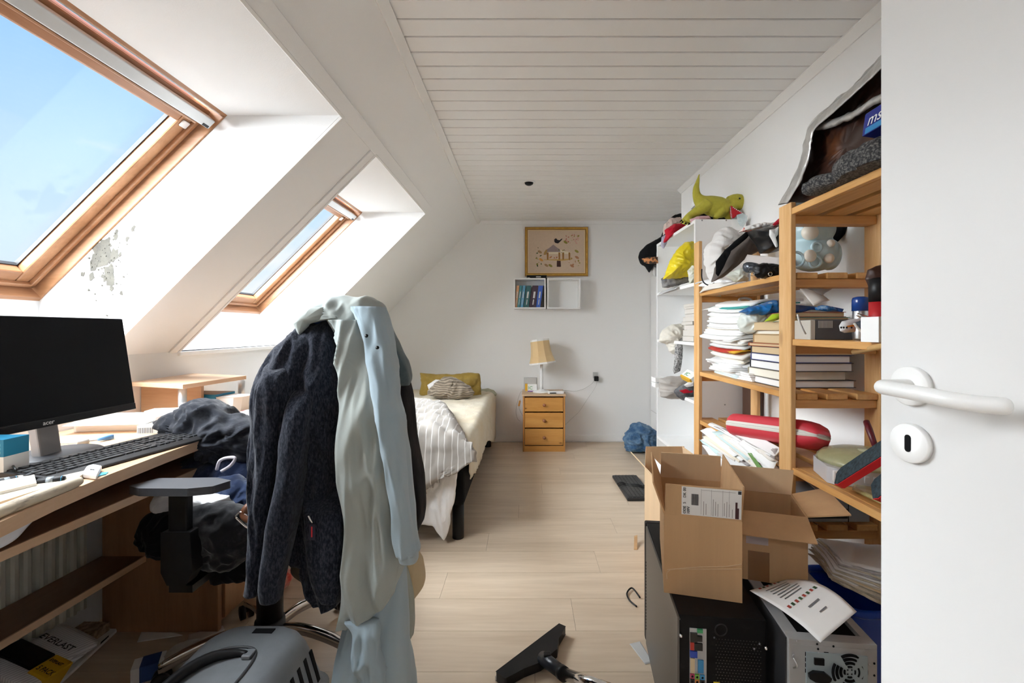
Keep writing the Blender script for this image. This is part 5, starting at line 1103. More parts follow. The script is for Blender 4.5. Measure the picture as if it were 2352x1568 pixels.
puff('cloth', [(1520, 545), (1530, 538), (1534, 548), (1530, 560), (1524, 571), (1518, 564)], 2.95, .015, cloth('lilac cotton', (.38, .36, .46)), label='lilac cloth end hanging off the bookcase corner', cat='cloth', amp=.005)
puff('cloth', [(1584, 504), (1600, 498), (1625, 496), (1632, 502), (1622, 508), (1600, 510), (1588, 511)], 2.56, .03, cloth('pale pink cotton', (.62, .38, .40)), label='pale pink cloth under the dinosaur', cat='cloth', amp=.006, freq=26)
puff('bag', [(1596, 508), (1600, 488), (1625, 482), (1660, 492), (1680, 503), (1680, 512), (1600, 513)], 2.66, .03, black_cloth, label='black bag lying under the dinosaur on the bookcase', cat='bag', amp=.006, back=.08)
puff('bag', [(1588, 478), (1592, 458), (1600, 452), (1606, 470), (1600, 480)], 2.75, .02, mat('thin white plastic', (.78, .78, .77), .4), label='crumpled white bag tucked behind the dinosaur tail', cat='bag', amp=.01, freq=30)
film = mat('clear blue film', (.70, .82, .84), .25, alpha=.45)
puff('bag', [(1692, 494), (1705, 490), (1717, 495), (1716, 505), (1708, 520), (1700, 518), (1694, 506)], 2.485, .004, film, label='clear plastic bag corner hanging beneath the dinosaur head', cat='bag', amp=.004, freq=30, back=.004)

# bookcase shelves
yel = mat('yellow plastic bag', (.78, .62, .015), .35, var=.15, vscale=9)
puff('bag', [(1524, 640), (1540, 605), (1555, 575), (1575, 557), (1592, 557), (1598, 580), (1596, 620), (1582, 634), (1560, 636)], 2.72, .07, yel, label='yellow plastic carrier bag stuffed on the bookcase shelf', cat='bag', amp=.018, freq=18, seed=5, back=.06)
puff('shoe', [(1520, 640), (1530, 634), (1556, 636), (1582, 634), (1590, 646), (1566, 652), (1535, 660), (1522, 660)], 2.80, .05, mat('grey and black mesh', (.10, .10, .11), .9, col2=(.34, .33, .32), vscale=20), label='grey and black running shoes under the yellow bag', cat='shoes', amp=.012, freq=24)
puff('cloth', [(1580, 622), (1590, 610), (1598, 612), (1598, 648), (1584, 650)], 2.6, .03, mat('printed cotton', (.70, .70, .66), .9, col2=(.45, .45, .30), vscale=26), label='pale printed cloth at the near end of the bookcase shelf', cat='cloth', amp=.008, freq=26)
leaf('magazine', [at(1512, 676, 3.10), at(1552, 662, 2.75), at(1560, 655, 2.75), at(1520, 668, 3.12)], mat('silver cover', (.55, .55, .56), .4), label='silver magazine poking out under the shoes', cat='magazine', thick=.004)
r6 = random.Random(3)
zt_ = 1.081
for i, h_ in enumerate((.030, .036, .030, .020, .026, .018, .030, .012, .016)):
    o = thing('book', 'pale paperback, %s%s in the stack on the middle bookcase shelf' % (ORD[i] if i < 8 else 'topmost', '' if i in (0, 8) else ' from the bottom'), 'book', (1.06, 2.68, zt_), group='paperbacks stacked in the bookcase')
    x0 = .955 + r6.uniform(0, .02); y0 = 2.60 + r6.uniform(0, .015)
    MB().box(x0 + .002, x0 + .15, y0 + .002, y0 + .185, zt_ + .001, zt_ + h_ - .001).build('page_block', mat('grey page edges', (.56, .53, .49), .9), o)
    MB().box(x0, x0 + .152, y0, y0 + .187, zt_ + h_ - .0012, zt_ + h_).build('cover', mat('pale cover', (.62, .57, .50), .5), o)
    MB().box(x0, x0 + .152, y0, y0 + .187, zt_, zt_ + .0012).build('cover', mat('pale cover'), o) if False else None
    zt_ += h_ + .0005
towel = cloth('cream towel', (.70, .67, .60), (.62, .57, .47), 8)
puff('towel', [(1514, 783), (1522, 760), (1540, 748), (1560, 745), (1575, 742), (1575, 775), (1565, 780), (1560, 800), (1548, 812), (1538, 806), (1532, 790), (1520, 786)], 2.92, .06, towel, label='cream towel spilling off the middle bookcase shelf', cat='towel', amp=.018, freq=18, seed=4, c=(1548, 775))
puff('scarf', [(1552, 782), (1566, 776), (1568, 800), (1566, 830), (1562, 852), (1548, 858), (1546, 850), (1550, 820)], 2.86, .02, mat('grey mottled knit', (.10, .10, .10), .95, col2=(.50, .49, .48), vscale=120, lo=.42, hi=.58), label='grey mottled knitted scarf hanging down inside the bookcase', cat='scarf', amp=.005, freq=20)
puff('shirt', [(1514, 870), (1535, 866), (1570, 864), (1592, 872), (1594, 905), (1570, 914), (1540, 915), (1518, 910)], 2.82, .08, cloth('taupe cotton', (.42, .39, .36), (.36, .33, .3), 6), label='folded taupe shirts on the lower bookcase shelf', cat='shirt', amp=.014, freq=14, an=(.6, 1, 1.6), seed=8)
for k, (y, lab) in enumerate(((872, 'small flat white carton sticking out above another beside the taupe shirts'), (884, 'lower small flat white carton sticking out beside the taupe shirts'))):
    o = carton('carton', lab, Matrix.Translation(at(1509, y + 5, 2.98) + Vector((.02, .03, 0))), .07, .09, .028, paper_white)
Mb = frame(at(1562, 862, 2.72), (at(1590, 876, 2.62) - at(1562, 862, 2.72)), None, (-.45, -.55, .7))
o = thing('medicine_box', 'tilted white and orange medicine box on the folded taupe shirts', 'box', Mb.translation)
MB().box(0, .085, 0, .06, -.03, 0, Mb).build('carton_body', white_plastic, o)
MB().box(-.0005, .0855, -.0006, .010, -.0305, .0005, Mb).build('orange_band', MATS['orange print'], o)
letters('IC', Mb @ frame((.016, .018, .0006), (1, 0, 0), (0, 1, 0)), .035, MATS['green print'], o)
o = thing('sneaker', 'black and red trainer tossed on the lower bookcase shelf', 'shoe', at(1575, 915, 2.7))
puff('upper', [(1548, 898), (1560, 888), (1580, 878), (1594, 872), (1596, 905), (1585, 915), (1568, 918), (1556, 910)], 2.70, .05, mat('black and grey mesh', (.03, .03, .035), .9, col2=(.18, .18, .19), vscale=18), o, amp=.010, freq=22)
puff('red_panel', [(1560, 897), (1575, 893), (1592, 897), (1590, 902), (1570, 903)], 2.65, .008, red_nylon, o, amp=.001)
puff('collar', [(1571, 884), (1580, 878), (1592, 877), (1592, 886), (1578, 889)], 2.655, .010, white_linen, o, amp=.003)

# ------------------------------------------------------------------ upper shelf of the pine unit
puff('bedding', [(1621, 606), (1623, 572), (1640, 548), (1648, 532), (1662, 524), (1692, 530), (1702, 542), (1684, 556), (1664, 566), (1660, 590), (1648, 606), (1642, 640), (1634, 648), (1628, 630)], 2.16, .07, cloth('off white jersey', (.70, .68, .66)), label='off white jersey bundle at the far end of the upper pine shelf', cat='cloth', amp=.020, freq=17, seed=11, c=(1645, 575))
puff('tote_bag', [(1634, 648), (1645, 612), (1665, 580), (1690, 556), (1722, 530), (1730, 546), (1745, 566), (1735, 580), (1712, 592), (1690, 612), (1660, 636)], 1.98, .06, cloth('taupe felt', (.115, .095, .085), (.16, .135, .12), 6), label='taupe felt tote bag lying on the upper pine shelf', cat='bag', amp=.010, freq=9, seed=4)
puff('tote_lining', [(1645, 600), (1665, 575), (1690, 552), (1716, 530), (1724, 532), (1716, 546), (1690, 562), (1664, 586), (1652, 615), (1650, 635), (1644, 628)], 1.90, .012, black_cloth, label='black flap folded over the taupe tote bag', cat='bag', amp=.006, freq=14)
puff('bag', [(1722, 532), (1750, 526), (1795, 520), (1800, 572), (1775, 578), (1748, 582), (1740, 560)], 1.78, .07, mat('glossy black bag', (.010, .010, .011), .3), label='glossy black bag with white straps behind the middle post', cat='bag', amp=.012, freq=12, seed=6)
puff('strap', [(1768, 528), (1780, 526), (1788, 520), (1785, 540), (1778, 548), (1782, 560), (1786, 566), (1782, 568), (1774, 552), (1768, 540)], 1.70, .008, mat('white strap plastic', (.78, .78, .77), .4), label='white plastic strap curled over the glossy black bag', cat='strap', amp=.003, c=(1776, 540))
puff('bag', [(1698, 533), (1712, 520), (1735, 515), (1770, 513), (1795, 505), (1798, 520), (1770, 524), (1740, 528), (1715, 532)], 1.84, .03, mat('white bag with red print', (.80, .79, .77), .4, col2=(.60, .06, .03), vscale=24, lo=.60, hi=.64), label='white plastic bag with red print on top of the black bag', cat='bag', amp=.010, freq=22)
puff('cloth', [(1775, 515), (1785, 505), (1795, 497), (1797, 512), (1780, 518)], 1.75, .02, red_nylon, label='red cloth peeking out behind the middle post', cat='cloth', amp=.003)
leaf('cardboard', [at(1719, 586, 1.80), at(1795, 592, 1.62), at(1795, 608, 1.62), at(1708, 606, 1.80)], mat('grey board', (.52, .48, .46), .8), label='grey cardboard sheet leaning behind the camcorder', cat='cardboard', thick=.006)
cm_ = thing('camcorder', 'black camcorder with round dials lying on the upper pine shelf', 'camcorder', at(1750, 640, 1.68))
MB().tube(smooth_path([at(1710, 615, 1.70), at(1720, 614, 1.70), at(1738, 616, 1.68)], 6), [.008, .018, .020, .020, .020, .019, .018], 16).build('lens_barrel', mat('gunmetal', (.09, .10, .12), .25, metal=.5), cm_)
puff('camcorder_body', [(1732, 612), (1752, 605), (1790, 608), (1795, 628), (1775, 638), (1740, 638), (1730, 628)], 1.64, .025, black_plastic, cm_, amp=.007, freq=26, seed=3)
for px in (1728, 1769):
    p = at(px, 629, 1.61); MB().tube([p + Vector((math.cos(a) * .0065, 0, math.sin(a) * .0065)) for a in [6.2832 * i / 16 for i in range(16)]], .0014, 6, closed=True).build('dial_ring', chrome, cm_)
cols = [paper_white, mat('warm paper', (.80, .76, .70), .8), mat('grey paper', (.66, .66, .66), .8), mat('pale blue paper', (.66, .76, .78), .8), paper_cream]
for i, (a, b, c, d) in enumerate((((1600, 656, 2.30), (1640, 660, 2.12), (1690, 645, 2.00), (1625, 643, 2.2)), ((1606, 672, 2.24), (1650, 660, 2.02), (1690, 648, 1.92), (1620, 655, 2.2)), ((1596, 650, 2.30), (1625, 655, 2.2), (1665, 645, 2.05), (1630, 640, 2.25)))):
    leaf('paper_sheets', [at(*a), at(*b), at(*c), at(*d)], cols[i % 3], label=('white', 'off white', 'grey')[i] + ' loose paper lying over the front edge of the upper pine shelf', group='loose papers on the upper pine shelf', bend=.012, thick=.006, seed=i)
puff('bag', [(1668, 634), (1690, 622), (1705, 616), (1712, 630), (1715, 645), (1690, 646)], 1.86, .03, mat('clear crinkled plastic', (.72, .75, .68), .3, col2=(.50, .55, .20), vscale=14, lo=.6, hi=.7), label='crinkled clear plastic wrapping with a green sticker on the upper pine shelf', cat='wrapper', amp=.012, freq=26)
cord('cable', [at(1612, 618, 2.2), at(1612, 638, 2.18), at(1618, 650, 2.16), at(1630, 655, 2.15), at(1640, 650, 2.12)], .003, black_plastic, None, label='thin black cable looped at the far end of the upper pine shelf')

# pale blue hippo money bank seen between the posts
hip = thing('money_bank', 'pale blue ceramic hippo money bank with cream snout and paws', 'money bank', at(1875, 618, 1.62))
glaze = mat('pale blue glaze', (.52, .70, .76), .35, var=.15, vscale=5)
glaze_c = mat('cream glaze', (.80, .75, .65), .35)
Yh = 1.66; S_ = Yh / F
m = MB()
def ball(px, py, rx, rz, ry, dy=0.0, M_=None):
    c = at(px, py, Yh) + Vector((0, dy, 0)); rings = []
    for j in range(1, 14):
        a = math.pi * j / 14 - math.pi / 2; rings.append([c + Vector((rx * S_ * math.cos(a) * math.cos(b), ry * S_ * math.cos(a) * math.sin(b), rz * S_ * math.sin(a))) for b in [6.2832 * i / 20 for i in range(20)]])
    (M_ or m).loft(rings)
ball(1868, 582, 57, 42, 48); ball(1862, 530, 48, 36, 42, -.01); ball(1885, 503, 9, 10, 6); ball(1845, 503, 9, 10, 6); ball(1905, 585, 22, 36, 30)
o = m.build('bank_body', glaze, hip, fix=True); rm = o.modifiers.new('fuse', 'REMESH'); rm.mode = 'VOXEL'; rm.voxel_size = .005; rm.use_smooth_shade = True
o.modifiers.new('soften', 'SMOOTH').iterations = 4
m2 = MB(); ball(1836, 542, 18, 17, 14, -.062, m2); m2.build('snout', glaze_c, hip)
for (px, py, r) in ((1878, 567, 8.5), (1874, 600, 11), (1832, 595, 14)):
    m2 = MB(); ball(px, py, r, r, 8, -.072, m2); m2.build('paw_pad', glaze_c, hip)
    p = at(px, py, Yh - .076); MB().tube([p + Vector((math.cos(a) * (r + 2) * S_, .006, math.sin(a) * (r + 2) * S_)) for a in [6.2832 * i / 18 for i in range(18)]], .005, 7, closed=True).build('paw_rim', glaze, hip)
m2 = MB(); ball(1844, 519, 3, 4, 3, -.066, m2); m2.build('eye', black_plastic, hip)
puff('bag', [(1905, 505), (1950, 500), (1955, 512), (1935, 540), (1918, 560), (1905, 555)], 1.78, .03, black_cloth, label='black cloth bag slouching behind the hippo money bank', cat='bag', amp=.006)
puff('bedding', [(1918, 560), (1945, 515), (1985, 502), (1988, 620), (1920, 622)], 1.98, .03, cloth('silver grey lining', (.48, .47, .47), (.36, .35, .35), 6), label='silver grey padded cover standing against the wall behind the hippo', cat='cloth', amp=.010, freq=10)

# ------------------------------------------------------------------ paper stacks and books on the second pine shelf
z = .9425; r7 = random.Random(8)
spec_ = [(.016, 3), (.010, 0), (.022, 0), (.018, 0), (.012, 2), (.024, 4), (.012, 1), (.008, 'y'), (.009, 'r'), (.010, 2), (.022, 1), (.014, 0), (.012, 0), (.020, 0), (.010, 4), (.022, 0), (.018, 0), (.012, 1), (.014, 0), (.016, 0), (.006, 't'), (.012, 0)]
cover_m = {'r': mat('red cover', (.45, .03, .02), .5), 'y': mat('yellow cover', (.68, .38, .02), .5), 't': mat('turquoise cover', (.05, .35, .33), .5)}
for i, (h_, cidx) in enumerate(spec_):
    cm = cover_m.get(cidx) or cols[cidx]
    shift = -.05 * (i > 11) * (1 if i < 18 else .4); rot = r7.uniform(-9, 9) + (10 if i > 12 else 0)
    Mx = TR((1.005 + r7.uniform(-.012, .012), 2.06 + r7.uniform(-.03, .03) - (.05 if i > 14 else 0), z), 0, 0, rot)
    sag = .0 if i < 4 else r7.uniform(.015, .05)
    hw, hl = .115 + r7.uniform(-.008, .008), .15 + r7.uniform(-.012, .01)
    layers = max(1, int(h_ / .007)); lab = '%s %s, %s%s in the leaning pile on the second pine shelf' % ({'r': 'red covered', 'y': 'yellow covered', 't': 'turquoise covered', 0: 'white', 1: 'off white', 2: 'grey', 3: 'pale blue', 4: 'cream'}[cidx], 'paper bundle' if h_ > .015 else 'magazine', ORD[i], '' if i in (0, 21) else ' from below')
    o = thing('magazine', lab, 'magazine', Mx.translation, group='leaning paper stack on the second pine shelf')
    for k_ in range(layers):
        zz0 = h_ * k_ / layers; th1 = h_ / layers * .86; jx = r7.uniform(-.006, .006); jy = r7.uniform(-.006, .006)
        def fn(u, v, zz0=zz0, th1=th1, jx=jx, jy=jy, Mx=Mx, sag=sag, hw=hw, hl=hl):
            x = -hw + 2 * hw * u + jx; y = -hl + 2 * hl * v + jy
            d = max(0, (-x - .02)) / .10; e_ = max(0, y - .05) / .1
            return Mx @ Vector((x, y, zz0 + th1 - sag * d * d * .6 + .01 * e_ * (sag > 0)))
        mm = MB(); mm.grid(fn, 8, 4, th1); mm.build('leaves', cm if k_ in (0, layers - 1) else cols[0], o, fix=True)
    z += h_ + .0008
zb_ = .9425
tan = mat('tan page edges', (.60, .45, .27), .9); crm = mat('ivory page edges', (.78, .74, .64), .9); wht = mat('white page edges', (.80, .79, .78), .9)
bkspec = [(.026, wht, (.05, .05, .06), .27, 'bottom white paged hardback of the tall stack on the second pine shelf'), (.031, crm, (.30, .27, .20), .245, 'thick ivory paged hardback second from the bottom of the tall stack'), (.030, wht, (.02, .02, .03), .255, 'white paged hardback with black boards low in the tall stack'), (.026, wht, (.06, .07, .22), .25, 'white paged hardback with navy boards in the tall stack'), (.028, tan, (.04, .04, .05), .258, 'tan paged hardback with dark boards in the middle of the tall stack'), (.012, tan, (.40, .10, .04), .235, 'slim tan paperback with a red spine in the tall stack'), (.033, tan, (.46, .30, .14), .235, 'thick tan paperback above the slim red spined one in the tall stack'), (.015, crm, (.50, .36, .20), .245, 'ivory paged paperback near the top of the tall stack'), (.031, tan, (.52, .36, .2), .23, 'thick tan paperback near the top of the tall stack'), (.015, tan, (.08, .30, .26), .20, 'small tan paperback with a green cover near the top of the tall stack'), (.018, tan, (.36, .08, .05), .19, 'topmost small tan paperback of the tall stack')]
for i, (h_, pm, cc, dp, lab) in enumerate(bkspec):
    Mx = TR((.905 + r7.uniform(0, .010) + (.035 if i > 8 else 0), 1.615 + r7.uniform(-.006, .012), zb_), 0, 0, r7.uniform(-2.5, 2.5))
    o = thing('book', lab, 'book', Mx.translation, group='tall book stack on the second pine shelf')
    cv = mat('board %d' % i, cc, .5); wd_ = .16 + dp * .25
    MB().box(.003, dp - .006, .003, wd_, .002, h_ - .002, Mx).build('page_block', pm, o)
    for (a, b) in ((0, .002), (h_ - .002, h_)): MB().box(0, dp, 0, wd_ + .003, a, b, Mx).build('cover', cv, o)
    MB().box(0, dp, wd_, wd_ + .004, .002, h_ - .002, Mx).build('spine', cv, o)
    zb_ += h_ + .0006
for i in range(4):
    Mx = TR((.895, 1.86, .9425 + i * .0085), 0, 0, 6 - i * 5); o = MB().box(0, .12, -.05, .06, 0, .0075, Mx).build('booklet', cols[0], None, label='small white booklet, %s in the low pile between the book stack and the papers' % ('lowest', 'second lowest', 'second highest', 'topmost')[i], cat='booklet', group='low pile of white booklets', bevel=.001)
puff('bag', [(1698, 742), (1700, 722), (1722, 706), (1750, 700), (1770, 716), (1765, 740), (1745, 757), (1720, 766), (1704, 758)], 1.85, .05, mat('milky plastic bag', (.74, .78, .72), .3, alpha=.85), label='milky plastic bag spread over the leaning paper stack', cat='bag', amp=.016, freq=18, seed=2)
puff('bag', [(1700, 716), (1725, 704), (1750, 700), (1770, 692), (1795, 690), (1796, 722), (1770, 722), (1745, 720), (1720, 722)], 1.80, .04, mat('blue plastic bag', (.01, .16, .48), .3, col2=(.55, .68, .72), vscale=12, lo=.58, hi=.64), label='blue printed plastic bag on top of the book stack', cat='bag', amp=.016, freq=18, seed=7)
puff('bag', [(1756, 738), (1775, 722), (1795, 718), (1796, 730), (1775, 738)], 1.66, .02, mat('lime plastic', (.42, .60, .03), .35), label='lime green plastic corner on the topmost books', cat='bag', amp=.004)
leaf('paper_sheets', [at(1606, 714, 2.30), at(1660, 722, 2.1), at(1720, 702, 1.95), at(1650, 702, 2.2)], cols[0], label='curled white sheet lying across the top of the paper stack', bend=.02, thick=.002)
puff('bag', [(1640, 682), (1655, 676), (1674, 682), (1668, 694), (1658, 701), (1648, 692)], 2.30, .012, mat('mint printed wrapper', (.55, .66, .58), .5), label='mint coloured paper bag corner hanging below the upper pine shelf', cat='bag', amp=.004)

# near bay, shelf at eye level
o = thing('shoe_box', 'charcoal cardboard box with a barcode label on the eye level pine shelf', 'box', (.95, 1.40, 1.1195))
Ms = TR((.882, 1.385, 1.1195), 0, 0, -3)
MB().box(0, .19, 0, .09, 0, .062, Ms).build('carton_body', mat('charcoal card', (.075, .075, .08), .6), o, bevel=.002)
MB().box(.008, .05, -.0008, 0, .036, .058, Ms).build('barcode', stripes('barcode print two', (.62, .60, .56), (.08, .08, .08), 'x', .004, .5), o)
MB().box(-.016, -.0005, .0, .09, 0, .060, Ms).build('box_end', mat('greige card', (.50, .46, .40), .7), o, bevel=.002)
letters('nord lux', Ms @ frame((.083, -.0006, .030), (1, 0, 0), (0, 0, 1)), .013, mat('grey print two', (.35, .33, .31), .6), o)
letters('LL', Ms @ frame((.105, -.0006, .010), (1, 0, 0), (0, 0, 1)), .018, mat('grey print two'if False else 'grey print three', (.45, .43, .41), .6), o)
leaf('folder', [at(1828, 712, 1.50), at(1900, 716, 1.50), at(1935, 716, 1.42), at(1828, 700, 1.55)], mat('blue folder', (.01, .06, .24), .35), label='dark blue plastic folder lying on the charcoal box', cat='folder', thick=.010, bend=.004)
puff('bag', [(1872, 706), (1888, 701), (1910, 704), (1925, 712), (1900, 714), (1875, 712)], 1.44, .012, MATS['blue plastic bag'], label='small blue and clear wrapper on the dark blue folder', cat='wrapper', amp=.004, freq=30)
MB().tube(smooth_path([at(1832, 722, 1.37), at(1836, 738, 1.365), at(1846, 760, 1.365), at(1850, 766, 1.37)], 10), .003, 6).build('cable', mat('pale cable', (.6, .58, .55), .5), None, label='pale cable hanging in front of the charcoal box end', cat='cable')
o = thing('remote_control', 'white handheld remote lying at the front of the eye level shelf', 'remote control', at(1945, 765, 1.30))
puff('remote_body', [(1928, 748), (1934, 738), (1955, 733), (1975, 730), (1972, 745), (1964, 752), (1962, 762), (1940, 764), (1930, 760)], 1.28, .014, mat('pale grey plastic', (.62, .63, .64), .4), o, amp=.001)
puff('orange_panel', [(1945, 748), (1962, 745), (1964, 749), (1946, 752)], 1.262, .003, mat('orange plastic', (.70, .25, .03), .4), o, amp=0)
for px in (1932, 1938, 1945, 1956): MB().lathe([(.003, 0), (0, .001)], at(px, 752, 1.259), 8, frame((0, 0, 0), (1, 0, 0), None, (0, -1, 0)).to_3x3()).build('button', black_plastic, o)
o = thing('camera_case', 'black zipped camera pouch lying open beside the white remote', 'pouch', at(1995, 768, 1.22))
puff('pouch', [(1962, 742), (1980, 735), (2010, 740), (2040, 748), (2040, 768), (1995, 767), (1975, 758)], 1.22, .020, mat('slate lining', (.06, .07, .09), .8), o, amp=.004)
MB().tube(smooth_path([at(1962, 742, 1.20), at(1975, 758, 1.195), at(1992, 766, 1.19), at(2030, 768, 1.18)], 14), .0032, 6).build('zip_edge', mat('cream piping', (.66, .62, .56), .6), o)
MB().tube(smooth_path([at(1968, 722, 1.22), at(1985, 728, 1.21), at(2010, 734, 1.2), at(2035, 742, 1.19)], 10), .005, 6).build('steel_clip', chrome, o)
fk = thing('vacuum_flask', 'silver vacuum flask with a blue cap on the eye level shelf', 'flask', (0, 0, 0)); fp = Vector((at(1977, 0, 1.34).x, 1.34, 1.1195)); fk.location = fp; ORG[fk] = fp
MB().lathe([(.0195, 0), (.0205, .005), (.0205, .085), (.019, .088)], fp, 24).build('flask_body', steel, fk)
MB().lathe([(.0225, .086), (.0225, .118), (.020, .125), (.010, .128), (0, .128)], fp, 24).build('cap', mat('glossy blue cap', (.01, .05, .24), .2), fk)
MB().box(fp.x + .008, fp.x + .026, fp.y - .01, fp.y + .01, 1.1195 + .075, 1.1195 + .12).build('spout_latch', MATS['glossy blue cap'], fk, bevel=.004)
MB().box(fp.x + .020, fp.x + .028, fp.y - .004, fp.y + .008, 1.12, 1.2).build('carry_strap', mat('maroon strap', (.20, .02, .03), .5), fk)
MB().lathe([(.0085, 0), (.0085, .03), (.006, .034)], (at(1964, 0, 1.36).x, 1.42, 1.1195), 14).build('bottle_cap', mat('sea green plastic', (.12, .42, .28), .4), None, label='sea green bottle cap standing behind the flask', cat='cap')
o = thing('spray_can', 'black and red spray can beside the flask', 'can', Vector((at(2018, 0, 1.22).x, 1.22, 1.1195)))
MB().lathe([(.022, 0), (.022, .105)], ORG[o], 20).build('can_body', mat('red can', (.45, .015, .02), .35), o)
MB().lathe([(.0225, .1052), (.0225, .165), (.012, .17)], ORG[o], 20).build('cap', black_plastic, o)
o = carton('carton', 'plain white carton at the near end of the eye level shelf', TR((at(2030, 0, 1.12).x, 1.12, 1.1195), 0, 0, 8), .08, .05, .062, paper_white)
puff('hat', [(1988, 640), (1995, 620), (2012, 612), (2045, 605), (2045, 665), (2010, 668), (1996, 660)], 1.24, .02, mat('dark brown leather', (.045, .018, .012), .45), label='dark brown leather cap wedged under the top pine shelf', cat='cap', amp=.004)
MB().tube([at(1962, 808, 1.25), at(2080, 783, .98)], .0075, 14).build('dowel', wood('pale dowel', (.60, .38, .15), (.5, .3, .11), 'x', 20), None, label='loose round wooden dowel sticking out of the shelving', cat='dowel')

leaf('letter', [at(1832, 658, 1.70), at(1860, 655, 1.70), at(1905, 690, 1.66), at(1868, 702, 1.66)], cols[1], label='white printed letter hanging down behind the middle post', cat='letter', thick=.002, bend=.01)
puff('bag', [(1846, 660), (1872, 650), (1925, 645), (1918, 658), (1895, 672), (1888, 678), (1870, 668)], 1.64, .008, mat('grey poly bag', (.42, .42, .43), .3, alpha=.9), label='grey plastic bag corner drooping below the hippo shelf', cat='bag', amp=.004, freq=26)
MB().tube([at(1712, 690, 2.20) + Vector((math.cos(a) * .03, math.sin(a) * .012, math.sin(a) * .012)) for a in [6.2832 * i / 20 for i in range(20)]], .006, 7, closed=True).build('cable_coil', cable_w, None, label='coil of white cable under the far end of the upper pine shelf', cat='cable')
# ------------------------------------------------------------------ sack, gloves and box on the top pine shelf
XS = .885
sack = thing('sack', 'large brown lined foil sack lying open on the top pine shelf', 'bag', onx(1900, 440, XS))
brown_foil = mat('brown printed foil', (.030, .012, .008), .3, col2=(.16, .055, .02), vscale=11, lo=.5, hi=.75)
out_foil = mat('silver foil', (.55, .54, .52), .3, metal=.4, var=.3, vscale=25, bump=.5, bscale=60, bdist=.004)
inner = [(1800, 466), (1830, 420), (1850, 370), (1858, 330), (1866, 300), (1880, 278), (1920, 248), (1965, 205), (2010, 160), (2060, 112), (2095, 80), (2110, 250), (2100, 372), (2040, 398), (1950, 430), (1850, 464)]
puff('sack_inside', [onx(x, y, XS + .09) if False else onx(x, y, XS + .05) for x, y in inner], 0, .0, brown_foil, sack, push=(1, 0, 0), amp=.010, freq=14, back=.20, seed=3)
rim_o = [(1787, 470), (1815, 425), (1842, 360), (1850, 318), (1862, 286), (1905, 245), (1950, 205), (2000, 158), (2040, 118), (2090, 70)]
rim_i = [(1806, 466), (1834, 420), (1853, 370), (1860, 330), (1868, 298), (1912, 258), (1960, 215), (2010, 168), (2050, 130), (2098, 84)]
po = smooth_path([onx(x, y, XS + .03) for x, y in rim_o], 40); pi = smooth_path([onx(x, y, XS - .012) for x, y in rim_i], 40)
m = MB(); m.grid(lambda u, v: pi[int(round(u * 40))].lerp(po[int(round(u * 40))], v) + Vector((-.010 * math.sin(v * 3.14), 0, 0)) + Vector((1, 0, .3)) * .006 * fold((u * 3, v, 0), 3, 4), 40, 6, .0025); m.build('sack_rim', out_foil, sack, fix=True)
m = MB(); m.grid(lambda u, v: po[int(round(u * 40))].lerp(po[int(round(u * 40))] + Vector((.24, 0, -.03)), v) + Vector((0, 0, .012 * fold((u * 3, v * 2, 1), 2.5, 6))), 40, 8, .0025); m.build('sack_back', out_foil, sack, fix=True)
pb = smooth_path([onx(x, y, XS + .02) for x, y in ((1876, 282), (1905, 276), (1940, 262), (1975, 245), (2000, 226), (2040, 205))], 20)
m = MB(); m.grid(lambda u, v: pb[int(round(u * 20))] + Vector((0, 0, -.020 * v - .006 * fold((u * 4, v, 2), 4, 2))) + Vector((-.008 * math.sin(v * 3), 0, 0)), 20, 4, .002); m.build('inner_fold', out_foil, sack, fix=True)
bx = thing('product_box', 'blue product box showing white lettering inside the foil sack', 'box', onx(2010, 300, XS))
Mq = frame(onx(1987, 262, XS - .02), onx(2060, 215, XS - .02) - onx(1987, 262, XS - .02), None, (-1, 0, .15))
qh = (onx(1996, 308, XS - .02) - onx(1987, 262, XS - .02)).length
MB().box(0, .12, -qh, 0, -.05, 0, Mq).build('box_body', mat('royal blue print', (.006, .02, .22), .3), bx, bevel=.002)
MB().box(.01, .12, -qh * .98, -qh * .72, 0, .0006, Mq).build('cyan_band', mat('cyan print', (.02, .22, .50), .35), bx)
letters('msi', Mq @ frame((.014, -qh * .66, .0006), (1, 0, 0), (0, 1, 0)), .040, white_plastic, bx, shear=.25)
knit = mat('grey marl knit', (.030, .030, .033), .95, col2=(.17, .165, .155), vscale=160, lo=.45, hi=.62, bump=.8, bscale=260, bdist=.003)
for pts, lab, sd in (([(1925, 408), (1926, 388), (1942, 366), (1968, 346), (2000, 330), (2040, 312), (2060, 330), (2060, 388), (2020, 402), (1995, 398), (1975, 412), (1950, 420), (1932, 420)], 'grey marl knitted glove draped over the blue product box', 3), ([(1857, 440), (1862, 424), (1885, 410), (1910, 400), (1930, 395), (1938, 408), (1925, 424), (1900, 432), (1875, 446), (1862, 448)], 'second grey marl glove lying at the far end of the top shelf', 5)):
    puff('glove', [onx(x, y, XS - .035) for x, y in pts], 0, .035, knit, None, label=lab, cat='glove', push=(1, 0, 0), amp=.014, freq=20, back=.05, seed=sd, zmin=1.5465)

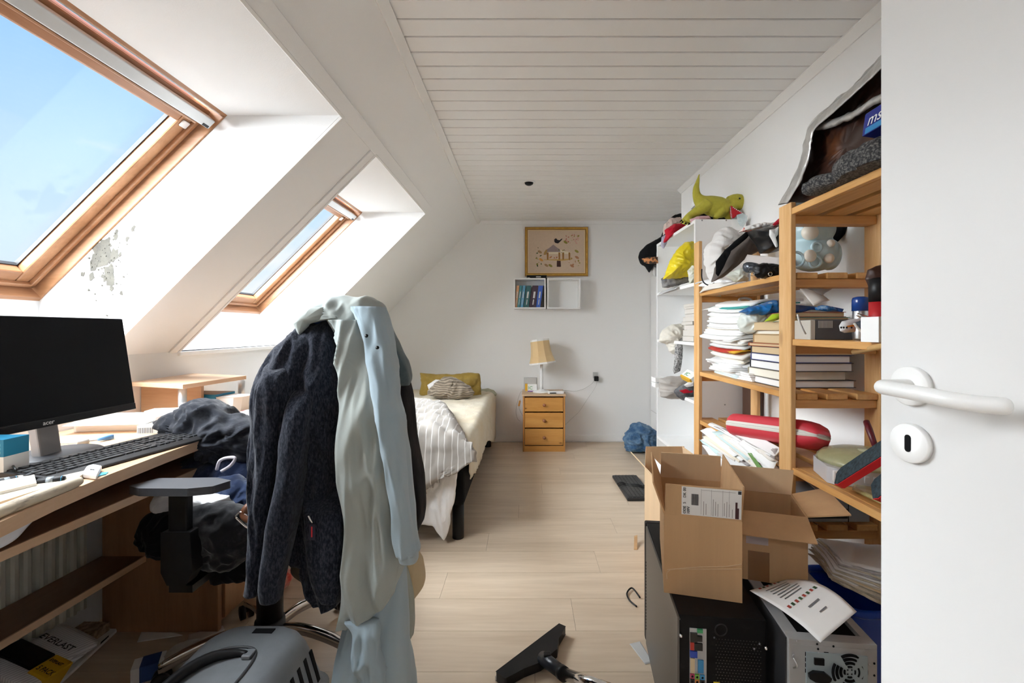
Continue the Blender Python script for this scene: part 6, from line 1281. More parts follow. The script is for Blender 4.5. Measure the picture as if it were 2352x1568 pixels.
# ------------------------------------------------------------------ lower pine shelf
rc = thing('zip_case', 'red hard zip case with a white band lying on papers on the lower pine shelf', 'case', (.95, 1.72, .76))
red_case = mat('coral red shell', (.58, .035, .055), .45)
A = at(1683, 975, 1.93); B = at(1892, 1004, 1.44)
ax3 = (B - A).normalized(); up3 = Vector((.25, 0, 1)); up3 = (up3 - ax3 * up3.dot(ax3)).normalized(); sx3 = ax3.cross(up3)
def capsule(L_, hw, h0, h1, e=.08):
    rings = []
    for t in [0, .02, .06, .12, .2, .5, .8, .88, .94, .98, 1]:
        q_ = max(0.12, min(1, min(t, 1 - t) / .10)) ** .42; rings.append([A + ax3 * (L_ * t) + sx3 * (hw * q_ * math.copysign(abs(math.cos(a)) ** .6, math.cos(a))) + up3 * (h0 + (h1 - h0) * (.5 + .5 * math.copysign(abs(math.sin(a)) ** .6, math.sin(a)) * q_)) for a in [6.2832 * i / 20 for i in range(20)]])
    return rings
LL = (B - A).length
MB().loft(capsule(LL, .060, -.046, .046)).build('case_shell', red_case, rc, fix=True)
MB().loft(capsule(LL * 1.0, .0625, -.019, .019)).build('white_band', mat('off white trim', (.70, .68, .62), .5), rc, fix=True)
MB().loft(capsule(LL * 1.0, .0632, -.001, .002)).build('zip_line', dark_plastic, rc, fix=True)
r8 = random.Random(21)
pcols = [(cols[0], 'white'), (cols[1], 'off white'), (cols[2], 'grey'), (paper_cream, 'cream'), (mat('mint card', (.56, .70, .70), .8), 'mint'), (mat('newsprint grey', (.50, .46, .44), .85, col2=(.30, .27, .27), vscale=40), 'printed grey')]
shp = [((1608, 1012), (1660, 1030), (1720, 1062), (1700, 1085), 4, 'mint card folder'), ((1612, 1010), (1640, 1004), (1700, 1040), (1690, 1060), 1, 'off white envelope'), ((1626, 1002), (1662, 998), (1720, 1035), (1700, 1058), 3, 'large cream envelope'), ((1628, 978), (1640, 982), (1790, 1050), (1770, 1052), 0, 'thin white booklet standing highest'), ((1640, 980), (1690, 1000), (1790, 1030), (1780, 1058), 5, 'printed grey brochure'), ((1690, 1000), (1740, 1000), (1795, 1030), (1780, 1050), 0, 'white plastic sleeve under the red zip case'), ((1650, 1040), (1690, 1036), (1760, 1088), (1700, 1092), 2, 'grey folded letter'), ((1712, 1036), (1745, 1036), (1795, 1080), (1770, 1095), 0, 'white sheet with a green edge'), ((1660, 1060), (1700, 1058), (1770, 1090), (1720, 1096), 5, 'newspaper cutting'), ((1740, 1038), (1790, 1050), (1796, 1085), (1776, 1060), 1, 'curled off white sheet'), ((1616, 1022), (1650, 1030), (1680, 1070), (1650, 1075), 0, 'crumpled white sheet')]
for i, (a, b, c, d, ci, nm) in enumerate(shp):
    Y_ = lambda px: .848 * F / (px - CX)
    z_ = [at(p[0], p[1], Y_(p[0]) + (.05 if k in (1, 2) else 0)) for k, p in enumerate((a, b, c, d))]
    leaf('paper_sheets', z_, pcols[ci][0], label=nm + ' sliding off the lower pine shelf', bend=r8.uniform(-.004, .014), curl=r8.uniform(-.006, .006), thick=.004 if i % 3 else .008, wav=.004, seed=i)
Y_ = lambda px: .842 * F / (px - CX)
leaf('card_strip', [at(1718, 1040, Y_(1718) - .01), at(1726, 1040, Y_(1726) - .01), at(1764, 1092, Y_(1764) - .01), at(1754, 1094, Y_(1754) - .01)], mat('green card', (.16, .32, .09), .6), label='narrow green card strip between the sliding papers', cat='card', thick=.002)
leaf('card_strip', [at(1664, 1074, 2.05), at(1690, 1078, 1.95), at(1700, 1088, 1.9), at(1668, 1086, 2.05)], mat('yellow card two', (.70, .50, .05), .6), label='yellow card end at the bottom of the sliding papers', cat='card', thick=.002)
for i in range(16):
    px = 1612 + (i * 37 % 90) + r8.uniform(-4, 4); yt = 992 + (px - 1612) * .42 + r8.uniform(-10, 14)
    Xs = .838 + .004 * (i % 4); pp = [(px, yt), (px + 42, yt - r8.uniform(0, 8)), (px + 118, yt + r8.uniform(38, 52)), (px + 80, yt + r8.uniform(50, 66))]
    pp = [(min(x, 1800), min(y, 1092)) for x, y in pp]
    leaf('paper_sheets', [onx(x, y, Xs + (.05 if k in (1, 2) else 0)) for k, (x, y) in enumerate(pp)], pcols[(0, 1, 0, 5, 0, 3, 2, 0, 4, 1, 0, 5, 0, 3, 0, 2)[i]][0], label=pcols[(0, 1, 0, 5, 0, 3, 2, 0, 4, 1, 0, 5, 0, 3, 0, 2)[i]][1] + ' loose sheet among the papers heaped on the lower pine shelf', group='loose sheets on the lower pine shelf', bend=r8.uniform(.0, .016), curl=r8.uniform(-.008, .008), thick=.0025, wav=.005, seed=i + 40)
# portable player with a tinted lid
pl_ = thing('cassette_player', 'silver portable cassette player with a tinted round lid on the near lower shelf', 'cassette player', (.95, 1.28, .703))
Mc = TR((.880, 1.330, .704), 0, 0, -16)
silver = mat('silver plastic', (.60, .60, .62), .35, metal=.2)
MB().prism([(0, 0), (.02, -.02), (.10, -.022), (.22, -.01), (.245, .02), (.24, .15), (.02, .15), (0, .12)], 0, .048, Mc).build('player_body', silver, pl_, bevel=.008, fix=True)
MB().box(.008, .058, -.0245, -.018, .012, .042, Mc).build('cassette_door', white_plastic, pl_, bevel=.002)
MB().box(.014, .052, -.026, -.024, .018, .036, Mc).build('cassette_window', mat('grey window', (.25, .25, .26), .3), pl_)
MB().box(.022, .044, -.0268, -.0255, .023, .031, Mc).build('tape_label', white_plastic, pl_)
for k_ in range(3): MB().box(.085 + k_ * .022, .098 + k_ * .022, -.0245, -.02, .012, .032, Mc).build('key', silver, pl_, bevel=.002)
tint = mat('yellow green tinted plastic', (.58, .56, .30), .15, alpha=.62, var=.25, vscale=12)
m = MB(); m.lathe([(.118, .045), (.115, .056), (.10, .070), (.07, .080), (.03, .086), (.0, .087)], (0, 0, 0), 32, None)
m.v = [Mc @ (v + Vector((.115, .075, .004))) for v in m.v]; m.build('tinted_lid', tint, pl_)
MB().lathe([(.03, .0865), (.028, .090), (.0, .0905)], Mc @ Vector((.125, .05, .002)), 24).build('lid_hub', mat('clear hub', (.55, .56, .38), .2, alpha=.7), pl_)
for k_, (a, b, lab) in enumerate((((1920, 1098), (2052, 1012), 'red sanding block with a black abrasive face leaning on the cassette player'), ((2003, 1130), (2060, 1085), 'second red sanding block leaning lower beside the first'))):
    P_, Q_ = onx(a[0], a[1], .865), onx(b[0], b[1], .875)
    o = thing('sanding_block', lab, 'sanding block', P_)
    dx = (Q_ - P_).normalized(); nz = Vector((-.55, -.3, .75)); Mz = frame(P_, dx, None, nz - dx * nz.dot(dx)); ll = max((Q_ - P_).length, .14)
    MB().prism([(0, -.022), (.018, -.03), (ll, -.03), (ll, .03), (.018, .03), (0, .022)], -.018, 0, Mz).build('foam_core', mat('signal red foam', (.55, .006, .012), .6), o, bevel=.003, fix=True)
    MB().prism([(.002, -.020), (.018, -.028), (ll, -.028), (ll, .028), (.018, .028), (.002, .020)], .0, .002, Mz).build('abrasive', mat('black grit', (.010, .016, .022), .95, col2=(.04, .07, .085), vscale=90, bump=1, bscale=500), o, fix=True)
MB().tube([at(1990, 968, 1.30), at(1996, 985, 1.28), at(2012, 1030, 1.24)], [.008, .009, .007], 10).build('brush', mat('maroon handle', (.10, .008, .015), .4), None, label='maroon brush handle leaning against the rear post', cat='brush')
leaf('case', [onx(1958, 1118, .90), onx(2045, 1160, .90), onx(2045, 1130, .99), onx(1972, 1100, .99)], mat('olive disc case', (.30, .27, .10), .2, col2=(.5, .45, .25), vscale=20), label='clear disc case with an olive insert on the shelf edge', cat='disc case', thick=.008)
# below: papers, green book, video recorder
for (pts, mt, lab, tk) in ((((1832, 1092, 1.62), (1878, 1128, 1.50), (1945, 1125, 1.62), (1850, 1082, 1.75)), cols[2], 'grey letter jutting out under the lower pine shelf', .002), (((1832, 1075, 1.66), (1900, 1096, 1.56), (1920, 1090, 1.7), (1850, 1068, 1.8)), cols[0], 'bundle of white letters under the lower pine shelf', .012), (((1898, 1128, 1.56), (1990, 1172, 1.43), (2000, 1150, 1.50), (1930, 1118, 1.66)), mat('green cover', (.06, .13, .02), .35), 'thin book with a green cover tilted above the video recorder', .012)):
    leaf('paper_sheets' if tk < .02 and 'book' not in lab else 'book', [at(*p) for p in pts], mt, label=lab, cat='paper' if 'book' not in lab else 'book', thick=tk, bend=.004)
vr = thing('video_recorder', 'grey video recorder on the slatted shelf near the floor', 'video recorder', (1.02, 1.60, .514))
MB().box(.885, 1.135, 1.50, 1.78, .515, .600).build('recorder_body', mat('grey recorder plastic', (.30, .33, .36), .45), vr, bevel=.004)
MB().box(.90, 1.06, 1.4985, 1.50, .528, .560).build('display', black_plastic, vr)
MB().box(1.062, 1.064, 1.4985, 1.50, .517, .598).build('panel_gap', black_plastic, vr)
MB().box(.93, 1.03, 1.4975, 1.4985, .564, .574).build('button_row', MATS['gunmetal'], vr)
puff('bag', [(1833, 1110), (1870, 1130), (1920, 1150), (1925, 1190), (1870, 1200), (1833, 1190)], 1.70, .05, black_cloth, label='black cloth bag in the dark beside the video recorder', cat='bag', amp=.012, freq=12)

# ------------------------------------------------------------------ blue tub with newspapers
tub = thing('storage_tub', 'blue plastic tub full of old newspapers beside the silver computer', 'tub', (1.03, 1.33, 0))
blue_pl = mat('blue tub plastic', (.006, .045, .30), .3)
MB().loft([rr(.90, 1.17, 1.245, 1.42, .04, 0), rr(.868, 1.198, 1.215, 1.44, .05, .385)], caps=False).build('tub_wall', blue_pl, tub)
MB().tube(rr(.862, 1.204, 1.208, 1.446, .05, .392), .011, 8, closed=True).build('tub_rim', blue_pl, tub)
MB().box(.90, 1.17, 1.245, 1.42, .001, .006).build('tub_floor', blue_pl, tub)
news2 = mat('yellowed newsprint', (.56, .48, .36), .9, col2=(.36, .30, .22), vscale=30, lo=.45, hi=.65)
nk = [(news2, 'yellowed newspaper'), (mat('letter white', (.66, .64, .62), .8), 'white letter'), (news2, 'old newspaper'), (mat('kraft envelope', (.58, .42, .25), .8), 'brown envelope'), (MATS['newsprint grey'], 'grey newspaper')]
bot = ((1858, 1268), (1908, 1330), (2030, 1392), (2040, 1330)); top_ = ((1882, 1236), (1930, 1292), (2040, 1318), (2040, 1256)); yz = [1.40, 1.245, 1.18, 1.36]
for i in range(18):
    t_ = i / 17; mt_, nm_ = nk[(0, 2, 0, 1, 0, 2, 3, 0, 1, 2, 0, 1, 4, 1, 0, 1, 4, 1)[i]]
    cs_ = [at(bot[k][0] + (top_[k][0] - bot[k][0]) * t_ + r8.uniform(-7, 7), bot[k][1] + (top_[k][1] - bot[k][1]) * t_ + r8.uniform(-3, 3), yz[k]) for k in range(4)]
    leaf('newspaper' if 'newspaper' in nm_ else 'letter', cs_, mt_, label='%s, %s%s in the blue tub' % (nm_, ORD[i] if i < 17 else 'topmost', ' of the pile' if i in (0, 17) else ' from the bottom of the pile'), cat='newspaper' if 'newspaper' in nm_ else 'letter', group='old papers in the blue tub', thick=.0035, bend=.006, wav=.004, seed=i + 3)
p_ = [at(1952, 1276, 1.22), at(2040, 1296, 1.17), at(2040, 1299, 1.17), at(1952, 1279, 1.22)]

# ------------------------------------------------------------------ computer cases
PZ = .436
pc1 = thing('computer_case', 'black tower computer with a grey side panel, its ports facing out', 'computer', (.49, 1.40, 0))
o1 = on(1556, 1411, PZ); o1.z = 0; xr1 = on(1760, 1425, PZ); xr1.z = 0; W1 = (xr1 - o1).length
M1 = frame(o1, xr1 - o1, None, (0, 0, 1)); L1 = .545
MB().box(.004, W1, 0, L1, 0, PZ, M1).build('chassis', mat('black steel', (.004, .004, .005), .5, col2=(.02, .02, .022), vscale=40, lo=.6, hi=.8, spec=.18), pc1, bevel=.002)
sp1 = MB().box(-.001, .0045, -.004, L1 - .02, .004, PZ - .003, M1).build('side_panel', mat('grey side panel', (.115, .11, .105), .38, metal=.4), pc1, bevel=.001)
for i in range(22): MB().box(-.0018, -.0009, L1 - .030, L1 - .026, .06 + i * .0115, .0655 + i * .0115, M1).build('vent_hole', black_matt, sp1)
MB().box(0, W1 + .002, L1, L1 + .03, 0, PZ, M1).build('front_bezel', black_plastic, pc1, bevel=.006)
def rb(x0, x1, d0, d1, mt, nm, th=.002, par=None, M_=None, top=PZ):    # patch on the rear face, measured from its upper left corner
    return MB().box(x0, x1, -th, .001, top - d1, top - d0, M_ or M1).build(nm, mt, par or pc1)
k1 = W1 / 1195.0
zx = lambda v: (v - 680) * k1
zy = lambda v: (v - 650) * k1
io = rb(zx(845), zx(1075), zy(822), zy(1800), mat('galvanised plate', (.45, .46, .47), .4, metal=.2), 'io_plate', .0015)
for (x0, y0, x1, y1, c_, nm) in ((945, 822, 1020, 870, (.03, .28, .10), 'keyboard_port'), (850, 880, 945, 1005, (.01, .01, .01), 'network_port'), (940, 915, 1012, 990, (.01, .01, .01), 'network_port'), (850, 1010, 900, 1118, (.45, .03, .02), 'sata_port'), (910, 1022, 1016, 1118, (.01, .01, .01), 'usb_port'), (846, 1132, 945, 1222, (.01, .05, .38), 'usb_port'), (852, 1235, 910, 1440, (.62, .50, .32), 'video_port'), (955, 1255, 1030, 1430, (.03, .24, .50), 'video_port'), (850, 1455, 905, 1515, (.50, .05, .12), 'audio_jack'), (915, 1458, 970, 1520, (.20, .50, .08), 'audio_jack'), (985, 1462, 1045, 1522, (.04, .28, .55), 'audio_jack'), (915, 1525, 970, 1590, (.60, .18, .03), 'audio_jack'), (850, 1525, 905, 1590, (.01, .01, .01), 'audio_jack'), (985, 1525, 1045, 1590, (.01, .01, .01), 'audio_jack')):
    pt_ = rb(zx(x0), zx(x1), zy(y0), zy(y1), mat('port %.2f %.2f %.2f' % c_, c_, .4), nm, .006, io)
    if nm == 'audio_jack': MB().lathe([(.003, 0), (.0, .0005)], M1 @ Vector((zx((x0 + x1) / 2), -.0062, PZ - zy((y0 + y1) / 2))), 10, frame((0, 0, 0), (1, 0, 0), None, (0, -1, 0)).to_3x3()).build('jack_hole', black_matt, pt_)
c_ = M1 @ Vector((zx(1270), -.001, PZ - zy(820)))
MB().tube([c_ + Vector((math.cos(a) * .0145, 0, math.sin(a) * .0145)) for a in [6.2832 * i / 24 for i in range(24)]], .0018, 6, closed=True).build('cable_grommet', mat('black rubber', (.02, .02, .021), .4), pc1)
gm = MB()
for iy in range(15):
    for ix in range(15):
        x = zx(1205 + ix * 41 + (20 if iy % 2 else 0)); d = zy(950 + iy * 42)
        c2 = M1 @ Vector((x, -.0006, PZ - d)); gm.add([c2 + Vector((math.cos(a) * .0017, -.0006, math.sin(a) * .0012)) for a in [6.2832 * i / 6 for i in range(6)]], [tuple(range(6))])
g_ = gm.build('vent_mesh', mat('mesh metal glint', (.12, .12, .115), .3, metal=.8), pc1, kind='stuff')
for (x, y) in ((715, 920), (1855, 1005)): MB().lathe([(.0048, 0), (.0048, .006), (.003, .010), (0, .0105)], M1 @ Vector((zx(x), -.001, PZ - zy(y))), 12, frame((0, 0, 0), (1, 0, 0), None, (0, -1, 0)).to_3x3()).build('thumb_screw', chrome, pc1)
for (x, y) in ((1182, 935), (1785, 975), (1715, 1050), (705, 708)): MB().lathe([(.0028, 0), (0, .0015)], M1 @ Vector((zx(x), -.001, PZ - zy(y))), 10, frame((0, 0, 0), (1, 0, 0), None, (0, -1, 0)).to_3x3()).build('screw', steel, pc1)
rb(zx(1170), zx(1255), zy(1555), zy(1600), mat('yellow label', (.70, .55, .03), .5), 'warning_label')

pc2 = thing('computer_case', 'bare silver computer case with fan grille, standing beside the black tower', 'computer', (.70, 1.25, 0))
o2_ = on(1812, 1466, PZ); o2_.z = 0; x2_ = on(2015, 1481, PZ); x2_.z = 0; W2 = (x2_ - o2_).length; M2 = frame(o2_, x2_ - o2_, None, (0, 0, 1)); L2 = .40
galv = mat('galvanised steel', (.46, .465, .47), .42, metal=.2, var=.12, vscale=9)
MB().box(0, W2, 0, L2, 0, PZ - .012, M2).build('chassis', galv, pc2, bevel=.001)
for (x0, x1, y0, y1) in ((0, W2, 0, .028), (0, W2, L2 - .03, L2), (0, .03, .028, L2 - .03), (W2 - .02, W2, .028, L2 - .03)): MB().box(x0, x1, y0, y1, PZ - .012, PZ, M2).build('top_frame', galv, pc2, bevel=.001)
MB().box(.03, W2 - .02, .028, L2 - .03, PZ - .0119, PZ - .011, M2).build('open_bay', black_matt, pc2)
MB().box(-.004, -.0005, .01, L2, .003, PZ - .004, M2).build('side_panel', mat('dark side panel', (.03, .03, .033), .4), pc2)
k2_ = W2 / 1185.0
ux = lambda v: (v - 655) * k2_
uy = lambda v: (v - 985) * k2_
psu = rb(ux(885), ux(1705), uy(1150), uy(1900), mat('blue grey steel', (.34, .41, .44), .42, metal=.15), 'power_supply', .003, pc2, M2)
sw = rb(ux(985), ux(1117), uy(1218), uy(1310), black_plastic, 'rocker_switch', .007, psu, M2)
hx = [(905, 1445), (970, 1400), (1120, 1405), (1205, 1470), (1195, 1510), (1150, 1550), (985, 1540), (910, 1500)]
m = MB(); m.prism([(ux(x), PZ - uy(y)) for x, y in hx], 0, .008, M2 @ frame((0, -.003, 0), (1, 0, 0), (0, 0, 1))); m.build('power_socket', black_plastic, psu, fix=True)
fc = M2 @ Vector((ux(1465), -.0035, PZ - uy(1385)))
for rr0 in (75, 130, 185, 240):
    for q_ in range(4):
        a0 = q_ * math.pi / 2 + math.pi / 4 + .28 * (1 if rr0 > 80 else 1.4); a1 = a0 + math.pi / 2 - .56 * (1 if rr0 > 80 else 1.4)
        pts = [fc + Vector((math.cos(a0 + (a1 - a0) * i / 10) * rr0 * k2_, 0, math.sin(a0 + (a1 - a0) * i / 10) * rr0 * k2_)) for i in range(11)]
        MB().tube(pts, .0030 if rr0 > 80 else .0022, 6).build('fan_slot', black_matt, psu)
for a in range(4): MB().lathe([(.002, 0), (0, .0008)], fc + Vector((math.cos(a * 1.5708 + .785) * 42 * k2_, 0, math.sin(a * 1.5708 + .785) * 42 * k2_)), 8, frame((0, 0, 0), (1, 0, 0), None, (0, -1, 0)).to_3x3()).build('rivet', black_matt, psu)
for (x, y, mt) in ((762, 1010, steel), (1035, 1030, black_matt), (1255, 1045, black_matt), (1658, 1072, steel), (1048, 1100, black_matt), (1055, 1160, steel), (712, 1215, steel), (1797, 1245, black_matt), (1797, 1415, black_matt), (1730, 1265, steel), (905, 1555, steel)):
    MB().lathe([(.0026, 0), (.002, .0012), (0, .0016)], M2 @ Vector((ux(x), -.001, PZ - uy(y))), 10, frame((0, 0, 0), (1, 0, 0), None, (0, -1, 0)).to_3x3()).build('screw', mt, pc2)
for i in range(5): rb(ux(1130 + i * 110), ux(1190 + i * 110), uy(1140 + i * 10), uy(1147 + i * 10), black_matt, 'case_seam', .0012, pc2, M2)
for i in range(4): rb(ux(876), ux(884), uy(1160 + i * 80), uy(1215 + i * 80), black_matt, 'case_seam', .0012, pc2, M2)
cp = smooth_path([M2 @ Vector((ux(712), -.002, PZ - uy(1250))), M2 @ Vector((ux(735), -.012, PZ - uy(1320))), M2 @ Vector((ux(712), -.002, PZ - uy(1395)))], 10)
MB().tube(cp, .0022, 6).build('lock_loop', steel, pc2)

# ------------------------------------------------------------------ cardboard boxes
kraft = mat('brown corrugated board', (.58, .36, .185), .85, var=.10, vscale=18, bump=.15, bscale=120, stretch=(1, 1, .05))
kraft_l = mat('pale corrugated board', (.66, .47, .29), .85, var=.08, vscale=18, stretch=(1, 1, .05), bump=.1, bscale=160)
tape = mat('brown tape', (.26, .13, .06), .25)
def cardboard(name, label, M, sx, sy, z0, h, flaps, tk=.004, mt=kraft, mi=kraft_l):
    o = thing(name, label, 'box', M @ Vector((sx / 2, sy / 2, z0)))
    for nm, (a, b, c, d) in (('front_wall', (0, sx, 0, tk)), ('back_wall', (0, sx, sy - tk, sy)), ('side_wall', (0, tk, tk, sy - tk)), ('side_wall', (sx - tk, sx, tk, sy - tk))):
        MB().box(a, b, c, d, z0, z0 + h, M).build(nm, mt, o)
    MB().box(tk, sx - tk, tk, sy - tk, z0, z0 + tk, M).build('bottom', mt, o)
    out_ = {}
    for side, (ang, ln2, skew) in flaps.items():       # ang 0: straight up, positive: folded outwards
        a = R(ang); t = z0 + h
        base = {'front': (Vector((0, 0, t)), Vector((1, 0, 0)), Vector((0, -1, 0)), sx), 'back': (Vector((0, sy, t)), Vector((1, 0, 0)), Vector((0, 1, 0)), sx), 'left': (Vector((0, 0, t)), Vector((0, 1, 0)), Vector((-1, 0, 0)), sy), 'right': (Vector((sx, 0, t)), Vector((0, 1, 0)), Vector((1, 0, 0)), sy)}[side]
        p, e_, ou, wl = base; up_ = Vector((0, 0, 1)) * math.cos(a) + ou * math.sin(a); nr_ = ou * math.cos(a) - Vector((0, 0, 1)) * math.sin(a)
        q_ = [p + e_ * .002, p + e_ * (wl - .002), p + e_ * (wl - .004 + skew) + up_ * ln2, p + e_ * (.004 - skew) + up_ * ln2]
        m = MB(); m.hexa([M @ (v - nr_ * tk) for v in q_] + [M @ v for v in q_]); out_[side] = (m.build('flap', mi if side in ('back',) else mt, o, fix=True), q_, up_, e_, nr_)
    return o, out_
fl_, fr_ = on(1525, 1360, PZ + .001), on(1705, 1385, PZ + .001); fl_.z = fr_.z = 0
MA = frame(fl_, fr_ - fl_, None, (0, 0, 1)); WA = (fr_ - fl_).length
boxA, fA = cardboard('cardboard_box', 'tall open cardboard box with a shipping label on its raised flap', MA, WA, .33, PZ + .001, .212, {'front': (6, .086, 0), 'back': (-4, .085, 0), 'left': (20, .088, 0), 'right': (4, .09, 0)})
fo, q_, up_, e_, nr_ = fA['front']
Mlab = MA @ frame(q_[0] + nr_ * .0006, e_, None, nr_)
if (Mlab.to_3x3() @ Vector((0, 1, 0))).z < 0: Mlab = Mlab @ Matrix.Scale(-1, 4, (0, 1, 0))
label_w = mat('white shipping label', (.78, .77, .76), .6)
MB().box(WA * .22, WA * .975, .006, .084, 0, .0006, Mlab).build('shipping_label', label_w, fo)
def lrect(x0, x1, y0, y1, mt, nm='label_print'): return MB().box(WA * x0, WA * x1, .086 * y0, .086 * y1, .0006, .0010, Mlab).build(nm, mt, fo)
lrect(.90, .925, .08, .60, mat('maroon print', (.05, .012, .015), .5))
lrect(.925, .945, .08, .42, MATS['maroon print']); lrect(.93, .97, .86, .96, ink)
for i in range(11): lrect(.345 + i * .0085, .345 + i * .0085 + .004 + .002 * (i % 3), .40, .76, ink, 'barcode_bar')
for x in (.47, .60, .74, .82): lrect(x, x + .004, .12, .94, mat('grey rule', (.35, .33, .32), .7))
lrect(.47, .90, .90, .91, MATS['grey rule'])
rot90 = lambda x, y: Mlab @ frame((WA * x, .086 * y, .0008), (0, 1, 0), None, (0, 0, 1))
letters('ODE', rot90(.275, .10), .0105, ink, fo); letters('5', rot90(.275, .42), .0105, ink, fo); letters('DK', rot90(.275, .62), .0105, ink, fo); letters('00', rot90(.275, .83), .0105, ink, fo)
letters('109V', rot90(.325, .10), .010, ink, fo)
for i, (x, y, n_) in enumerate(((.53, .12, 8), (.62, .10, 12), (.65, .12, 10), (.68, .1, 9), (.76, .14, 9), (.79, .1, 11), (.82, .12, 9), (.86, .1, 6), (.50, .1, 10))): lrect(x, x + .008, y, min(.9, y + n_ * .045), MATS['grey rule'])
rb_ = [MA @ Vector((WA * u, -.0006, PZ + .001 + .212 * v)) for u, v in ((.04, .30), (.45, .38), (.75, .42), (.99, .48))]
MB().tube(smooth_path(rb_, 12), .0012, 5).build('crease', kraft_l, boxA)
rb_ = [MA @ Vector((WA * u, -.0006, PZ + .001 + .212 * v)) for u, v in ((.04, .18), (.08, .30), (.5, .36), (.99, .42))]
MB().tube(smooth_path(rb_, 12), .0012, 5).build('crease', kraft_l, boxA)

fr2 = on(1856, 1352, PZ + .001); fr2.z = 0; dB = Vector((.151, -.050, 0)).normalized()
MBx = frame(fr2 - dB * .172, dB, None, (0, 0, 1))
boxB, fB = cardboard('cardboard_box', 'open cardboard box with flaps folded out on the silver computer', MBx, .172, .185, PZ + .001, .195, {'front': (128, .075, .012), 'right': (76, .10, .02), 'back': (14, .075, .012), 'left': (20, .06, 0)})
MB().box(.022, .077, -.0008, .0, PZ + .002, PZ + .085, MBx).build('tape_strip', tape, boxB)
MB().box(.017, .074, -.0008, .0, PZ + .105, PZ + .160, MBx).build('clear_label', mat('milky label', (.42, .36, .36), .3), boxB)
MC = frame(Vector((.636, 1.965, 0)), (1, .02, 0), None, (0, 0, 1))
boxC, fC = cardboard('cardboard_box', 'large open cardboard box on the floor behind the two on the computers', MC, .212, .44, 0.0, .42, {'back': (-3, .115, 0), 'left': (42, .115, 0), 'right': (-6, .115, 0), 'front': (10, .06, 0)}, mt=kraft_l)
leaf('envelope', [at(1478, 1032, 2.2), at(1492, 1075, 1.9), at(1503, 1104, 1.75), at(1482, 1036, 2.25)], paper_white, label='white envelope standing inside the large floor box', cat='envelope', thick=.002) if False else None
leaf('envelope', [Vector((.655, 2.36, .36)), Vector((.655, 1.99, .36)), Vector((.662, 1.99, .485)), Vector((.662, 2.36, .485))], paper_white, label='white envelope standing inside the large floor box', cat='envelope', thick=.003)

# printed sheet and papers on the silver computer
pcn = [at(1722, 1366, 1.20), at(1884, 1471, 1.01), at(1968, 1400, 1.065), at(1806, 1340, 1.27)]
sheet = thing('printed_sheet', 'curled white information sheet with printed rows lying on the silver computer', 'paper', pcn[0])
def sh_fn(u, v):
    p = bil(*pcn, u, v); return p + Vector((0, 0, .030 * math.sin(3.1416 * u) * (.4 + .6 * v) + .012 * (1 - u) ** 3 - .02 * max(0, u - .8)))
mm = MB(); mm.grid(sh_fn, 24, 12, .0008); mm.build('sheet', paper_white, sheet, fix=True)
def patch(u0, u1, v0, v1, mt, nm='print_line'):
    n_ = max(1, int(max(u1 - u0, v1 - v0) * 14)); m = MB()
    m.grid(lambda a, b: Vector(sh_fn(u0 + (u1 - u0) * a, v0 + (v1 - v0) * b)) + Vector((0, 0, .0016)), max(1, int((u1 - u0) * 24) + 1), max(1, int((v1 - v0) * 12) + 1)); m.build(nm, mt, sheet)
for i in range(6): patch(.12 + i * .055, .135 + i * .055, .22 + .03 * (i % 2), .80 - .05 * (i % 3), mat('grey text', (.16, .16, .17), .8))
for i in range(8):
    patch(.50, .545, .12 + i * .10, .12 + i * .10 + .055, mat('brick print', (.42, .06, .04), .7) if i % 2 == 0 else mat('dark green print', (.03, .08, .03), .7), 'print_motif')
for i in range(6): patch(.02, .055, .18 + i * .10, .18 + i * .10 + .06, MATS['brick print'] if i % 2 == 0 else MATS['dark green print'], 'print_motif')
patch(.66, .685, .38, .66, MATS['grey text']); patch(.78, .80, .44, .62, MATS['grey text'])
leaf('paper_sheets', [at(1822, 1362, 1.27), at(1890, 1375, 1.20), at(1902, 1362, 1.24), at(1850, 1335, 1.33)], cols[2], label='ruled grey form sticking out under the folded-out box', thick=.003)
leaf('envelope', [at(1888, 1372, 1.19), at(1925, 1392, 1.14), at(1940, 1388, 1.16), at(1905, 1366, 1.22)], mat('orange card', (.50, .28, .06), .7), label='orange card lying behind the printed sheet', cat='card', thick=.003)

# ------------------------------------------------------------------ floor between bed and shelves
Mk2 = frame(on(1410, 1100, .002), on(1440, 1150, .002) - on(1410, 1100, .002), None, (0, 0, 1))
p0_, p1_ = on(1406, 1097, .001), on(1441, 1151, .001)
ok = thing('keyboard', 'dusty black keyboard with its cable wrapped round it on the floor', 'keyboard', p1_)
xd = (p0_ - p1_); Mk2 = frame(p1_, xd, None, (0, 0, 1)); sgn = -1 if (Mk2.to_3x3() @ Vector((0, 1, 0))).x < 0 else 1
lk = xd.length; wk = .19
def kbx(x0, x1, y0, y1, z0, z1): return MB().box(x0, x1, min(sgn * y0, sgn * y1), max(sgn * y0, sgn * y1), z0, z1, Mk2)
kbx(0, lk, 0, wk, 0, .022).build('case', case_m, ok, bevel=.006)
dusty = mat('dusty key', (.055, .052, .05), .7)
for r_ in range(6):
    for c2 in range(18): kbx(.012 + c2 * (lk - .024) / 18, .012 + c2 * (lk - .024) / 18 + (lk - .024) / 18 - .004, .016 + r_ * .026, .016 + r_ * .026 + .021, .0215, .027).build('key', dusty, ok)
for t_ in (.42, .47, .52):
    pts = [Mk2 @ Vector((lk * (t_ + .06 * math.sin(i)), sgn * (-.012 + (wk + .02) * i / 6), .030 + .006 * math.sin(i * 2))) for i in range(7)]
    cord('wrapped_cable', pts, .0032, black_plastic, ok)
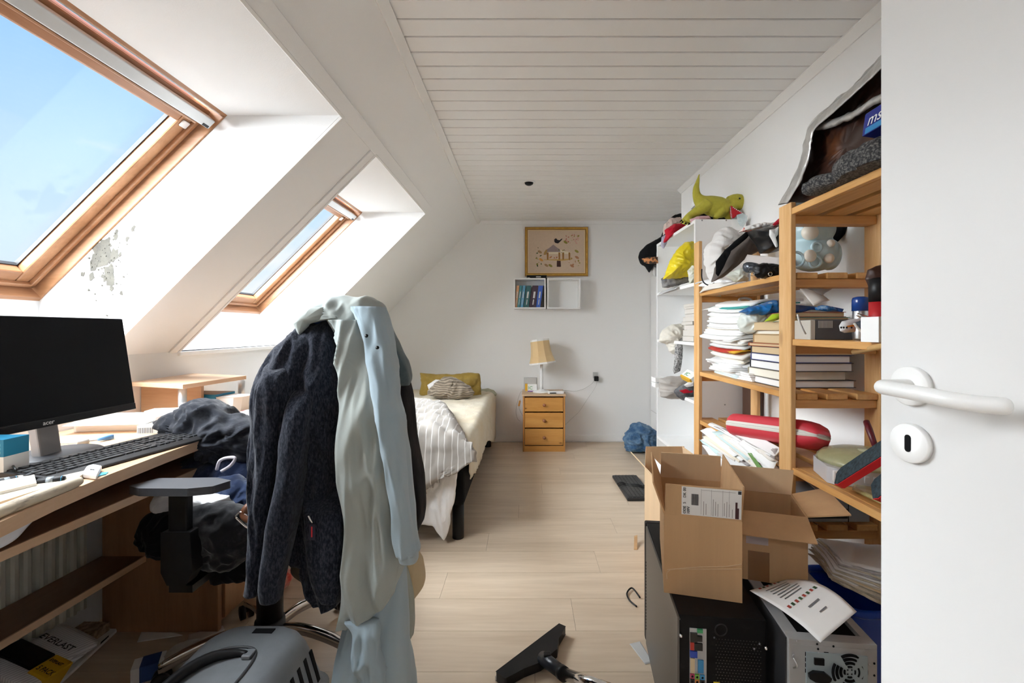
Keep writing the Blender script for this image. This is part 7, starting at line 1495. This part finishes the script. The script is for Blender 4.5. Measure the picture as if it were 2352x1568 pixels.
puff('jeans', [(1432, 1008), (1440, 992), (1455, 975), (1470, 972), (1485, 978), (1500, 985), (1512, 1000), (1512, 1030), (1470, 1034), (1440, 1034)], 4.28, .12, cloth('blue denim', (.045, .11, .22), (.19, .30, .42), 20, lo=.4, hi=.72), label='faded blue jeans dropped on the floor by the far wall', cat='jeans', amp=.032, freq=13, an=(1, 1, 1.6), seed=8, back=.12, zmin=.002)
cord('cable', [on(1470, 1372, .006), on(1452, 1350, .01), on(1440, 1362, .006), on(1446, 1378, .005), on(1462, 1392, .005)], .0035, black_plastic, None, label='black cable loop on the floor behind the black tower')
leaf('wrapper', [on(1446, 1478, .002), on(1482, 1525, .002), on(1500, 1520, .004), on(1470, 1472, .004)], mat('clear film', (.72, .75, .76), .3, alpha=.5), label='clear plastic film on the floor beside the black tower', cat='wrapper', thick=.001)
leaf('card', [on(1456, 1262, .001), on(1464, 1262, .001), on(1464, 1228, .03), on(1457, 1230, .03)], kraft, label='cardboard corner leaning behind the black tower', cat='cardboard', thick=.003)
va = thing('vacuum_nozzle', 'black vacuum cleaner floor nozzle with a chrome tube', 'vacuum nozzle', on(1215, 1520, 0))
A1, B1 = on(1138, 1566, 0.0), on(1284, 1452, 0.0); A1.z = B1.z = .001
xv = (B1 - A1).normalized(); yv_ = Vector((xv.y, -xv.x, 0)); Lv = (B1 - A1).length
Mv = frame(A1, xv, None, (0, 0, 1)); sv = 1 if (Mv.to_3x3() @ Vector((0, 1, 0))).dot(Vector((.6, -.8, 0))) > 0 else -1
def vp(l): return [(x, sv * y) for x, y in l]
m = MB(); m.prism(vp([(0, 0), (Lv, 0), (Lv + .004, .030), (Lv * .80, .052), (Lv * .66, .082), (Lv * .40, .082), (Lv * .22, .060), (.0, .045)]), .004, .034, Mv); m.build('nozzle_body', black_plastic, va, bevel=.006, fix=True)
m = MB(); m.prism(vp([(.002, -.004), (Lv - .002, -.004), (Lv - .002, .004), (.002, .004)]), .002, .016, Mv); m.build('brush_strip', mat('pale lint brush', (.45, .40, .36), .9), va, fix=True)
m = MB(); m.prism(vp([(Lv * .35, -.0045), (Lv * .75, -.0045), (Lv * .75, .0), (Lv * .35, .0)]), .016, .019, Mv); m.build('red_strip', mat('red rubber', (.40, .05, .04), .6), va, fix=True)
j0, j1 = on(1246, 1510, .04), on(1292, 1545, .075); j2 = at(1400, 1640, 1.30)
MB().tube([j0, j0.lerp(j1, .3), j1], [.020, .021, .0195], 18).build('swivel_joint', mat('dark blue black plastic', (.010, .012, .018), .3), va)
MB().tube([j1 - (j1 - j0).normalized() * .01, j1 + (j1 - j0).normalized() * .012], .0215, 18).build('collar', black_plastic, va)
MB().tube([j1, j1 + (j1 - j0).normalized() * .25 + Vector((0, 0, .05))], .0165, 18).build('chrome_tube', chrome, va)
bb = j0.lerp(j1, .25) + Vector((0, 0, .018)); MB().box(-.012, .012, -.010, .010, 0, .010, Matrix.Translation(bb)).build('foot_pedal', black_plastic, va, bevel=.003)
